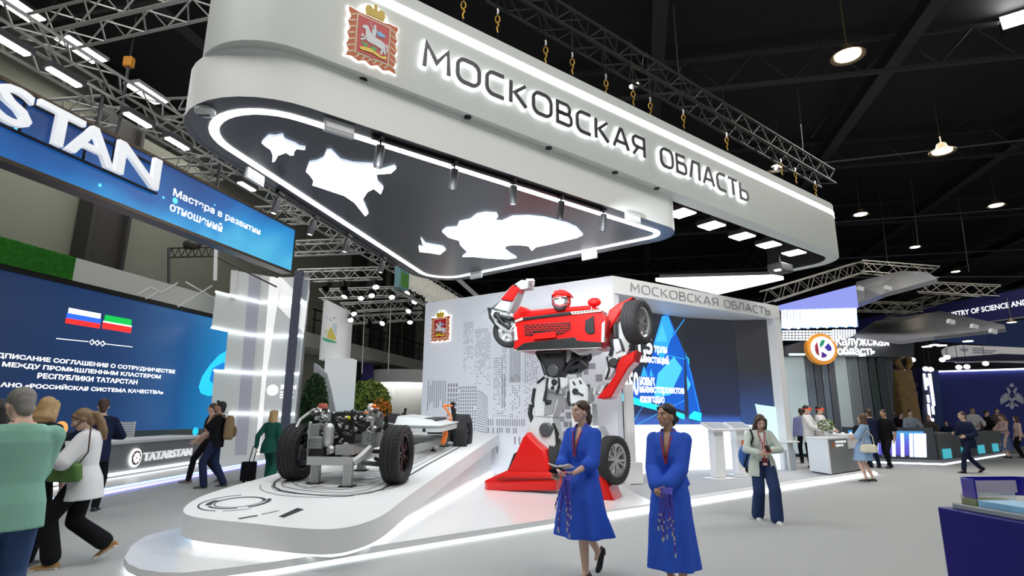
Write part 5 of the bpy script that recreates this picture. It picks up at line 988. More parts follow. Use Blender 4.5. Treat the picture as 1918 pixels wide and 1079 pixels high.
for s, xa, ya, xb, h in (("SPIEF'24", 526, 729, 555, .16), ('ST. PETERSBURG', 525, 736, 550, .05), ('INTERNATIONAL', 525, 741, 548, .05), ('ECONOMIC FORUM', 525, 746, 549, .05)): u0, v0 = wv(xa, ya); put_text(b, s, WVM, u0, wv(xb, ya)[0], v0, v0 + h, .07, 0, .02)
put('print', b, TEXTW, t, world=True, smooth=0, fixn=False)
# white rounded pavilion behind, with its picture
def vyl(name, label, cat, px0, px1, yt_, yb_, Y, m, **k): a, c = gy(px0, yb_, Y), gy(px1, yt_, Y); return a, c
a, c = gy(592, 700, 26), gy(648, 560, 26); r_ = (c.x - a.x) / 2; t = thing('white_pavilion', 'white rounded pavilion tower with a green and yellow picture', 'pavilion', (a.x + r_, 26 + r_, 0))
b = MB(); P = [(r_ * math.cos(k * PI / 20) * 1.15, -r_ * math.sin(k * PI / 20)) for k in range(21)]; zt0 = gy(595, 556, 26).z; zt1 = gy(645, 580, 26).z; zb0 = gy(600, 672, 26).z
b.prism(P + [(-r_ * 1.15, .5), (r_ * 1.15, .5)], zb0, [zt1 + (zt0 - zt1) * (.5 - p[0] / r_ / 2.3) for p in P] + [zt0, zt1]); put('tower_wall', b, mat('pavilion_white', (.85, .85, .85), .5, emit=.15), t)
b = MB(); a2 = gy(605, 760, 25.4); c2 = gy(661, 690, 25.4); b.prism([(a2.x - t.location.x if False else a2.x, 25.2), (c2.x, 25.2), (c2.x, 26), (a2.x, 26)], 0, zb0 - .05); put('tower_base', b, ramp_mat('base_glow', [(0, (.45, .72, .9)), (.6, (.8, .9, .95)), (1, (.9, .93, .95))], 2, .5, 3.2, .4), t, world=True)
b = MB(); Q = [gy(*p, 25.1) for p in ((588, 680), (600, 690), (612, 700), (620, 730), (628, 770), (634, 800), (585, 800))]; b.add([tuple(p) for p in Q] + [(p.x, p.y + .4, p.z) for p in Q], [tuple(range(7))] + [(i, (i + 1) % 7, 7 + (i + 1) % 7, 7 + i) for i in range(7)]); put('curved_fin', b, mat('fin_grey', (.5, .51, .52), .5), t, world=True)
b = MB()
def pic(P, k): b.add([tuple(gy(x, y, 25.99 - r_ - .0)) for x, y in P], [tuple(range(len(P)))], k)
pic([(602, 632), (612, 634), (630, 640), (631, 643), (618, 642), (606, 638)], 0); pic([(612, 632), (616, 618), (620, 612), (624, 620), (630, 634), (626, 638)], 1); pic([(606, 620), (614, 616), (612, 628)], 2); pic([(622, 606), (632, 606), (630, 630), (625, 622)], 3); pic([(610, 591), (613, 596), (612, 599)], 4); pic([(617, 594), (621, 600), (619, 603)], 4); pic([(624, 595), (629, 594), (626, 599)], 4)
put('picture', b, [mat('pic_green', (.12, .6, .3), .5), mat('pic_yellow', (.95, .75, .15), .5), mat('pic_pale_yellow', (.9, .85, .55), .5), mat('pic_pale_blue', (.75, .86, .95), .5), mat('pic_grey', (.5, .5, .55), .5)], t, world=True, smooth=0, fixn=False)
# plants
LEAF = [mat('leaf_dark', (.015, .05, .012), .7), mat('leaf_mid', (.035, .10, .02), .7), mat('leaf_light', (.22, .30, .05), .7), mat('flower_orange', (.85, .28, .03), .6)]
def foliage(name, label, cat, c, rad, n, mi, seed, lf=.12, pot=True):
    random.seed(seed); t = thing(name, label, cat, (c[0], c[1], 0)); b = MB()
    for k in range(n):
        d = Vector((random.gauss(0, 1), random.gauss(0, 1), random.gauss(0, 1))).normalized() * random.uniform(.75, 1.0); p = Vector((d.x * rad[0], d.y * rad[1], c[2] + d.z * rad[2])); u = Vector((random.gauss(0, 1), random.gauss(0, 1), random.gauss(0, 1))).normalized(); w = u.orthogonal().normalized(); L = lf * random.uniform(.6, 1.3)
        b.add([p - w * L * .3, p + u * L, p + w * L * .3, p - u * L * .4], [(0, 1, 2, 3)], random.choice(mi))
    put('foliage', b, LEAF, t, smooth=0, fixn=False)['kind'] = 'stuff'; b = MB(); b.ell((0, 0, c[2]), (rad[0] * .72, rad[1] * .72, rad[2] * .74)); put('inner_shrub', b, LEAF[0], t)
    if pot: b = MB(); b.lathe([(.001, 0), (rad[0] * .6, 0), (rad[0] * .7, .5), (rad[0] * .6, .5), (.001, .48)], 20); put('planter', b, WHITE, t)
a = gy(590, 735, 23.5); foliage('conical_shrub', 'dark green conifer shrub between the slate pillar and the white pavilion', 'shrub', (a.x, 23.5, 1.7), (.55, .5, 1.5), 2600, (0, 0, 1), 1, .13)
a = gy(690, 740, 27); foliage('yellow_green_bush', 'yellow green leafy bush beside the pale blue pavilion base', 'bush', (a.x, 27, 2.2), (1.0, .7, .9), 2200, (1, 2, 2), 2, .2)
a = gy(713, 765, 26); foliage('orange_flower_bush', 'bush of orange flowers behind the engine of the chassis', 'flowers', (a.x, 26, 1.75), (.5, .4, .45), 900, (1, 3, 3), 3, .14)
# white ring booth, blue flag banner, lettered beam
a, c = gy(694, 690, 33), gy(800, 690, 33); t = thing('white_ring_booth', 'white rounded booth with lit rim behind the mural wall edge', 'booth', ((a.x + c.x) / 2, 34.5, 0)); r_ = (c.x - a.x) / 2 * 1.1
for nm, z0, z1, m_ in (('booth_fascia', gy(740, 715, 33).z, gy(740, 690, 33).z, mat('booth_white', (.62, .62, .60), .5)), ('lower_rim', gy(740, 722, 33).z, gy(740, 718, 33).z, LIGHTS)):
    b = MB(); P = [(r_ * math.cos(k * PI / 16), -r_ * .6 * math.sin(k * PI / 16)) for k in range(17)]; b.prism(P + [(-r_, .3), (r_, .3)], z0, z1); put(nm, b, m_, t)
b = MB(); b.box((0, .3, 1.8), (r_ * 1.9, .2, 3.4)); put('booth_back', b, mat('booth_beige', (.42, .41, .37), .6), t)
for x in (704, 728): q = gy(x, 760, 33); b = MB(); b.box((q.x - t.location.x, -.5, 1.7), (.08, .08, 3.5)); put('booth_post', b, SATIN, t)
a, c = gy(672, 720, 36), gy(701, 672, 36); b = MB(); b.box(((a.x + c.x) / 2, 36, (a.z + c.z) / 2 - 1.0), (c.x - a.x, .08, c.z - a.z + 2)); tag(put('hanging_banner', b, mat('violet_banner', (.07, .06, .26), .6)), 'dark violet banner hanging behind the white ring booth', 'banner')
z6 = 6.2; a, c = gz(748, 520, z6), gz(850, 575, z6); a0 = gl(752, 548, a, c); LMx = frame((a.x, a.y, 0), c - a); lx = lambda x, y: plane_xy(LMx, gl(x, y, a, c)); t = thing('lettered_beam', 'row of white letters with a small green crest fixed to the far truss', 'sign', a)
b = MB(); u0, v0 = lx(758, 543); u1 = lx(862, 570)[0]; put_text(b, 'БЕЛГОРОДСКАЯ ОБЛАСТЬ', LMx, u0, u1, v0, v0 + .85, .1, 0, .03, .2); put('lettering', b, mat('ivory_letter', (.75, .73, .66), .5, emit=.15), t, world=True, smooth=0, fixn=False)
b = MB(); u, v = lx(750, 532); b.box((u, v0 + .5, .05), (.75, 1.1, .2), 0, LMx); b.box((u, v0 + .25, .16), (.6, .5, .02), 1, LMx); put('green_crest', b, [mat('crest_blue', (.25, .5, .55), .4), mat('crest_green', (.15, .42, .1), .4)], t, world=True)
b = MB(); b.box(((u0 + u1) / 2, v0 - .12, -.1), (u1 - u0 + 1.5, .1, .1), 0, LMx); put('beam', b, TRUSSM, t, world=True)
# trusses and stage lamps over the far booths
for x0_, y0_, x1_, y1_, Y, lb in ((560, 517, 715, 512, 21, 'silver truss crossing above the slate pillar top'), (600, 552, 780, 545, 25, 'silver truss carrying the row of bright stage lamps'), (640, 577, 790, 569, 26.5, 'second silver truss below the row of bright stage lamps'), (650, 600, 792, 592, 30, 'thin far truss above the black balcony railing')):
    truss('lighting_truss', gy(x0_, y0_, Y), gy(x1_, y1_, Y), .4, lb, r=.032)
for k, x in enumerate((663, 712)): b = MB(); b.tube([gy(x + 20, 570, 26), gy(x + 15, 700, 26)], .025, 6); tag(put('hanging_cable', b, TRUSSM), ['thin pale cable hanging in front of the balcony, left one', 'thin pale cable hanging in front of the balcony, right one'][k], 'cable')
b = MB(); b.tube([gy(838, 505, 17), gy(905, 565, 17)], .09, 4); tag(put('roof_strut', b, mat('pale_strut', (.42, .42, .40), .5)), 'pale slanting strut behind the rear corner of the canopy', 'strut')
sl_ = None; SPOTS = ((610, 541, 21, 0), (644, 540, 21, 0), (704, 538, 21, 1), (645, 556, 24.6, 2), (676, 559, 24.6, 2), (696, 554, 24.6, 2), (734, 557, 24.6, 2), (763, 549, 24.6, 1), (776, 566, 25, 1), (663, 588, 26, 1), (657, 600, 26, 1), (692, 612, 27, 0), (716, 606, 27, 1), (765, 583, 26, 1), (768, 604, 27, 1))
nm = ['black stage lamp just right of the slate pillar', 'black stage lamp above the white pavilion', 'stage lamp tilted left under the highest far truss', 'brightest stage lamp at the left of the row', 'second bright stage lamp of the row', 'third bright stage lamp of the row', 'fourth bright stage lamp of the row', 'stage lamp right below the ivory letters', 'stage lamp beside the mural wall top corner', 'lower stage lamp over the balcony, near the pavilion', 'lowest stage lamp beside the pavilion', 'dark stage lamp over the balcony railing', 'stage lamp over the balcony by the pale cable', 'stage lamp left of the mural wall', 'stage lamp at the mural wall, under another lamp']
for (x, y, Y, kind), l in zip(SPOTS, nm):
    p = gy(x, y, Y); M = Matrix.Translation(p) @ Matrix.Rotation(random.uniform(-.6, .6), 4, 'Z') @ Matrix.Rotation(random.uniform(-.9, -.5), 4, 'X') @ Matrix.Scale(.72, 4)
    t = thing('stage_lamp', l, 'lamp', M=M, group='stage lamps over the far booths'); b = MB(); b.lathe([(.001, .5), (.12, .48), (.16, .3), (.2, .02), (.2, -.02), (.17, .0), (.14, .2)], 16); put('lamp_body', b, BLACK, t); b = MB(); b.tube([(-.2, 0, .2), (-.22, 0, .6), (.22, 0, .6), (.2, 0, .2)], .02, 6); put('yoke', b, BLACK, t)
    if kind: b = MB(); b.lathe([(.001, .01), (.17, .01), (.17, .0), (.001, -.0)], 16); put('lens', b, mat('lens_glow', (1, 1, 1), .5, emit=6) if kind == 1 else mat('lens_bright', (1, 1, 1), .5, emit=40, ecol=(.95, 1, 1)), t)
# rig frame standing on the pale cornice
t = thing('rig_frame', 'small dark rig frame standing above the silver cornice', 'frame', hall(x1, 18)); b = MB()
p = [gy(316, 465, 20), gy(405, 463, 20), gy(520, 520, 20)]; p.append(gy(316, 530, 20)); p.append(gy(403, 525, 20))
b.tube([p[0], p[3]], .05, 6); put('post', b, DKGREY, t, world=True); b = MB(); b.tube([p[1], p[4]], .07, 6); put('post', b, SATIN, t, world=True); b = MB()
for q in (0, .35): b.tube([p[0] - Vector((0, 0, q)), p[1] - Vector((0, 0, q)), p[2] - Vector((0, 0, q))], .03, 6)
for k in range(14): f = k / 14; g_ = (k + 1) / 14; A_ = p[0].lerp(p[1], f); B_ = p[0].lerp(p[1], g_) - Vector((0, 0, .35)); b.tube([A_, B_] if k % 2 else [A_ - Vector((0, 0, .35)), B_ + Vector((0, 0, .35))], .018, 4)
b.ell((gy(360, 458, 20)), (.35, .2, .2)); put('top_rail', b, DARKTR, t, world=True)
# ================================================================ furniture of the white stand
def kiosk(px, py, topy, M0, l, g='white information kiosks'):
    p = gz(px, py, .105); M = Matrix.Translation(p) @ Matrix.Rotation(.35, 4, 'Z'); return thing('information_kiosk', l, 'kiosk', M=M, group=g)
kk = None
for px, py, l in ((1349, 897, 'white information kiosk with slanted top, the one nearer the woman in blue'), (1390, 891, 'white information kiosk with slanted top and small red crest, nearer the phone woman')):
    t = kiosk(px, py, 793, None, l); b = MB(); b.box((0, .05, .58), (.28, .22, 1.1)); put('kiosk_column', b, SATIN, t, bevel=.01); b = MB(); b.box((0, .02, .012), (.6, .5, .024)); put('base_plate', b, SATIN, t, bevel=.006)
    b = MB(); b.box((0, 0, 0), (.62, .46, .05), 0, TR(0, 0, 1.2, -.38 + .76)); put('slanted_top', b, SATIN, t, bevel=.008); b = MB(); b.box((0, 0, .027), (.52, .34, .006), 0, TR(0, 0, 1.2, .38)); put('touch_screen', b, mat('kiosk_screen', (.55, .6, .66), .2), t)
    if px > 1370: b = MB(); b.box((.05, -.065, .78), (.08, .01, .15)); put('crest_print', b, E_OR, t)
p = gz(1183, 905, .12); t = thing('white_pylon', 'tall slim white pylon on a square base beside the robot arm', 'pylon', p, .3); b = MB(); b.box((0, 0, .22), (.40, .34, .44)); put('pylon_base', b, SATIN, t, bevel=.01); b = MB(); hz_ = gy(1180, 720, p.y).z - p.z; b.box((0, 0, .44 + (hz_ - .44) / 2), (.2, .12, hz_ - .44)); put('pylon_mast', b, SATIN, t, bevel=.01)
p = gz(1478, 880, .105); t = thing('cafe_table', 'small round white table with grey box stand by the white end column', 'table', p); b = MB(); b.lathe([(.001, .74), (.33, .74), (.34, .76), (.33, .78), (.001, .78)], 28); put('table_top', b, SATIN, t); b = MB(); b.box((0, 0, .27), (.3, .3, .54)); put('table_stand', b, mat('grey_acrylic', (.40, .44, .48), .3), t, bevel=.01); b = MB(); b.tube([(0, 0, .5), (0, 0, .75)], .04); put('table_column', b, ALU, t)
# reception counter with the two white coats
ca, cb, cc = gz(1518.5, 884.6, .105), gz(1557, 891, .105), gz(1617, 881, .105); cx_ = (cc - cb); CM = frame(cb, cx_); depth = (ca - cb).length; n_ = Vector((CM[0][2], CM[1][2], 0)); dd = (ca - cb); Lc = cx_.length
t = thing('reception_counter', 'white and grey reception counter with small emblem and white lettering', 'counter', cb); H0 = 1.02
def cpar(u0, u1, z0, z1, v0=0.0, v1=1.0): A = cb + cx_ * u0 + dd * v0; return [tuple((cb + cx_ * u + dd * v)[:2]) for u, v in ((u0, v0), (u1, v0), (u1, v1), (u0, v1))]
b = MB(); b.prism(cpar(.0, 1, 0, 0), .14, H0 - .04); put('counter_body', b, mat('counter_grey', (.22, .23, .24), .5), t, world=True)
b = MB(); b.prism(cpar(-.012, .02, 0, 0, -.02, 1.02), .14, H0 - .04); b.prism(cpar(-.02, .62, 0, 0, -.03, 1.05), H0 - .04, H0); b.prism(cpar(.58, 1.02, 0, 0, -.06, 1.05), H0 - .30, H0 + .06); put('counter_top', b, WHITE, t, world=True, bevel=.008)
b = MB(); b.prism(cpar(.03, .97, 0, 0, .05, .95), .105, .14); put('plinth', b, DKGREY, t, world=True)
b = MB(); M = CM
for s, z in (('МОСКОВСКАЯ', .78), ('ОБЛАСТЬ', .69)): put_text(b, s, M, Lc * .22, Lc * (.22 + (.32 if s[0] == 'М' else .24)), z, z + .055, .006, 0, .01)
put('lettering', b, TEXTW, t, world=True, smooth=0, fixn=False); b = MB(); b.box((Lc * .15, .74, .004), (.11, .15, .01), 0, M); put('crest_print', b, E_OR, t, world=True)
p = cb + cx_ * .42 + dd * .7; p.z = H0; t = thing('flower_vase', 'glass vase of white and green flowers on the reception counter', 'vase', p); b = MB(); b.lathe([(.001, 0), (.06, 0), (.08, .16), (.07, .16), (.05, .02), (.001, .015)], 18); put('vase', b, GLASS, t); random.seed(4); b = MB()
for k in range(260): d = Vector((random.gauss(0, 1), random.gauss(0, 1), random.gauss(0, 1))).normalized(); q = Vector((d.x * .19, d.y * .19, .3 + d.z * .15)); u = Vector((random.gauss(0, 1), random.gauss(0, 1), random.gauss(0, 1))).normalized(); w_ = u.orthogonal() * .02; b.add([q - w_, q + u * .06, q + w_, q - u * .03], [(0, 1, 2, 3)], random.choice((1, 2, 4)))
put('bouquet', b, LEAF + [mat('petal_white', (.8, .8, .74), .6)], t, smooth=0, fixn=False)['kind'] = 'stuff'
# ================================================================ glass pavilion with the round K sign
def ybox(b, x0, y0, x1, y1, Y, dep, m=0): ym = (y0 + y1) / 2; a, c = gy(x0, ym, Y), gy(x1, ym, Y); za, zc = gy(x0, y1, Y).z, gy(x0, y0, Y).z; b.box(((a.x + c.x) / 2, Y + dep / 2, (za + zc) / 2), (abs(c.x - a.x), dep, abs(zc - za)), m)
def ypoly(b, P, Y, dep, m=0):
    Q = [gy(x, y, Y) for x, y in P]; n = len(Q); b.add([tuple(q) for q in Q] + [(q.x, q.y + dep, q.z) for q in Q], [tuple(range(n)), tuple(range(2 * n - 1, n - 1, -1))] + [(i, n + i, n + (i + 1) % n, (i + 1) % n) for i in range(n)], m)
KY = 23.0
t = thing('glass_pavilion', 'pavilion of grey and pale glass columns behind the white coats', 'pavilion', (gy(1580, 800, KY).x, KY, 0))
for x0_, x1_, m_ in ((1478, 1516, mat('pale_blue_glass', (.52, .62, .66), .2, emit=.18, ecol=(.6, .75, .8))), (1518, 1532, mat('blue_grey_glass', (.22, .28, .35), .2)), (1533, 1546, mat('grey_glass', (.14, .16, .19), .2)), (1547, 1559, mat('blue_grey_glass', (.22, .28, .35), .2)), (1560, 1572, mat('grey_glass', (.14, .16, .19), .2)), (1573, 1596, mat('light_glass', (.50, .58, .60), .2, emit=.1, ecol=(.6, .7, .72))), (1597, 1618, mat('mid_glass', (.26, .30, .33), .2)), (1619, 1636, mat('grey_glass', (.14, .16, .19), .2)), (1637, 1652, mat('dark_green_glass', (.03, .06, .055), .15)), (1653, 1672, mat('dark_glass', (.03, .04, .045), .15))):
    b = MB(); ybox(b, x0_, 668, x1_, 850, KY, .6); put('glass_column', b, m_, t, world=True, bevel=.05)
b = MB(); ypoly(b, [(1476, 660), (1672, 660), (1676, 852), (1480, 852)], KY + .62, .1); put('back_panel', b, mat('grey_back_panel', (.15, .17, .20), .4), t, world=True)
b = MB(); ypoly(b, [(1470, 668), (1470, 650), (1500, 640), (1580, 634), (1700, 625), (1712, 632), (1712, 668)], KY - .3, 1.2); put('top_beam', b, mat('beam_smoke', (.10, .105, .115), .3), t, world=True)
b = MB(); ypoly(b, [(1478, 662), (1508, 662), (1508, 666), (1478, 666)], KY - .32, .1); ypoly(b, [(1575, 660), (1600, 659), (1600, 663), (1575, 664)], KY - .32, .1); ypoly(b, [(1610, 664), (1622, 663), (1622, 667), (1610, 668)], KY - .32, .1); put('light_slot', b, mat('slot_cyan', (.5, .9, 1), .5, emit=1.2, ecol=(.5, .85, .95)), t, world=True)
# hanging curtain of white tubes with blue glow
t = thing('tube_curtain', 'hanging curtain of white light tubes in blue glow above the round sign', 'light curtain', (gy(1530, 600, KY).x, KY - 1, gy(1530, 575, KY).z))
b = MB(); ypoly(b, [(1459, 572), (1603, 534), (1608, 576), (1460, 580)], KY - 1.2, .3); put('glow_band', b, ramp_mat('blue_band', [(0, (.24, .28, .75)), (.5, (.28, .48, .9)), (1, (.36, .75, 1))], 0, 10.8, 14.2, .85, .2, 1), t, world=True)
for k in range(24):
    x = 1465 + k * 5.95; b = MB(); yb_ = 614 - .2 * k + (k % 3) * 1.5; ypoly(b, [(x, 576), (x + 3.0, 576), (x + 3.6, yb_), (x + .6, yb_)], KY - 1.1 - .04 * (k % 2), .1); put('light_tube', b, mat('tube_white', (.8, .85, .9), .5, emit=.6, ecol=(.85, .92, 1)), t, world=True)
b = MB(); ypoly(b, [(1464, 596), (1606, 592), (1608, 612), (1464, 616)], KY - .8, .05); put('glow_back', b, mat('pale_blue_glow', (.3, .55, .8), .5, emit=.3, ecol=(.04, .12, .5)), t, world=True)
b = MB()
for j in range(4):
    for k in range(15): x = 1466 + k * 6.3; y = 619 + j * 5; ypoly(b, [(x, y), (x + 4.2, y), (x + 4.2, y + 3.6), (x, y + 3.6)], KY - .9, .05)
put('light_dot', b, mat('tube_white', (.9, .95, 1), .5, emit=1.1), t, world=True)['kind'] = 'stuff'
for k in range(9): b = MB(); x = 1560 + k * 5; ypoly(b, [(x, 617), (x + 2.5, 617), (x + 3, 640 - k * 1.4), (x + .5, 640 - k * 1.4)], KY - .9, .05); put('light_tube', b, mat('tube_white', (.9, .95, 1), .5, emit=1.1), t, world=True)
# round sign
p = gy(1537, 654, KY - .8); t = thing('round_sign', 'round orange rimmed sign with coloured K and white lettering on dark beam', 'sign', p); M = frame(p, (1, .05, 0)); R_ = 29.5 / 1087 * (KY - .8)
b = MB(); b.lathe([(.001, .12), (R_, .12), (R_ * 1.02, .08), (R_ * 1.02, -.1), (.001, -.1)], 40, 0, M); put('orange_rim', b, mat('sign_orange', (.85, .33, .04), .4, emit=.15), t, world=True); b = MB(); b.lathe([(.001, .15), (R_ * .8, .15), (R_ * .8, .1)], 40, 0, M); put('white_disc', b, mat('sign_white', (.85, .85, .88), .4, emit=.35), t, world=True)
b = MB()
def seg(P, k): b.prism([(x * R_, y * R_) for x, y in P], .15, .17, k, M)
seg([(-.52, -.12), (-.50, .2), (-.36, .42), (-.32, .1), (-.30, -.42), (-.44, -.36)], 0); seg([(-.18, .28), (.0, .58), (.2, .52), (.02, .22), (-.16, .1)], 1); seg([(.12, .08), (.4, .36), (.56, .1), (.56, -.1), (.34, -.14)], 2); seg([(-.1, -.2), (.24, -.42), (.05, -.56), (-.16, -.56)], 3)
put('letter_picture', b, [mat('k_red', (.45, .03, .08), .4), mat('k_green', (.02, .38, .22), .4), mat('k_blue', (.06, .05, .5), .4), mat('k_violet', (.10, .03, .36), .4)], t, world=True, smooth=0)
b = MB(); M2 = frame(gy(1566, 655, KY - .5), (1, 0, .0)); Mi = M2.inverted()
def kt(s, x0_, yb_, x1_, yt_): a = Mi @ gy(x0_, yb_, KY - .5); c = Mi @ gy(x1_, yt_, KY - .5); put_text(b, s, M2, a.x, c.x, a.y, c.y, .04, 0, .012, .03)
kt('Калужская', 1566, 652, 1662, 630); kt('область', 1569, 665, 1637, 649); put('lettering', b, TEXTW, t, world=True, smooth=0, fixn=False)
# grey roofs and trusses over it
GRF = mat('grey_canopy_metal', (.17, .18, .20), .35, .5)
def sheet(name, label, P, th, m_):
    b = MB(); n = len(P); b.add([tuple(p) for p in P] + [(p[0], p[1], p[2] + th) for p in P], [tuple(range(n)), tuple(range(2 * n - 1, n - 1, -1))] + [(i, n + i, n + (i + 1) % n, (i + 1) % n) for i in range(n)]); return tag(put(name, b, m_, smooth=0), label, 'canopy')
sheet('grey_canopy', 'upper flat grey canopy sheet behind the blue glowing tubes', [gy(1604, 578, 22), gy(1660, 556, 20.5), gy(1757, 530, 19), gy(1738, 516, 22), gy(1690, 513, 24), gy(1604, 534, 25)], .15, GRF)
sheet('grey_canopy', 'lower pointed grey canopy sheet with small reflections, above the desks', [gy(1600, 632, 22), gy(1685, 645, 19), gy(1750, 637, 18.5), gy(1885, 622, 19), gy(1882, 614, 22), gy(1762, 587, 27), gy(1640, 606, 27)], .12, GRF)
lbx = None
for x, y, lb in ((1611, 541, 'upper canopy left'), (1663, 540, 'upper canopy right'), (1781, 603, 'lower canopy left'), (1825, 612, 'lower canopy middle'), (1860, 621, 'lower canopy tip')):
    p = gy(x, y, 18.6); b = MB(); b.box((0, 0, 0), (.2, .12, .14)); b2 = tag(put('canopy_floodlight', b, SIGNB), 'small square floodlight under the ' + lb, 'lamp', 'small floodlights under the grey canopies'); b2.matrix_basis = Matrix.Translation(p) @ Matrix.Rotation(.3, 4, 'Y')
for a, c, s_, lb in (((1436, 556, 22), (1614, 500, 25), .5, 'silver truss rising from the white header to the back right'), ((1612, 500, 25), (1756, 512, 24), .5, 'silver truss continuing level above the upper grey canopy'), ((1720, 538, 27), (1874, 546, 25), .5, 'silver truss above the pointed grey canopy'), ((1600, 574, 28), (1722, 577, 28), .45, 'dark silver truss between the two grey canopies'), ((1660, 590, 30), (1790, 548, 26), .45, 'slanting truss meeting the truss above the pointed canopy')):
    truss('lighting_truss', gy(*a), gy(*c), s_, lb, mat('dull_truss', (.26, .25, .22), .4, .5), r=.03)
# striped counter and desks
_a, _b, _c = gz(1600, 866), gz(1768, 871), gz(1890, 851); t = thing('side_stage', 'low grey stage under the striped counter and dark desks at right', 'stage', _b); _d = (_c - _b).normalized()
b = MB(); b.prism([tuple(_a[:2]), tuple(_b[:2]), tuple((_c + _d * 8)[:2]), tuple((_c + _d * 8 + Vector((-6, 12, 0)))[:2]), tuple((_a + Vector((1, 12, 0)))[:2])], 0, .14); put('stage_deck', b, mat('right_stage_carpet', (.25, .26, .29), .8), t, world=True)
sa, sb, sc = gz(1600, 866), gz(1768, 871), gz(1890, 851); t = thing('striped_counter', 'long counter with glowing blue and white stripes', 'counter', sb); M = frame(sa + Vector((0, .25, 0)), sb - sa); L_ = (sb - sa).length; st = lambda x, y: plane_xy(M, gl(x, y, sa + Vector((0, .25, 0)), sb + Vector((0, .25, 0)))); M3 = M; zt0 = st(1765, 802)[1]
b = MB(); b.box((L_ / 2, zt0 / 2, -.4), (L_, zt0, .8), 0, M); put('counter_body', b, mat('dark_metal_counter', (.09, .10, .12), .35, .4), t, world=True)
b = MB(); b.box((L_ / 2 - .12, (zt0 - .1 + .25) / 2, .01), (L_ - .35, zt0 - .38, .03), 0, M); o = put('stripe_panel', b, ramp_mat('stripe_glow', [(0, (.10, .06, .55)), (.5, (.12, .14, .75)), (1, (.05, .45, .85))], 2, .2, 1.2, .7), t, world=True)
for k in range(11): b = MB(); x = L_ - .5 - k * .26; w_ = .36 if k == 0 else .10; b.prism([(x - w_ / 2 + .08, zt0 - .19), (x + w_ / 2 + .08, zt0 - .19), (x + w_ / 2 + .0, .22), (x - w_ / 2, .22)], .03, .05, 0, M); put('light_stripe', b, mat('stripe_white', (.8, .92, 1), .5, emit=1.0, ecol=(.75, .9, 1)), t, world=True)
b = MB(); b.tube([tuple(sa + Vector((0, 0, .02))), tuple(sb + Vector((0, 0, .02))), tuple(sc + Vector((0, 0, .02)))], .03, 6); put('floor_light_line', b, LIGHTS, t, world=True)
t = thing('desk_row', 'low dark grey desks with small cyan screens behind the striding man', 'desk', (sb + sc) / 2); M = frame(sb + Vector((.2, .4, 0)), sc - sb); L_ = (sc - sb).length; b = MB(); b.box((L_ / 2, .5, -.4), (L_, 1.0, .8), 0, M); put('desk_body', b, mat('dark_desk', (.10, .105, .11), .5), t, world=True)
for k in range(4): b = MB(); b.box((.8 + k * 2.3, .32, .02), (.9, .32, .04), 0, M); o = put('cyan_screen', b, mat('cyan_screen', (.05, .35, .45), .4, emit=.6, ecol=(.05, .45, .55)), t, world=True)
# blue walls with crest
BW = mat('deep_blue_wall', (.026, .036, .27), .5); Yb = 30
t = thing('blue_wall', 'deep blue wall with white double-headed eagle crest and lit top edge', 'wall panel', (gy(1840, 760, Yb).x, Yb, 0)); b = MB(); ypoly(b, [(1758, 850), (1758, 694), (2000, 687), (2000, 850)], Yb, .3); put('wall_face', b, BW, t, world=True); b = MB(); ypoly(b, [(1744, 850), (1744, 693), (1758, 693), (1772, 850)], Yb - .2, .3); put('bevelled_edge', b, mat('mid_blue_edge', (.05, .10, .34), .5), t, world=True); b = MB(); ypoly(b, [(1754, 697), (1754, 695), (2000, 687), (2000, 690)], Yb - .1, .2); put('light_line', b, LIGHTS, t, world=True)
b = MB(); c_ = (1896, 742)
def ep(P): ypoly(b, [(c_[0] + x, c_[1] + y) for x, y in P], Yb - .06, .05)
for s in (-1, 1):
    for k in range(6): a0 = -.15 + k * .24; x0_, y0_ = 6 * math.cos(a0), 4 - 7 * math.sin(a0); x1_, y1_ = 22 * math.cos(a0 - .1), -1 - 17 * math.sin(a0 - .15) + 8; ep([(s * x0_, y0_), (s * x1_, y1_), (s * (x1_ - .8), y1_ + 3), (s * x0_, y0_ + 2)])
    ep([(s * 2, -8), (s * 7, -16), (s * 11, -14), (s * 8, -11), (s * 6, -4)]); ep([(s * 3, 12), (s * 12, 18), (s * 11, 20), (s * 2, 17)])
ep([(-5, -4), (5, -4), (6, 6), (0, 12), (-6, 6)]); ep([(-4, -20), (0, -24), (4, -20), (3, -17), (-3, -17)]); ep([(-5, 12), (5, 12), (3, 22), (0, 25), (-3, 22)])
put('eagle_crest', b, mat('crest_white', (.72, .75, .88), .5), t, world=True, smooth=0)
b = MB(); ypoly(b, [(1893, 738), (1899, 738), (1899, 744), (1896, 747), (1893, 744)], Yb - .08, .02); put('crest_shield', b, BW, t, world=True, smooth=0)
t = thing('violet_wall', 'dark violet wall with pale bilingual lettering behind the wooden column', 'wall panel', (gy(1710, 760, 33).x, 33, 0)); b = MB(); ypoly(b, [(1660, 850), (1660, 690), (1746, 690), (1746, 850)], 33, .3); put('wall_face', b, mat('violet_wall_paint', (.035, .022, .11), .5), t, world=True); b = MB(); M2 = frame(gy(1672, 725, 32.95), (1, 0, 0)); Mi = M2.inverted()
for s, x0_, yb_, x1_, yt_ in (('Президентский', 1673, 729, 1760, 714), ('Presidential Center', 1675, 742, 1765, 729)): a = Mi @ gy(x0_, yb_, 32.95); c = Mi @ gy(x1_, yt_, 32.95); s = s; put_text(b, s[:11], M2, a.x, a.x + (c.x - a.x) * .8, a.y, c.y, .02, 0, .0)
put('lettering', b, mat('dim_letter', (.45, .43, .55), .5), t, world=True, smooth=0, fixn=False)
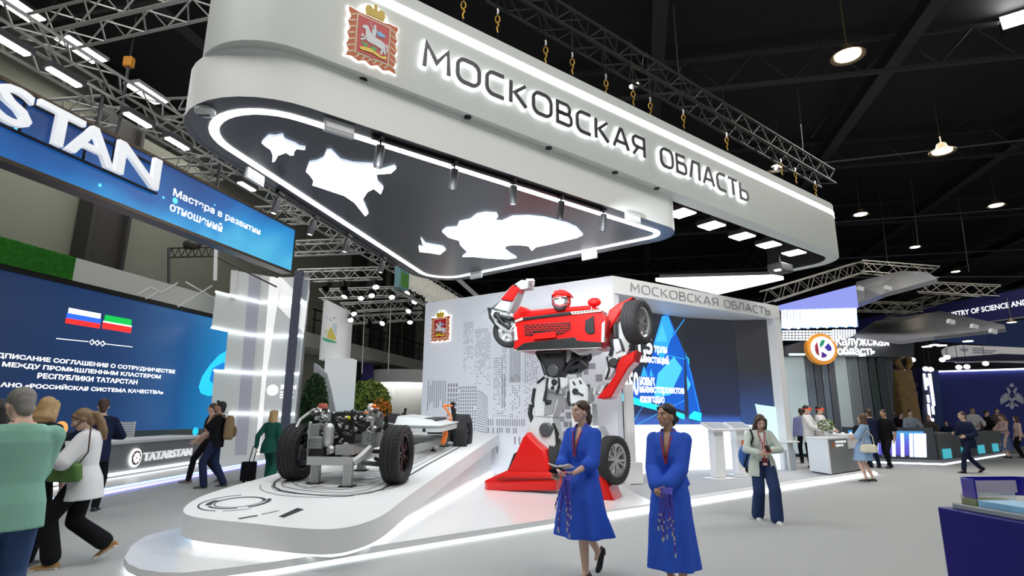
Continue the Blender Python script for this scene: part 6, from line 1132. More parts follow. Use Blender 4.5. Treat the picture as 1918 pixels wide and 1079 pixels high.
t = thing('light_pillar', 'dark pillar with upright white light bars left of the blue wall', 'pillar', (gy(1742, 760, 27).x, 27, 0)); b = MB(); ypoly(b, [(1728, 850), (1728, 692), (1748, 692), (1754, 850)], 27, .3); put('pillar_body', b, mat('deep_blue_pillar', (.02, .025, .09), .5), t, world=True)
for P in ([(1730, 700), (1733, 700), (1737, 730), (1734, 730)], [(1735, 708), (1738, 708), (1740, 722), (1737, 722)], [(1740, 700), (1744, 700), (1752, 760), (1748, 760)], [(1737, 740), (1740, 740), (1742, 754), (1739, 754)], [(1738, 757), (1741, 757), (1744, 785), (1741, 785)], [(1746, 761), (1749, 761), (1751, 776), (1748, 776)], [(1746, 784), (1749, 784), (1750, 793), (1747, 793)]): b = MB(); ypoly(b, P, 26.95, .06); put('light_bar', b, LIGHTS, t, world=True)
WOOD = mat('carved_wood', (.50, .31, .12), .6, noise=.35, nscale=5, bump=.4, bscale=12); p = gy(1700, 800, 25); t = thing('wooden_column', 'tall carved wooden column topped by an openwork carving', 'sculpture', (p.x, 25, 0)); b = MB(); zt0 = gy(1700, 694, 25).z; b.loft([[(x * w_ + dx, y * w_, z) for x, y in fillet([(-.42, -.3), (.42, -.3), (.42, .3), (-.42, .3)], .1, 3)] for z, w_, dx in ((0, .95, .2), (1.2, .9, .12), (2.4, .98, .05), (zt0, 1.0, -.05))]); put('column_shaft', b, WOOD, t); b = MB(); Q = [gy(x, y, 25) - Vector((p.x, 25, 0)) for x, y in ((1690, 694), (1680, 678), (1682, 668), (1692, 664), (1702, 670), (1704, 682), (1698, 692))]; b.tube([tuple(q) for q in Q], [.12, .14, .12, .13, .12, .13, .1], 8); b.ell(tuple(Q[2]), (.2, .15, .16)); put('carving', b, WOOD, t)
# overhead banner, blue boxes, white oval sign, hanging lamps
t = thing('ministry_banner', 'dark blue overhead banner with white ministry lettering at right', 'banner', gy(1850, 580, 27)); P0, P1 = gy(1660, 612, 30.5), gy(1918, 571, 24); M = frame((P0.x, P0.y, 0), Vector((P1.x - P0.x, P1.y - P0.y, 0))); mb_ = lambda x, y: plane_xy(M, gl(x, y, P0, P1)); y0, y1 = mb_(1850, 602)[1], mb_(1850, 553)[1]; b = MB(); b.box((6, (y0 + y1) / 2, -.1), (18, y1 - y0, .2), 0, M); put('banner_face', b, mat('banner_navy', (.012, .012, .085), .5), t, world=True)
b = MB(); u0 = mb_(1768, 590)[0]; u1 = mb_(1925, 565)[0]; v0 = mb_(1850, 583)[1]; v1 = mb_(1850, 573)[1]; put_text(b, 'MINISTRY OF SCIENCE AND', M, u0 - (u1 - u0) * .02, u1, v0, v1, .02, 0, .01); put('lettering', b, TEXTW, t, world=True, smooth=0, fixn=False); b = MB(); b.box((6, y0 - .03, -.05), (18, .05, .1), 0, M); put('banner_edge', b, ALU, t, world=True)
t = thing('blue_booth_top', 'mid blue booth fascia below the ministry banner', 'booth', gy(1850, 630, 34)); b = MB(); ypoly(b, [(1755, 640), (1755, 622), (1850, 612), (1850, 646)], 34, .4); ypoly(b, [(1848, 650), (1848, 606), (2000, 590), (2000, 652)], 35, .4); put('fascia', b, mat('mid_blue_panel', (.045, .10, .36), .5), t, world=True)
t = thing('oval_sign', 'white pointed hanging sign with small print over the blue wall', 'sign', gy(1850, 665, 29)); b = MB(); ypoly(b, [(1780, 668), (1776, 655), (1784, 648), (1802, 646), (2000, 655), (2000, 666), (1880, 662), (1800, 668)], 29, .5); put('sign_face', b, mat('oval_white', (.75, .72, .72), .5, emit=.2), t, world=True); b = MB(); ypoly(b, [(1776, 676), (1790, 669), (1850, 663), (2000, 662), (2000, 680), (1850, 677), (1810, 677)], 29.2, .5); put('sign_underside', b, mat('oval_navy', (.03, .02, .09), .5), t, world=True); b = MB(); ypoly(b, [(1790, 678.5), (1850, 676), (2000, 676), (2000, 677.5), (1850, 678), (1795, 680)], 29.1, .1); put('sign_rim', b, SATIN, t, world=True)
b = MB()
for x0_, x1_, y in ((1798, 1814, 653), (1800, 1812, 656), (1822, 1842, 652), (1822, 1866, 656), (1822, 1860, 660)): ypoly(b, [(x0_, y), (x1_, y + .5), (x1_, y + 2), (x0_, y + 1.5)], 28.98, .02)
put('small_print', b, mat('print_lilac', (.25, .2, .45), .5), t, world=True, smooth=0)
gl_ = None; GLO = mat('globe_white', (1, 1, 1), .5, emit=1.6, ecol=(1, .97, .92))
for k, (x, y, lb) in enumerate(((1709, 674, 'beside the wooden carving'), (1692, 696, 'in front of the wooden column top'), (1734, 691, 'left of a close pair above the light pillar'), (1743, 692, 'right of a close pair above the light pillar'), (1765, 674, 'under the tip of the white oval sign, lower one'), (1774, 669, 'under the tip of the white oval sign, upper one'), (1796, 688, 'above the left part of the blue wall'), (1811, 687, 'second above the blue wall'), (1846, 681, 'above the middle of the blue wall'))):
    p = gy(x, y, 26.5); M = Matrix.Translation(p); l = 'small white globe pendant ' + lb
    if gl_ is None:
        gl_ = thing('globe_pendant', l, 'pendant lamp', M=M, group='white globe pendants'); b = MB(); b.ell((0, 0, 0), (.13, .13, .11)); put('globe', b, GLO, gl_); b = MB(); b.tube([(0, 0, .1), (0, 0, 1.3)], .012, 5); b.lathe([(.05, .1), (.03, .16), (.001, .17)], 10); put('cord', b, BLACK, gl_)
    else: dup(gl_, M, l)
for k, (x, y, lb) in enumerate(((1736, 650, 'left'), (1750, 647, 'second'), (1764, 648, 'third'), (1813, 640, 'right'))):
    p = gy(x, y, 26); t = thing('disc_lamp', 'flat white disc lamp under the pointed grey canopy, ' + lb + ' of four', 'lamp', p, group='disc lamps under the pointed canopy'); b = MB(); b.lathe([(.001, 0), (.2, 0), (.2, .03), (.001, .06)], 18); put('lamp_disc', b, mat('disc_glow', (1, 1, 1), .5, emit=3), t); b = MB(); b.tube([(0, 0, .05), (0, 0, .5)], .012, 5); put('lamp_cord', b, BLACK, t)
# ================================================================ blue leaflet counter in the right foreground
A = gz(1755, 949, .95); B = gz(1918, 979, .95); xd = (B - A).normalized(); M = frame(A, xd, (0, 0, 1)); M = Matrix.Translation((A.x, A.y, 0)) @ Matrix.Rotation(math.atan2(xd.y, xd.x), 4, 'Z')
CB = mat('royal_counter', (.010, .006, .17), .35, spec=.2); t = thing('leaflet_counter', 'deep blue leaflet counter in the bottom right corner', 'counter', M=M); b = MB(); b.box((.8, .35, .475), (1.6, .7, .95)); put('counter_body', b, CB, t, bevel=.01)
M2 = M @ Matrix.Translation((0, 0, .95)); t = thing('leaflet_tray', 'clear tray with rounded blue rim standing on the blue leaflet counter', 'tray', M=M2); b = MB(); b.box((.78, .33, .018), (1.40, .58, .036)); put('tray_base', b, mat('grey_acrylic_tray', (.30, .33, .34), .3), t, bevel=.006)
P = fillet([(.24, .08), (.09, .10), (.09, .66), (1.45, .66)], [0, .07, .15, 0], 10, closed=False); b = MB(); b.ribbon(P, .012, .08, .205); put('rim_wall', b, mat('blue_acrylic', (.02, .012, .30), .12), t, bevel=.003); b = MB(); b.box((.100, .36, .14), (.006, .36, .08)); put('pale_label', b, mat('lilac_label', (.52, .48, .62), .4), t)
b = MB(); b.ribbon([(.10, .10), (.10, .40)], .006, .036, .10); b.ribbon([(.10, .12), (.15, .2), (.17, .3), (.17, .44)], .006, .036, .11); put('clear_side', b, GLASS, t)
for nm, x0_, x1_, m_, l in (('leaflet', .13, .24, mat('leaflet_olive', (.22, .24, .12), .4), 'olive leaflet at the left end of the tray'), ('leaflet', .25, .62, mat('leaflet_sky', (.22, .48, .72), .4, noise=.4, nscale=6), 'stack of sky blue leaflets in the tray'), ('leaflet', .64, 1.0, mat('leaflet_red', (.70, .06, .07), .4), 'stack of red leaflets at the picture edge in the tray')):
    b = MB(); b.box(((x0_ + x1_) / 2, .20, .036 + .02), (x1_ - x0_, .26, .04)); o = put(nm, b, m_, smooth=0, bevel=.002); o.matrix_basis = M2; tag(o, l, 'leaflet', 'leaflets in the tray')
# ================================================================ people
def MZ(v): return Matrix.Translation(v)
SKIN1 = mat('skin_fair', (.66, .43, .33), .5); SKIN2 = mat('skin_tan', (.50, .29, .19), .5); EYEM = mat('eye_dark', (.03, .02, .015), .25); LIPM = mat('lip_rose', (.48, .14, .13), .45); BROWM = mat('brow', (.07, .045, .03), .7); EYEW = mat('eye_white', (.72, .70, .68), .3)
def fabric(name, c, r=.85, n=.08): return mat(name, c, r, noise=n, nscale=6, bump=.25, bscale=14, spec=.15)
def hairm(name, c): return mat(name, c, .5, noise=.35, nscale=25, bump=.3, bscale=90)
def remesh(o, vox, it=3, fac=.5):
    r = o.modifiers.new('r', 'REMESH'); r.mode = 'VOXEL'; r.voxel_size = vox
    if it: s = o.modifiers.new('s', 'SMOOTH'); s.iterations = it; s.factor = fac
    evald(o); o.data.shade_smooth(); return o
def ik(a, b, l1, l2, hint):
    a, b = Vector(a), Vector(b); d = b - a; L = max(1e-4, min(d.length, (l1 + l2) * .999)); u = d.normalized(); b = a + u * L
    x = (l1 * l1 - l2 * l2 + L * L) / (2 * L); h = math.sqrt(max(0, l1 * l1 - x * x)); hv = Vector(hint); hv = hv - u * hv.dot(u)
    return a + u * x + (hv.normalized() if hv.length > 1e-5 else Vector((0, 1, 0))) * h, b
def hand(b, w, d, n, side, s, curl, spread=True):
    d = Vector(d).normalized(); n = Vector(n); n = (n - d * n.dot(d)).normalized(); x = d.cross(n) * side    # x: towards the thumb side
    P = lambda a, c, e: Vector(w) + d * a * s + x * c * s + n * e * s
    b.cap_(P(.0, 0, 0), P(.03, 0, 0), .024 * s, .026 * s)
    for c in (-.024, -.008, .008, .024): b.cap_(P(.02, c * .7, 0), P(.085, c, .0), .016 * s, .0125 * s, n=8)
    for c, L, k in ((-.031, .056, 1.15), (-.0105, .072, 1.05), (.0105, .078, 1.0), (.0315, .07, .9)):
        p = P(.085, c, 0); a = 0
        for j, l in enumerate((.45, .32, .23)):
            a += curl * k * (.75 if j == 0 else .9); q = p + (d * math.cos(a) + n * math.sin(a)) * L * l * s + x * c * .06 * s; b.cap_(p, q, .0098 * s - j * .0006, .0092 * s - j * .0008, n=8); p = q
    p = P(.025, .022, .004); q = P(.055, .052, .016 + curl * .01); r = P(.085, .058 - curl * .012, .026 + curl * .018); b.cap_(p, q, .015 * s, .0115 * s, n=8); b.cap_(q, r, .0112 * s, .0095 * s, n=8)
def person(label, loc, face, H=1.7, sex='f', skin=None, hair=None, top=None, bottom=None, shoe=None, lean=0.0, hip=None, head=(0, 0, 0), feet=None, arms=None, curl=(.55, .55), palm=(None, None), vox=.012, group=None, lanyard=None, extra=None, heel=0.0):
    """face: world direction the body faces; feet: ((x, y, z, heading, pitch) left, right); arms: wrist targets (left, right) with elbow hints"""
    s = H / 1.72; rz = math.atan2(face[1], face[0]) - PI / 2; M = Matrix.Translation(loc) @ Matrix.Rotation(rz, 4, 'Z')
    root = thing('person', label, 'person', M=M, group=group); skin = skin or SKIN1
    hz = (hip if hip is not None else .93) * s + heel; P = Vector((0, 0, hz)); t = Vector((0, math.sin(lean), math.cos(lean))); fw = Vector((0, math.cos(lean), -math.sin(lean)))
    sp = lambda tt, x=0.0, y=0.0: P + t * tt * s + Vector((x * s, 0, 0)) + fw * y * s
    SEC = [(-.10, .165, .112, -.012), (0, .166, .114, -.01), (.12, .148, .106, .0), (.26, .166, .117, .004), (.38, .178, .116, -.004), (.455, .160, .092, -.012), (.505, .095, .068, -.016), (.54, .058, .056, -.012)] if sex == 'm' else \
          [(-.10, .166, .115, -.012), (0, .158, .112, -.012), (.13, .118, .088, .0), (.27, .140, .108, .012), (.38, .148, .10, .0), (.445, .138, .082, -.01), (.495, .08, .06, -.014), (.53, .05, .05, -.01)]
    SHW = .172 if sex == 'm' else .148; ST = .42
    def tors(b, o, lo=-.10, hi=.54, k=28, flare=0.0):
        R = []
        for a, rx, ry, y in SEC:
            if a < lo - .001 or a > hi + .001: continue
            e = o + flare * max(0, .13 - a)
            R.append([sp(a, (rx + e) * math.cos(2 * PI * i / k), y + (ry + e) * math.sin(2 * PI * i / k)) for i in range(k)])
        if lo < -.10: rx, ry, y = SEC[0][1:]; e = o + flare * (.13 - lo); R.insert(0, [sp(lo, (rx + e) * math.cos(2 * PI * i / k), y + (ry + e) * math.sin(2 * PI * i / k)) for i in range(k)])
        b.loft(R)
    # limbs
    feet = feet or ((-.1, .02, 0, .1, 0), (.1, -.02, 0, -.1, 0)); arms = arms or (((-.25, .06, .80), (-.3, -1, 0)), ((.25, .06, .80), (.3, -1, 0)))
    legs = []
    for i, sd in ((0, -1), (1, 1)):
        fx_, fy_, fz_, fh, fp = feet[i]; hp = sp(-.03, .088 * sd, 0); an = Vector((fx_ * s, fy_ * s, fz_ * s + .082 * s + heel)); fd = Vector((math.sin(-fh), math.cos(-fh), 0))
        kn, an = ik(hp, an, .44 * s, .425 * s, fd + Vector((0, .2, 0))); legs.append((hp, kn, an, fd, fp))
    arm_ = []
    for i, sd in ((0, -1), (1, 1)):
        shp = sp(ST, SHW * sd, -.012); el, wr = ik(shp, Vector(arms[i][0]) * s, .29 * s, .25 * s, arms[i][1]); arm_.append((shp, el, wr))
    hy_, hp_, hr_ = head; HB = sp(.50, 0, -.005); RH = Matrix.Rotation(hy_, 4, 'Z') @ Matrix.Rotation(-hp_ - lean * .5, 4, 'X') @ Matrix.Rotation(hr_, 4, 'Y'); HC = HB + RH @ Vector((0, .022 * s, .155 * s)); HMx = Matrix.Translation(HC) @ RH @ Matrix.Scale(s * .98, 4)
    # body
    b = MB(); tors(b, -.012 if top or bottom else 0)
    b.cap_(sp(.46, 0, -.012), HC + RH @ Vector((0, -.022 * s, -.05 * s)), (.058 if sex == 'm' else .047) * s, (.056 if sex == 'm' else .046) * s, n=14)
    for i, (hp, kn, an, fd, fp) in enumerate(legs):
        th_ = .078 if sex == 'm' else .076; b.cap_(hp, kn, th_ * s, .05 * s, n=14); b.cap_(kn, kn.lerp(an, .3), .05 * s, .054 * s, n=12); b.cap_(kn.lerp(an, .3), an, .054 * s, .033 * s, n=12)
        f = (fd * math.cos(fp) - Vector((0, 0, 1)) * math.sin(fp)); (b.cap_(an - f * .01 * s - Vector((0, 0, .01 * s)), an + f * .06 * s - Vector((0, 0, .03 * s)), .032 * s, .018 * s) if shoe else b.cap_(an - f * .03 * s - Vector((0, 0, .03 * s)), an + f * .12 * s - Vector((0, 0, .05 * s)), .034 * s, .028 * s))
    for i, (a, e, w) in enumerate(arm_):
        r = (.052, .042, .029) if sex == 'm' else (.043, .034, .024); b.cap_(a, e, r[0] * s, r[1] * s, n=12); b.cap_(e, e.lerp(w, .35), r[1] * s, r[1] * 1.02 * s, n=12); b.cap_(e.lerp(w, .35), w, r[1] * 1.02 * s, r[2] * s, n=12)
        d = (w - e).normalized(); sd = (-1, 1)[i]; n = palm[i] or (-sd * .9, .35, .1); hand(b, w, d, n, sd * (1 if True else -1), s, curl[i])
    hb = MB(); hb.ell((0, -.012, .012), (.075, .094, .1), n=24, k=16); hb.ell((0, .024, -.045), (.057, .062, .068), n=20, k=12); hb.ell((0, .05, -.088), (.03, .03, .026), n=14); hb.cap_((0, .074, .022), (0, .099, -.022), .009, .0135, n=10); hb.ell((0, .092, -.026), (.018, .012, .009)); hb.ell((0, .07, .03), (.05, .016, .012)); hb.ell((0, .079, -.057), (.024, .011, .006)); hb.ell((0, .077, -.068), (.02, .011, .007))
    for q in (-1, 1): hb.ell((q * .038, .058, -.02), (.022, .02, .024)); hb.ell((q * .077, -.008, -.012), (.009, .02, .032)); hb.ell((q * .031, .073, .008), (.015, .009, .008))
    b.add(hb.v, hb.f, 0, HMx)
    body = put('body', b, [skin, EYEM, LIPM, BROWM, EYEW], root, smooth=0, fixn=False); remesh(body, vox * s, 2, .4)
    inv = HMx.inverted(); me = body.data
    for p in me.polygons:
        c = inv @ p.center
        if abs(c.z) < .12 and c.y > .045 and abs(c.x) < .06:
            ax = abs(c.x) - .031; z = c.z - .008
            if (ax / .0075) ** 2 + (z / .0072) ** 2 < 1: p.material_index = 1
            elif (ax / .0135) ** 2 + (z / .0058) ** 2 < 1: p.material_index = 4
            elif (ax / .017) ** 2 + ((z - .0095) / .0028) ** 2 < 1: p.material_index = 1
            elif (c.x / .024) ** 2 + ((c.z + .0625) / .0105) ** 2 < 1: p.material_index = 2
            elif (ax / .02) ** 2 + ((z - .021 + ax * ax * 20) / .0045) ** 2 < 1: p.material_index = 3
    # hair
    if hair:
        st, hm = hair; h = MB()
        if st != 'bald': h.ell((0, -.026, .034), (.083, .098, .09), n=24, k=16); h.cap_((0, -.06, -.01), (0, -.068, -.07), .066, .05, n=14)
        if st == 'short':
            for q in (-1, 1): h.cap_((q * .066, -.01, .03), (q * .066, -.012, -.005), .02, .013)
        if st == 'quiff': h.cap_((-.03, .06, .1), (.03, .06, .1), .03, .03)
        if st in ('bun', 'tied'):
            for q in (-1, 1): h.cap_((q * .05, .045, .07), (q * .07, -.03, .0), .022, .022)
            if st == 'bun': h.ell((0, -.12, -.04), (.05, .042, .045), n=16)
            else: h.tube([(0, -.1, -.02), (0, -.125, -.05), (.01, -.12, -.11), (.02, -.1, -.17)], [.03, .032, .028, .012], 12)
        if st == 'pony': h.tube([(0, -.1, .03), (.01, -.14, .0), (.02, -.15, -.1), (.02, -.14, -.22), (.02, -.12, -.32)], [.03, .045, .05, .045, .015], 14); [h.cap_((q * .05, .045, .07), (q * .07, -.03, -.02), .022, .026) for q in (-1, 1)]
        if st in ('long', 'bob'):
            L = .33 if st == 'long' else .2
            for q in (-1, 1): h.tube([(q * .03, .05, .095), (q * .068, .03, .05), (q * .082, .0, -.05), (q * .085, -.01, -L * .7), (q * .07, .0, -L)], [.025, .03, .034, .036, .014], 12)
            h.loft([[(.085 * w_ * math.cos(a * PI / 9), -.05 - .055 * math.sin(a * PI / 9) * w_, z) for a in range(10)] + [(.06 * w_ * math.cos(a * PI / 9), -.035, z) for a in range(9, -1, -1)] for z, w_ in ((.085, .55), (.04, .97), (-.06, 1.14), (-L * .6, 1.32), (-L, .75))])
        hb2 = MB(); hb2.add(h.v, h.f, 0, HMx); o = put('hair', hb2, hm, root, smooth=0, fixn=False); remesh(o, max(.007, vox * .9), 3, .5)
    # garments
    cv = max(.009, vox)
    def sleeve(b, i, upto, o, flare=0.0):
        a, e, w = arm_[i]; r = (.056, .046, .036) if sex == 'm' else (.048, .039, .03); r = [q + o for q in r]; sd = (-1, 1)[i]
        b.cap_(sp(ST - .02, SHW * .75 * sd, -.012), a, .056 * s + o * .3, r[0] * s, n=12)
        if upto <= 1: b.cap_(a, a.lerp(e, upto), r[0] * s, (r[0] * (1 - upto) + r[1] * upto + flare) * s, n=14)
        else: b.cap_(a, e, r[0] * s, (r[1] + flare * .5) * s, n=14); b.cap_(e, e.lerp(w, upto - 1), (r[1] + flare * .5) * s, (r[2] + flare) * s, n=14)
    if top:
        b = MB(); tors(b, top.get('o', .014), top.get('lo', -.14), top.get('hi', .505), flare=top.get('flare', 0.0))
        for i in (0, 1):
            if top.get('sleeve', 2): sleeve(b, i, top['sleeve'] if not isinstance(top.get('sleeve'), tuple) else top['sleeve'][i], top.get('so', .012), top.get('sf', 0.0))
        if top.get('skirt'):
            hem, rx0, rx1, sway, folds = top['skirt']; K = 56; R = []
            for j in range(15):
                f = j / 14; z = (hz + .16 * s) * (1 - f) + hem * f; rx = (.128 + (rx0 - .128) * min(1, f * 3.5)) if f < .286 else rx0 + (rx1 - rx0) * (f - .286) / .714; ry = rx * (.78 + .12 * f)
                R.append([(sway[0] * f * f + rx * (1 + folds * f * math.cos(7 * a + 1.3 * f + .6 * math.sin(3 * a))) * math.cos(a) * s, sway[1] * f * f + .085 * min(1, 2 * f) + ry * (1 + folds * f * math.cos(7 * a + 1.3 * f + .6 * math.sin(3 * a))) * math.sin(a) * s, z + (sway[2] * f * f * math.sin(a) if len(sway) > 2 else 0)) for a in [2 * PI * i / K for i in range(K)]])
            b.loft(R)
        o = put(top.get('name', 'shirt'), b, top['m'], root, smooth=0, fixn=False); remesh(o, cv, top.get('it', 4), .5)
        if top.get('v'):
            import bmesh
            v0, wt, wb = top['v']; bm = bmesh.new(); bm.from_mesh(o.data); kill = []
            for f_ in bm.faces:
                c = f_.calc_center_median() - P; tt = c.dot(t) / s; yy = c.dot(fw) / s; q = (tt - v0) / (.5 - v0)
                if q > 0 and yy > .0 and abs(c.x) / s < wb + (wt - wb) * min(1, q): kill.append(f_)
            bmesh.ops.delete(bm, geom=kill, context='FACES'); bm.to_mesh(o.data); bm.free()
        if top.get('collar'):
            b = MB(); cm = top['collar']; K = 20; A = [sp(.5 + .012 * math.cos(a), .075 * math.cos(a + PI / 2), -.012 + .066 * math.sin(a + PI / 2)) for a in ([2 * PI * i / K for i in range(K)] if not top.get('v') else [.75 + (2 * PI - 1.5) * i / (K - 1) for i in range(K)])]; B = [p + t * .028 * s - Vector(((p - sp(.5, 0, -.01)).x, (p - sp(.5, 0, -.01)).y, 0)) * .18 for p in A]; C_ = [p - t * .012 * s + Vector(((p - sp(.5, 0, -.01)).x, (p - sp(.5, 0, -.01)).y, 0)) * .22 for p in A]
            b.ring_strip(A, B, closed=not top.get('v')); b.ring_strip(B, C_, closed=not top.get('v')); put('collar', b, cm, root, smooth=60, fixn=False)
            if top.get('lapel'):
                b = MB()
                for q in (-1, 1): b.add([sp(.5, q * .035, .05), sp(.5, q * .075, .035), sp(.40, q * .105, .118 - (.02 if sex == 'm' else .025)), sp(.30, q * .02, .14)], [(0, 1, 2, 3)])
                put('lapel', b, cm, root, smooth=0)
        if top.get('inner'):
            b = MB(); tors(b, .006, -.08, .47); put('inner_top', b, top['inner'], root, smooth=50)
        if top.get('belt'):
            b = MB(); K = 28; rr = lambda a, e: [sp(a, (.122 + e) * math.cos(2 * PI * i / K), (.094 + e) * math.sin(2 * PI * i / K)) for i in range(K)]; b.loft([rr(.105, .024), rr(.105, .03), rr(.15, .03), rr(.15, .024)], cap=False)
            q = top['belt']; b.loft([[sp(.13 + dz - .55 * f - .0, .12 * q + q * .05 * f + e, -.06 - .12 * f + y_) for e, y_, dz in ((0, 0, 0), (.012, 0, 0), (.012, .055, .01), (0, .055, .01))] for f in (0, .15, .5, 1)]); b.ell(sp(.125, .125 * q, -.03), (.03, .03, .04)); put('belt', b, top['m'], root, smooth=40)
    if bottom:
        b = MB(); m_ = bottom['m']; k0 = bottom.get('w', (.092, .066, .056)); b.ell(sp(-.03, 0, -.012), (.168 * s, .122 * s, .13 * s), n=18, k=12); tors(b, .004, -.10, .13)
        for hp, kn, an, fd, fp in legs: b.cap_(hp, kn, k0[0] * s, k0[1] * s, n=16); b.cap_(kn, an + (kn - an).normalized() * bottom.get('up', .0) * s - Vector((0, 0, .01)), k0[1] * s, k0[2] * s, n=16)
        o = put(bottom.get('name', 'trousers'), b, m_, root, smooth=0, fixn=False); remesh(o, cv, 3, .5)
    if shoe:
        for hp, kn, an, fd, fp in legs:
            b = MB(); f = (fd * math.cos(fp) - Vector((0, 0, 1)) * math.sin(fp)); dn = -(Vector((0, 0, 1)) * math.cos(fp) + fd * math.sin(fp)); pu = shoe.get('pump', 0)
            A = an - f * .035 * s + dn * .045 * s; B = an + f * .15 * s + dn * (.052 * s + heel * .6)
            sdv = f.cross(dn).normalized(); w0 = .036 if pu else .043
            rings = []
            for q, w_, h_ in ((-.075, .6, .055), (-.05, 1, .075 if not pu else .055), (.0, 1, .085 if not pu else .035), (.05, 1.02, .062 if not pu else .028), (.11, 1.08, .042 if not pu else .035), (.15, .9, .034), (.178, .4, .022)):
                dd = .082 * s + (heel * max(0, min(1, (q + .02) / .13)) if pu else 0); c = an + f * q * s + dn * dd; rings.append([c + sdv * w0 * w_ * math.cos(a) * s - dn * (h_ * s * (math.sin(a) if math.sin(a) > 0 else 0)) for a in [2 * PI * i / 14 for i in range(14)]])
            b.loft(rings)
            if pu: b.box((0, 0, 0), (.03 * s, .03 * s, heel + .0), 0, Matrix.Translation(an - f * .045 * s + dn * (.082 * s + heel * .5)) @ (Matrix.Rotation(0, 4, 'X')))
            elif shoe.get('sole'): b.loft([[p + dn * .004 for p in (an - f * .07 * s + dn * .082 * s + sdv * .04 * s, an + f * .16 * s + dn * .082 * s + sdv * .04 * s, an + f * .16 * s + dn * .082 * s - sdv * .04 * s, an - f * .07 * s + dn * .082 * s - sdv * .04 * s)], [p for p in (an - f * .07 * s + dn * .065 * s + sdv * .043 * s, an + f * .165 * s + dn * .07 * s + sdv * .043 * s, an + f * .165 * s + dn * .07 * s - sdv * .043 * s, an - f * .07 * s + dn * .065 * s - sdv * .043 * s)]], 1)
            put('shoe', b, [shoe['m'], SATIN], root, smooth=50)
    if lanyard:
        lm, badge = lanyard[:2]; low = lanyard[2] if len(lanyard) > 2 else .16; yf = .125 if sex == 'm' else .135; b = MB()
        for q in (-1, 1):
            pts = [sp(.525, q * .055, -.05), sp(.515, q * .066, .02), sp(.44, q * .05, .095), sp(.3, q * .02, yf + .012), sp(low, q * .004, yf + .012)]
            b.loft([[p + Vector((-.006, 0, 0)), p + Vector((.006, 0, 0)), p + Vector((.006, .003, .002)), p + Vector((-.006, .003, .002))] for p in pts])
        put('lanyard', b, lm, root, smooth=0)
        if badge: b = MB(); c = sp(low - .06, 0, yf + .016); b.box(tuple(c), (.085, .006, .12)); o = put('badge', b, badge, root); b = MB(); b.box((c.x, c.y + .004, c.z - .03), (.06, .003, .03)); put('badge_card', b, SATIN, o)
    root['_'] = 0; del root['_']
    return root, dict(M=M, sp=sp, hands=[a[2] for a in arm_], elbows=[a[1] for a in arm_], head=HMx, s=s, legs=legs)
# ---------------------------------------------------------------- who stands where
BLUE = fabric('royal_blue_cloth', (.035, .11, .60), .75); NAVY = fabric('navy_cloth', (.012, .018, .05)); BLK = fabric('black_cloth', (.008, .008, .010)); JEAN = fabric('blue_denim', (.045, .085, .20), .9, .2); DKJEAN = fabric('dark_denim', (.018, .026, .07)); MINT = fabric('mint_polo', (.25, .50, .40)); WHT = fabric('white_shirt_cloth', (.74, .75, .77), .8, .03); GREEN = fabric('deep_green_cloth', (.012, .085, .06)); SAGE = fabric('sage_blazer_cloth', (.56, .62, .56), .8, .03); LBLUE = fabric('pale_blue_cloth', (.28, .42, .62)); PINK = fabric('pale_pink_cloth', (.62, .45, .42)); GREYC = fabric('grey_shirt_cloth', (.30, .36, .42)); DKBR = fabric('brown_grey_cloth', (.09, .075, .065)); SLATE = fabric('slate_blue_skirt', (.10, .15, .28)); PURP = fabric('lilac_shirt', (.30, .32, .60))
H_BR = hairm('hair_brown', (.07, .035, .02)); H_BK = hairm('hair_black', (.012, .01, .01)); H_GR = hairm('hair_grey', (.20, .19, .17)); H_BL = hairm('hair_blonde', (.42, .27, .12)); H_LB = hairm('hair_light_brown', (.20, .12, .06)); H_CH = hairm('hair_chestnut', (.10, .05, .025))
LEATH = mat('black_leather', (.012, .012, .013), .35); TAN = mat('tan_leather', (.30, .16, .05), .6, noise=.15); WSH = mat('white_trainer', (.7, .7, .68), .5); BRSH = mat('brown_grey_shoe', (.16, .13, .10), .6); REDL = mat('red_lanyard', (.36, .012, .03), .6); BLUEL = mat('violet_lanyard', (.06, .05, .42), .6); BADGE = mat('badge_maroon', (.2, .02, .04), .4); BADGEB = mat('badge_blue', (.35, .45, .8), .4)
SH_B = dict(m=LEATH)
def at(px, py): return gz(px, py, 0)
# two hostesses in royal blue dresses
p = gz(1096, 1088, 0)
wA, iA = person('woman in royal blue dress carrying a white booklet, her dark hair tied back', p, (-.66, -.75), 1.66, 'f', SKIN1, ('tied', hairm('hair_dark_brown', (.045, .025, .015))),
    dict(name='dress', m=BLUE, sleeve=1.25, so=.026, sf=.02, o=.022, lo=-.02, hi=.50, skirt=(.41, .185, .30, (.0, -.09), .10), collar=BLUE, lapel=1, belt=-1, it=3, v=(.26, .055, .0)), None, dict(m=LEATH, pump=1), feet=((-.09, .12, 0, .05, .1), (.08, -.36, .08, -.05, .85)), hip=.945, heel=.045,
    arms=(((-.10, .31, 1.05), (-.5, -.6, -.8)), ((.10, .30, 1.03), (.5, -.5, -.8))), curl=(.75, .55), palm=((.3, .1, 1), (-.5, .2, .8)), vox=.0056, lanyard=(REDL, None, .2), head=(-.35, .0, 0))
p = gz(1268, 1118, 0)
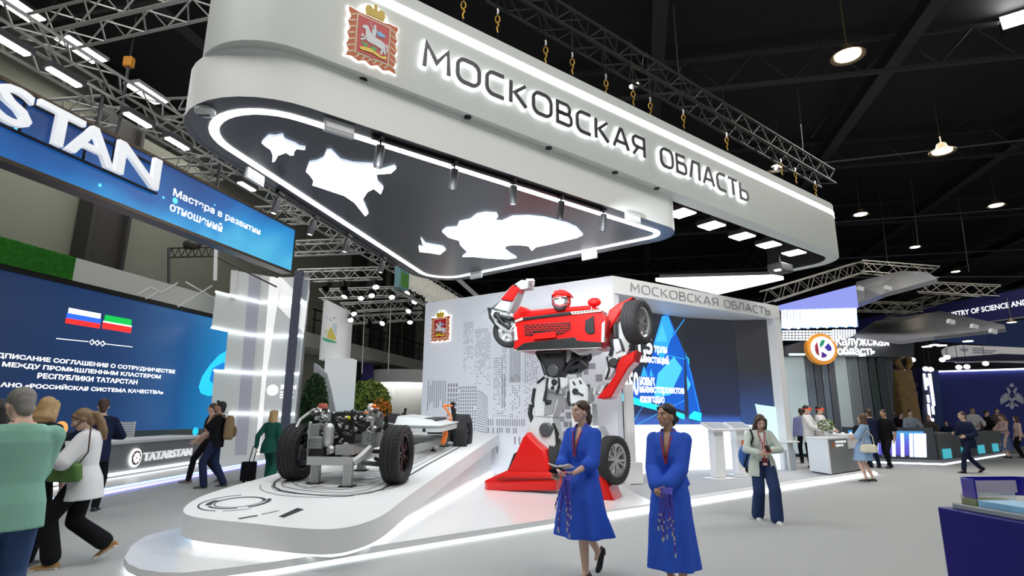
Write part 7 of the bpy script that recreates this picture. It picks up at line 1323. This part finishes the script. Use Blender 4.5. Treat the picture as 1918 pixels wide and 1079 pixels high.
wB, iB = person('woman in royal blue long sleeved dress with black hair in a low bun', p, (-.5, -.86), 1.62, 'f', SKIN2, ('bun', H_BK),
    dict(name='dress', m=BLUE, sleeve=1.82, so=.028, sf=.02, o=.024, lo=-.02, hi=.50, skirt=(.25, .185, .24, (.0, -.03), .09), collar=BLUE, lapel=1, belt=1, it=3, v=(.22, .06, .0)), None, dict(m=LEATH, pump=1), feet=((-.09, .08, 0, .05, .1), (.09, -.14, .02, -.05, .3)), hip=.95, heel=.045,
    arms=(((-.02, .27, 1.0), (-.5, -.4, -.9)), ((.06, .25, .98), (.5, -.4, -.9))), curl=(.9, .8), palm=((.6, .1, .8), (-.6, .1, .6)), vox=.0056, lanyard=(REDL, None, .2), head=(-.5, .02, 0))
def held(name, label, cat, info, loc, rz=0.0, rx=0.0): return thing(name, label, cat, M=info['M'] @ Matrix.Translation(Vector(loc)) @ Matrix.Rotation(rz, 4, 'Z') @ Matrix.Rotation(rx, 4, 'X'))
hl, hr = iA['hands']
t = held('open_booklet', 'small white open booklet held by the dark haired woman in royal blue', 'booklet', iA, hl.lerp(hr, .5) + Vector((-.01, .09, .045)), .3, .25)
for q in (-1, 1): b = MB(); b.box((q * .055, 0, .012), (.11, .15, .012), 0, Matrix.Rotation(-q * .25, 4, 'Y')); put('page_block', b, mat('paper', (.78, .76, .70), .7), t)
b = MB(); b.box((0, 0, .002), (.03, .155, .006)); b.box((.09, -.05, -.015), (.05, .12, .02)); put('cover', b, BLK, t)
def ribbons(name, label, info, c, seed):
    t = held(name, label, 'lanyards', info, c); random.seed(seed); b = MB(); w = MB()
    for k in range(9):
        x0 = random.uniform(-.05, .05); x1 = x0 + random.uniform(-.06, .10); L = random.uniform(.25, .48); y = random.uniform(-.01, .03); P = [(x0, 0, .03), (x0 - .01, y + .03, -.02), (x0 * .5 + x1 * .5, y + .03, -L * .5), (x1, y + .04, -L)]
        b.loft([[(px_ - .009, py_, pz_), (px_ + .009, py_, pz_), (px_ + .009, py_ + .003, pz_), (px_ - .009, py_ + .003, pz_)] for px_, py_, pz_ in P]); w.box((x1, y + .04, -L - .02), (.012, .006, .035))
        for f in (.35, .7): q = Vector(P[2]).lerp(Vector(P[3]), f); w.box((q.x, q.y + .004, q.z), (.01, .002, .02))
    put('ribbon_bundle', b, BLUEL, t)['kind'] = 'stuff'; put('metal_clip', w, ALU, t)['kind'] = 'stuff'
ribbons('lanyard_bundle', 'bundle of violet lanyards hanging from the hand that holds the booklet', iA, hl + Vector((.0, .09, -.03)), 5)
ribbons('lanyard_bundle', 'bundle of violet lanyards gripped by the woman with the low bun', iB, iB['hands'][0] + Vector((-.03, .09, -.02)), 8)
# woman with the red phone
p = gz(1437, 976, 0)
w, i = person('woman in pale sage blazer and wide navy trousers looking down at a red phone', p, (-.12, -1), 1.63, 'f', SKIN1, ('long', H_BR), dict(name='blazer', m=SAGE, sleeve=1.8, so=.022, o=.03, lo=-.24, flare=.10, collar=SAGE, lapel=1, inner=WHT, v=(-.26, .055, .10)), dict(m=NAVY if False else fabric('navy_trouser_cloth', (.025, .045, .12)), w=(.10, .092, .10), up=.0), dict(m=WSH, sole=1),
    feet=((-.10, .18, 0, .05, 0), (.09, -.16, .01, -.08, .15)), arms=(((-.07, .27, 1.10), (-1, -.3, -.5)), ((.08, .26, 1.06), (1, -.3, -.5))), curl=(.7, .8), palm=((.6, -.4, .6), (-.5, -.3, .8)), head=(0, .55, 0), vox=.008, lanyard=(mat('scarlet_lanyard', (.55, .02, .02), .6), BADGE, .05))
t = held('phone', 'red phone in the hands of the woman in the sage blazer', 'phone', i, i['hands'][0].lerp(i['hands'][1], .5) + Vector((0, .09, .05)), 0, -.7); b = MB(); b.box((0, 0, 0), (.075, .15, .01)); put('phone_case', b, mat('red_case', (.6, .03, .04), .3), t, bevel=.004); b = MB(); b.box((0, -.0, .006), (.066, .135, .002)); put('phone_screen', b, BLACK, t)
t = held('backpack', 'blue backpack with black strap behind the woman in the sage blazer', 'bag', i, (.16, -.17, .93)); b = MB(); b.ell((0, 0, 0), (.15, .09, .2)); put('bag_body', b, mat('blue_nylon', (.03, .13, .42), .5), t); b = MB(); b.tube([(.0, .1, .2), (-.02, .2, .42), (-.02, .3, .3), (.06, .2, .02), (.08, .05, -.15)], .014, 6); b.ell((.0, .05, -.2), (.07, .06, .06)); put('shoulder_strap', b, BLK, t)
# man in the mint polo, close on the left
p = gy(42, 800, 4.05); p.z = 0
person('grey haired man in mint green polo shirt and blue jeans, seen from behind', p, (-.75, .66), 1.76, 'm', SKIN1, ('short', H_GR), dict(name='polo_shirt', m=MINT, sleeve=.85, so=.024, sf=.018, o=.026, lo=-.17, flare=.06, collar=MINT), dict(m=JEAN, w=(.108, .082, .072)), SH_B, lean=.06, head=(.2, .42, 0), arms=(((-.16, .30, 1.10), (-.5, -.6, -1)), ((.04, .33, 1.12), (.1, -.5, -1))), vox=.007, lanyard=(REDL, None, .2))
# woman in the white shirt
p = gz(130, 1060, 0)
w, i = person('woman in loose white shirt and wide black trousers with a green shoulder bag', p, (-.93, -.28), 1.66, 'f', SKIN1, ('pony', H_LB), dict(name='shirt', m=WHT, sleeve=1.72, so=.04, sf=.02, o=.035, lo=-.22, flare=.10, collar=WHT), dict(m=BLK, w=(.105, .085, .092), up=.05), dict(m=TAN, sole=1), lean=.05, head=(.15, .45, 0), feet=((-.09, .14, 0, .05, 0), (.08, -.30, .12, -.05, .55)), hip=.9, arms=(((-.10, .27, 1.10), (-1, -.4, -.5)), ((.10, .28, 1.12), (1, -.5, -.5))), vox=.007, lanyard=(DKBR, None, .15))
t = held('shoulder_bag', 'green leather shoulder bag with white piping on the woman in white', 'bag', i, (-.22, .10, .95), -.25); b = MB(); b.loft([[(x * k, y * k2, z) for x, y in ((.05, -.17), (.05, .17), (-.05, .17), (-.05, -.17))] for z, k, k2 in ((-.10, .8, .92), (-.06, 1, 1), (.06, 1, .86), (.1, .6, .8))]); put('bag_body', b, mat('green_leather', (.07, .17, .03), .35), t, bevel=.03)
b = MB(); b.tube([(.06, -.16, -.05), (.062, -.1, -.085), (.062, .1, -.085), (.06, .16, -.05)], .006, 6); b.tube([(.052, -.12, .06), (.052, .1, .06)], .005, 6); put('piping', b, SATIN, t); b = MB(); b.tube([(0, -.13, .09), (.0, -.2, .2), (.07, -.14, .46), (.1, -.1, .53)], .008, 6); b.tube([(0, .13, .09), (.03, .12, .3), (.1, -.02, .52)], .008, 6); put('bag_strap', b, BROWM, t)
# others by the blue screen
person('man in navy jacket standing with his back turned by the blue screen', gy(172, 900, 9.7).xy.to_3d(), (-.35, .9), 1.8, 'm', SKIN1, ('short', H_BR), dict(name='jacket', m=NAVY, sleeve=1.9, so=.016, o=.024, lo=-.2), dict(m=BLK), SH_B, vox=.012, head=(.3, .1, 0), arms=(((-.16, .28, 1.08), (-1, -.4, -.5)), ((.12, .29, 1.1), (1, -.5, -.5))))
person('blonde person in black standing behind the man in the mint polo', gy(78, 800, 6.3).xy.to_3d(), (-.2, .95), 1.74, 'f', SKIN1, ('bob', H_BL), dict(name='jacket', m=BLK, sleeve=1.9, so=.02, o=.03, lo=-.2), dict(m=BLK), SH_B, vox=.011, head=(0, .25, 0))
person('dark haired person in dark plaid jacket cut off by the left edge', gy(-6, 800, 5.2).xy.to_3d(), (-.2, .95), 1.68, 'f', SKIN1, ('long', H_BK), dict(name='jacket', m=fabric('dark_plaid', (.03, .028, .03), .9, .5), sleeve=1.9, so=.02, o=.03, lo=-.25), dict(m=BLK), SH_B, vox=.011)
p = gz(394, 913, 0)
w, i = person('man in black T-shirt and dark jeans walking with a backpack on one shoulder', p, (-.9, -.38), 1.83, 'm', SKIN2, ('quiff', H_BK), dict(name='t_shirt', m=BLK, sleeve=.75, so=.024, sf=.012, o=.03, lo=-.15), dict(m=DKJEAN, w=(.098, .076, .07)), dict(m=LEATH), feet=((-.1, .12, 0, .05, 0), (.1, -.22, .0, -.05, .1)), arms=(((-.10, .14, 1.36), (-.4, .2, -1)), ((.3, .26, .92), (.3, -1, 0))), curl=(1.2, .5), head=(-.2, -.15, 0), vox=.009, lanyard=(REDL, BADGEB, .28))
t = held('backpack', 'tan backpack slung over the shoulder of the man in the black T-shirt', 'bag', i, (-.10, -.24, 1.24)); b = MB(); b.loft([[(x * k, y * k, z) for x, y in fillet([(-.16, -.1), (.16, -.1), (.16, .1), (-.16, .1)], .07, 4)] for z, k in ((-.25, .75), (-.2, 1), (.05, 1), (.2, .8), (.26, .45))]); put('bag_body', b, fabric('khaki_canvas', (.24, .17, .09)), t); b = MB(); b.ell((0, -.11, -.08), (.12, .05, .12)); put('front_pocket', b, fabric('khaki_dark', (.18, .125, .07)), t); b = MB(); b.tube([(-.06, .08, .2), (-.08, .2, .3), (-.06, .34, .22), (-.04, .36, .05), (-.06, .2, -.2)], .02, 6); put('shoulder_strap', b, fabric('khaki_dark', (.18, .125, .07)), t)
person('man in dark clothes and beige shoes walking half hidden behind the backpack carrier', gz(383, 903, 0), (-.9, -.3), 1.84, 'm', SKIN1, ('short', H_BR), dict(name='shirt', m=BLK, sleeve=.8, so=.02, o=.02, lo=-.15), dict(m=BLK), dict(m=BRSH), feet=((-.1, .30, .0, .05, -.1), (.1, -.28, .02, -.05, .35)), hip=.9, arms=(((-.24, .22, .88), (-.3, -1, 0)), ((.26, -.12, .84), (.3, -1, 0))), vox=.012, head=(-.1, 0, 0))
p = gz(500, 908, 0)
w, i = person('woman in dark green trouser suit with long blonde hair, walking away', p, (.12, .99), 1.68, 'f', SKIN1, ('long', H_BL), dict(name='blazer', m=GREEN, sleeve=1.95, so=.02, o=.03, lo=-.20, flare=.10), dict(m=GREEN, w=(.10, .09, .10)), SH_B, feet=((-.13, .26, 0, .1, 0), (.13, -.2, .03, -.1, .4)), hip=.9, arms=(((-.3, -.08, .84), (-.4, -1, 0)), ((.29, .05, .84), (.4, -1, 0))), vox=.010, head=(-.4, 0, 0))
t = thing('trolley_case', 'small black trolley case pulled by the woman in the green suit', 'suitcase', gz(463, 906, 0), .1); b = MB(); b.box((0, 0, .27), (.3, .2, .42)); put('case_body', b, BLK, t, bevel=.03); b = MB(); b.tube([(.07, .06, .46), (.10, .1, .80)], .012, 6); b.tube([(-.03, .06, .46), (.02, .1, .80)], .012, 6); b.tube([(.02, .1, .8), (.1, .1, .8)], .016, 6); put('pull_handle', b, BLACK, t)
for q in (-.1, .1): b = MB(); b.lathe([(.001, -.015), (.035, -.015), (.035, .015), (.001, .015)], 12, 0, TR(q, .06, .035, 0, PI / 2)); put('castor', b, BLACK, t)
# right-hand side
p = gz(1630, 902, 0)
w, i = person('woman in short pale blue dress with long brown hair, back turned', p, (-.72, .65), 1.66, 'f', SKIN1, ('long', H_CH), dict(name='dress', m=LBLUE, sleeve=.9, so=.035, sf=.02, o=.024, lo=-.02, skirt=(.50, .19, .25, (0, 0), .07)), None, SH_B, vox=.011, feet=((-.09, .06, 0, .2, 0), (.1, -.06, 0, -.2, 0)), arms=(((-.1, .28, 1.08), (-1, -.3, -.5)), ((.12, .27, 1.05), (1, -.3, -.5))))
t = held('handbag', 'cream handbag hanging beside the woman in the pale blue dress', 'bag', i, (-.22, -.10, .80)); b = MB(); b.loft([[(x * k, y * k, z) for x, y in ((-.06, -.19), (.06, -.19), (.06, .19), (-.06, .19))] for z, k in ((-.1, .85), (-.06, 1), (.06, .95), (.1, .7))]); put('bag_body', b, mat('cream_leather', (.70, .66, .52), .4), t, bevel=.03); b = MB(); b.tube([(0, -.13, .08), (.02, -.1, .3), (.05, .0, .42), (.02, .1, .3), (0, .13, .08)], .01, 6); put('bag_strap', b, mat('cream_leather', (.70, .66, .52), .4), t)
person('man in dark navy suit standing with his back turned at the striped counter', gz(1640, 876, 0), (.1, .99), 1.83, 'm', SKIN1, ('short', H_BR), dict(name='jacket', m=NAVY, sleeve=1.9, so=.016, o=.026, lo=-.22), dict(m=NAVY), SH_B, vox=.012)
person('man in black T-shirt and black trousers with white soled trainers, facing left', gz(1668, 877, 0), (-.85, -.3), 1.82, 'm', SKIN2, ('short', H_BK), dict(name='t_shirt', m=NAVY if False else BLK, sleeve=.8, so=.026, sf=.012, o=.03, lo=-.12), dict(m=BLK), dict(m=LEATH, sole=1), feet=((-.12, .18, 0, .2, 0), (.14, -.2, 0, -.3, 0)), arms=(((-.26, .02, .84), (-.5, -1, 0)), ((.22, .10, .92), (.8, -1, 0))), vox=.011)
person('man in navy suit striding to the left across the grey carpet', gz(1822, 886, 0), (-.97, -.1), 1.80, 'm', SKIN1, ('short', H_BR), dict(name='jacket', m=NAVY, sleeve=1.9, so=.02, o=.03, lo=-.22), dict(m=NAVY), SH_B, lean=.08, feet=((-.09, .34, .0, .05, -.1), (.09, -.36, .05, -.05, .6)), hip=.885, arms=(((-.2, .22, .98), (-.4, -1, 0)), ((.22, .16, 1.05), (.4, -1, -.3))), vox=.010)
VRW = mat('white_coverall', (.80, .80, .80), .6); VRR = mat('red_visor', (.75, .06, .02), .15, emit=.25, ecol=(.9, .08, .03))
for px, lb in ((1522, 'left of two people in white coats and red visor glasses behind the counter'), (1546, 'right of two people in white coats and red visor glasses behind the counter')):
    p = gz(px, 876 if px < 1530 else 873, .11); w, i = person(lb, p, (.75, -.6), 1.8, 'm', SKIN1, ('short', H_BK), dict(name='coat', m=VRW, sleeve=1.9, so=.022, o=.032, lo=-.25), dict(m=VRW), SH_B, vox=.011, arms=(((-.15, .32, 1.0), (-1, -.3, -.5)), ((.15, .33, 1.0), (1, -.3, -.5))), lanyard=(REDL, None, .1), group='people in white coats')
    b = MB(); b.box((0, .075, .012), (.15, .07, .05), 0, i['head']); b.box((0, -.01, .012), (.17, .19, .02), 0, i['head']); put('visor_glasses', b, VRR, w, bevel=.012)
person('person in lilac shirt and black trousers standing behind the white coats', gz(1510, 868, .1), (.3, .9), 1.75, 'm', SKIN1, ('short', H_BR), dict(name='shirt', m=PURP, sleeve=1.9, so=.02, o=.03, lo=-.1), dict(m=BLK), SH_B, vox=.014)
person('woman in pink blouse and slate blue skirt standing by the dark desks', gz(1890, 858, 0), (-.95, .1), 1.74, 'f', SKIN1, ('pony', H_LB), dict(name='blouse', m=PINK, sleeve=1.85, so=.02, o=.024, lo=.0), None, SH_B, vox=.012, arms=(((-.12, .3, 1.08), (-1, -.3, -.5)), ((.12, .3, 1.08), (1, -.3, -.5))), head=(0, .2, 0))
sk = bpy.context.scene.objects[[o.name for o in SC.objects if o.get('label', '').startswith('woman in pink blouse')][0]]
b = MB(); K = 36; b.loft([[((.13 + .11 * f + .012 * f * math.cos(6 * a)) * math.cos(a), (.105 + .09 * f + .012 * f * math.cos(6 * a)) * math.sin(a), 1.06 - .74 * f) for a in [2 * PI * i / K for i in range(K)]] for f in (0, .12, .3, .6, 1)]); put('skirt', b, SLATE, sk)
person('woman in pale top at the right edge beside the pink blouse', gz(1916, 858, 0), (-.9, .3), 1.66, 'f', SKIN1, ('long', H_BR), dict(name='blouse', m=PINK, sleeve=1.85, so=.02, o=.024, lo=-.1), dict(m=BLK), SH_B, vox=.014)
for px, py, Y, face, col, hr_, hh, lb in ((1703, 767, 21, (-.2, -1), GREYC, H_BK, 1.66, 'man in grey blue shirt seated behind the striped counter'), (1686, 772, 23, (.3, -1), BLK, H_BR, 1.6, 'person in black behind the striped counter, under the wooden column'), (1738, 776, 22.5, (-.5, -.9), DKBR, H_LB, 1.6, 'person in brown by the white light pillar behind the counter'), (1772, 792, 23, (-.6, -.6), NAVY, H_BK, 1.35, 'person in navy sitting low beside the end of the striped counter'), (1820, 762, 25.5, (-.1, -1), WHT, H_BR, 1.78, 'man in white shirt behind the striding man, below the blue wall'), (1846, 768, 26.5, (.5, -.8), BLK, H_BK, 1.74, 'man in black leaning at the dark desks below the blue wall'), (1866, 764, 27.5, (-.4, -.9), DKBR, H_BK, 1.76, 'bearded man in brown standing between the desks and the pink blouse'), (1610, 782, 19.5, (-.3, -1), BLK, H_BK, 1.62, 'person in black behind the reception counter near the flowers'), (1672, 768, 24, (-.2, -1), NAVY, H_BK, 1.74, 'man in dark suit standing behind the black T-shirt man'), (1838, 790, 27, (-.3, -1), DKBR, H_BR, 1.45, 'person in brown sitting at the dark desks behind the striding man')):
    q = gy(px, py, Y); z0 = .14 if px > 1650 else 0; hg = q.z - z0; person(lb, (q.x, q.y, z0), face, max(1.3, min(1.88, hg)) , 'm', SKIN1, ('short', hr_), dict(name='shirt', m=col, sleeve=1.9, so=.02, o=.026, lo=-.12), dict(m=BLK), SH_B, vox=.017, arms=(((-.16, .3, 1.0), (-1, -.3, -.5)), ((.16, .3, 1.0), (1, -.3, -.5))))
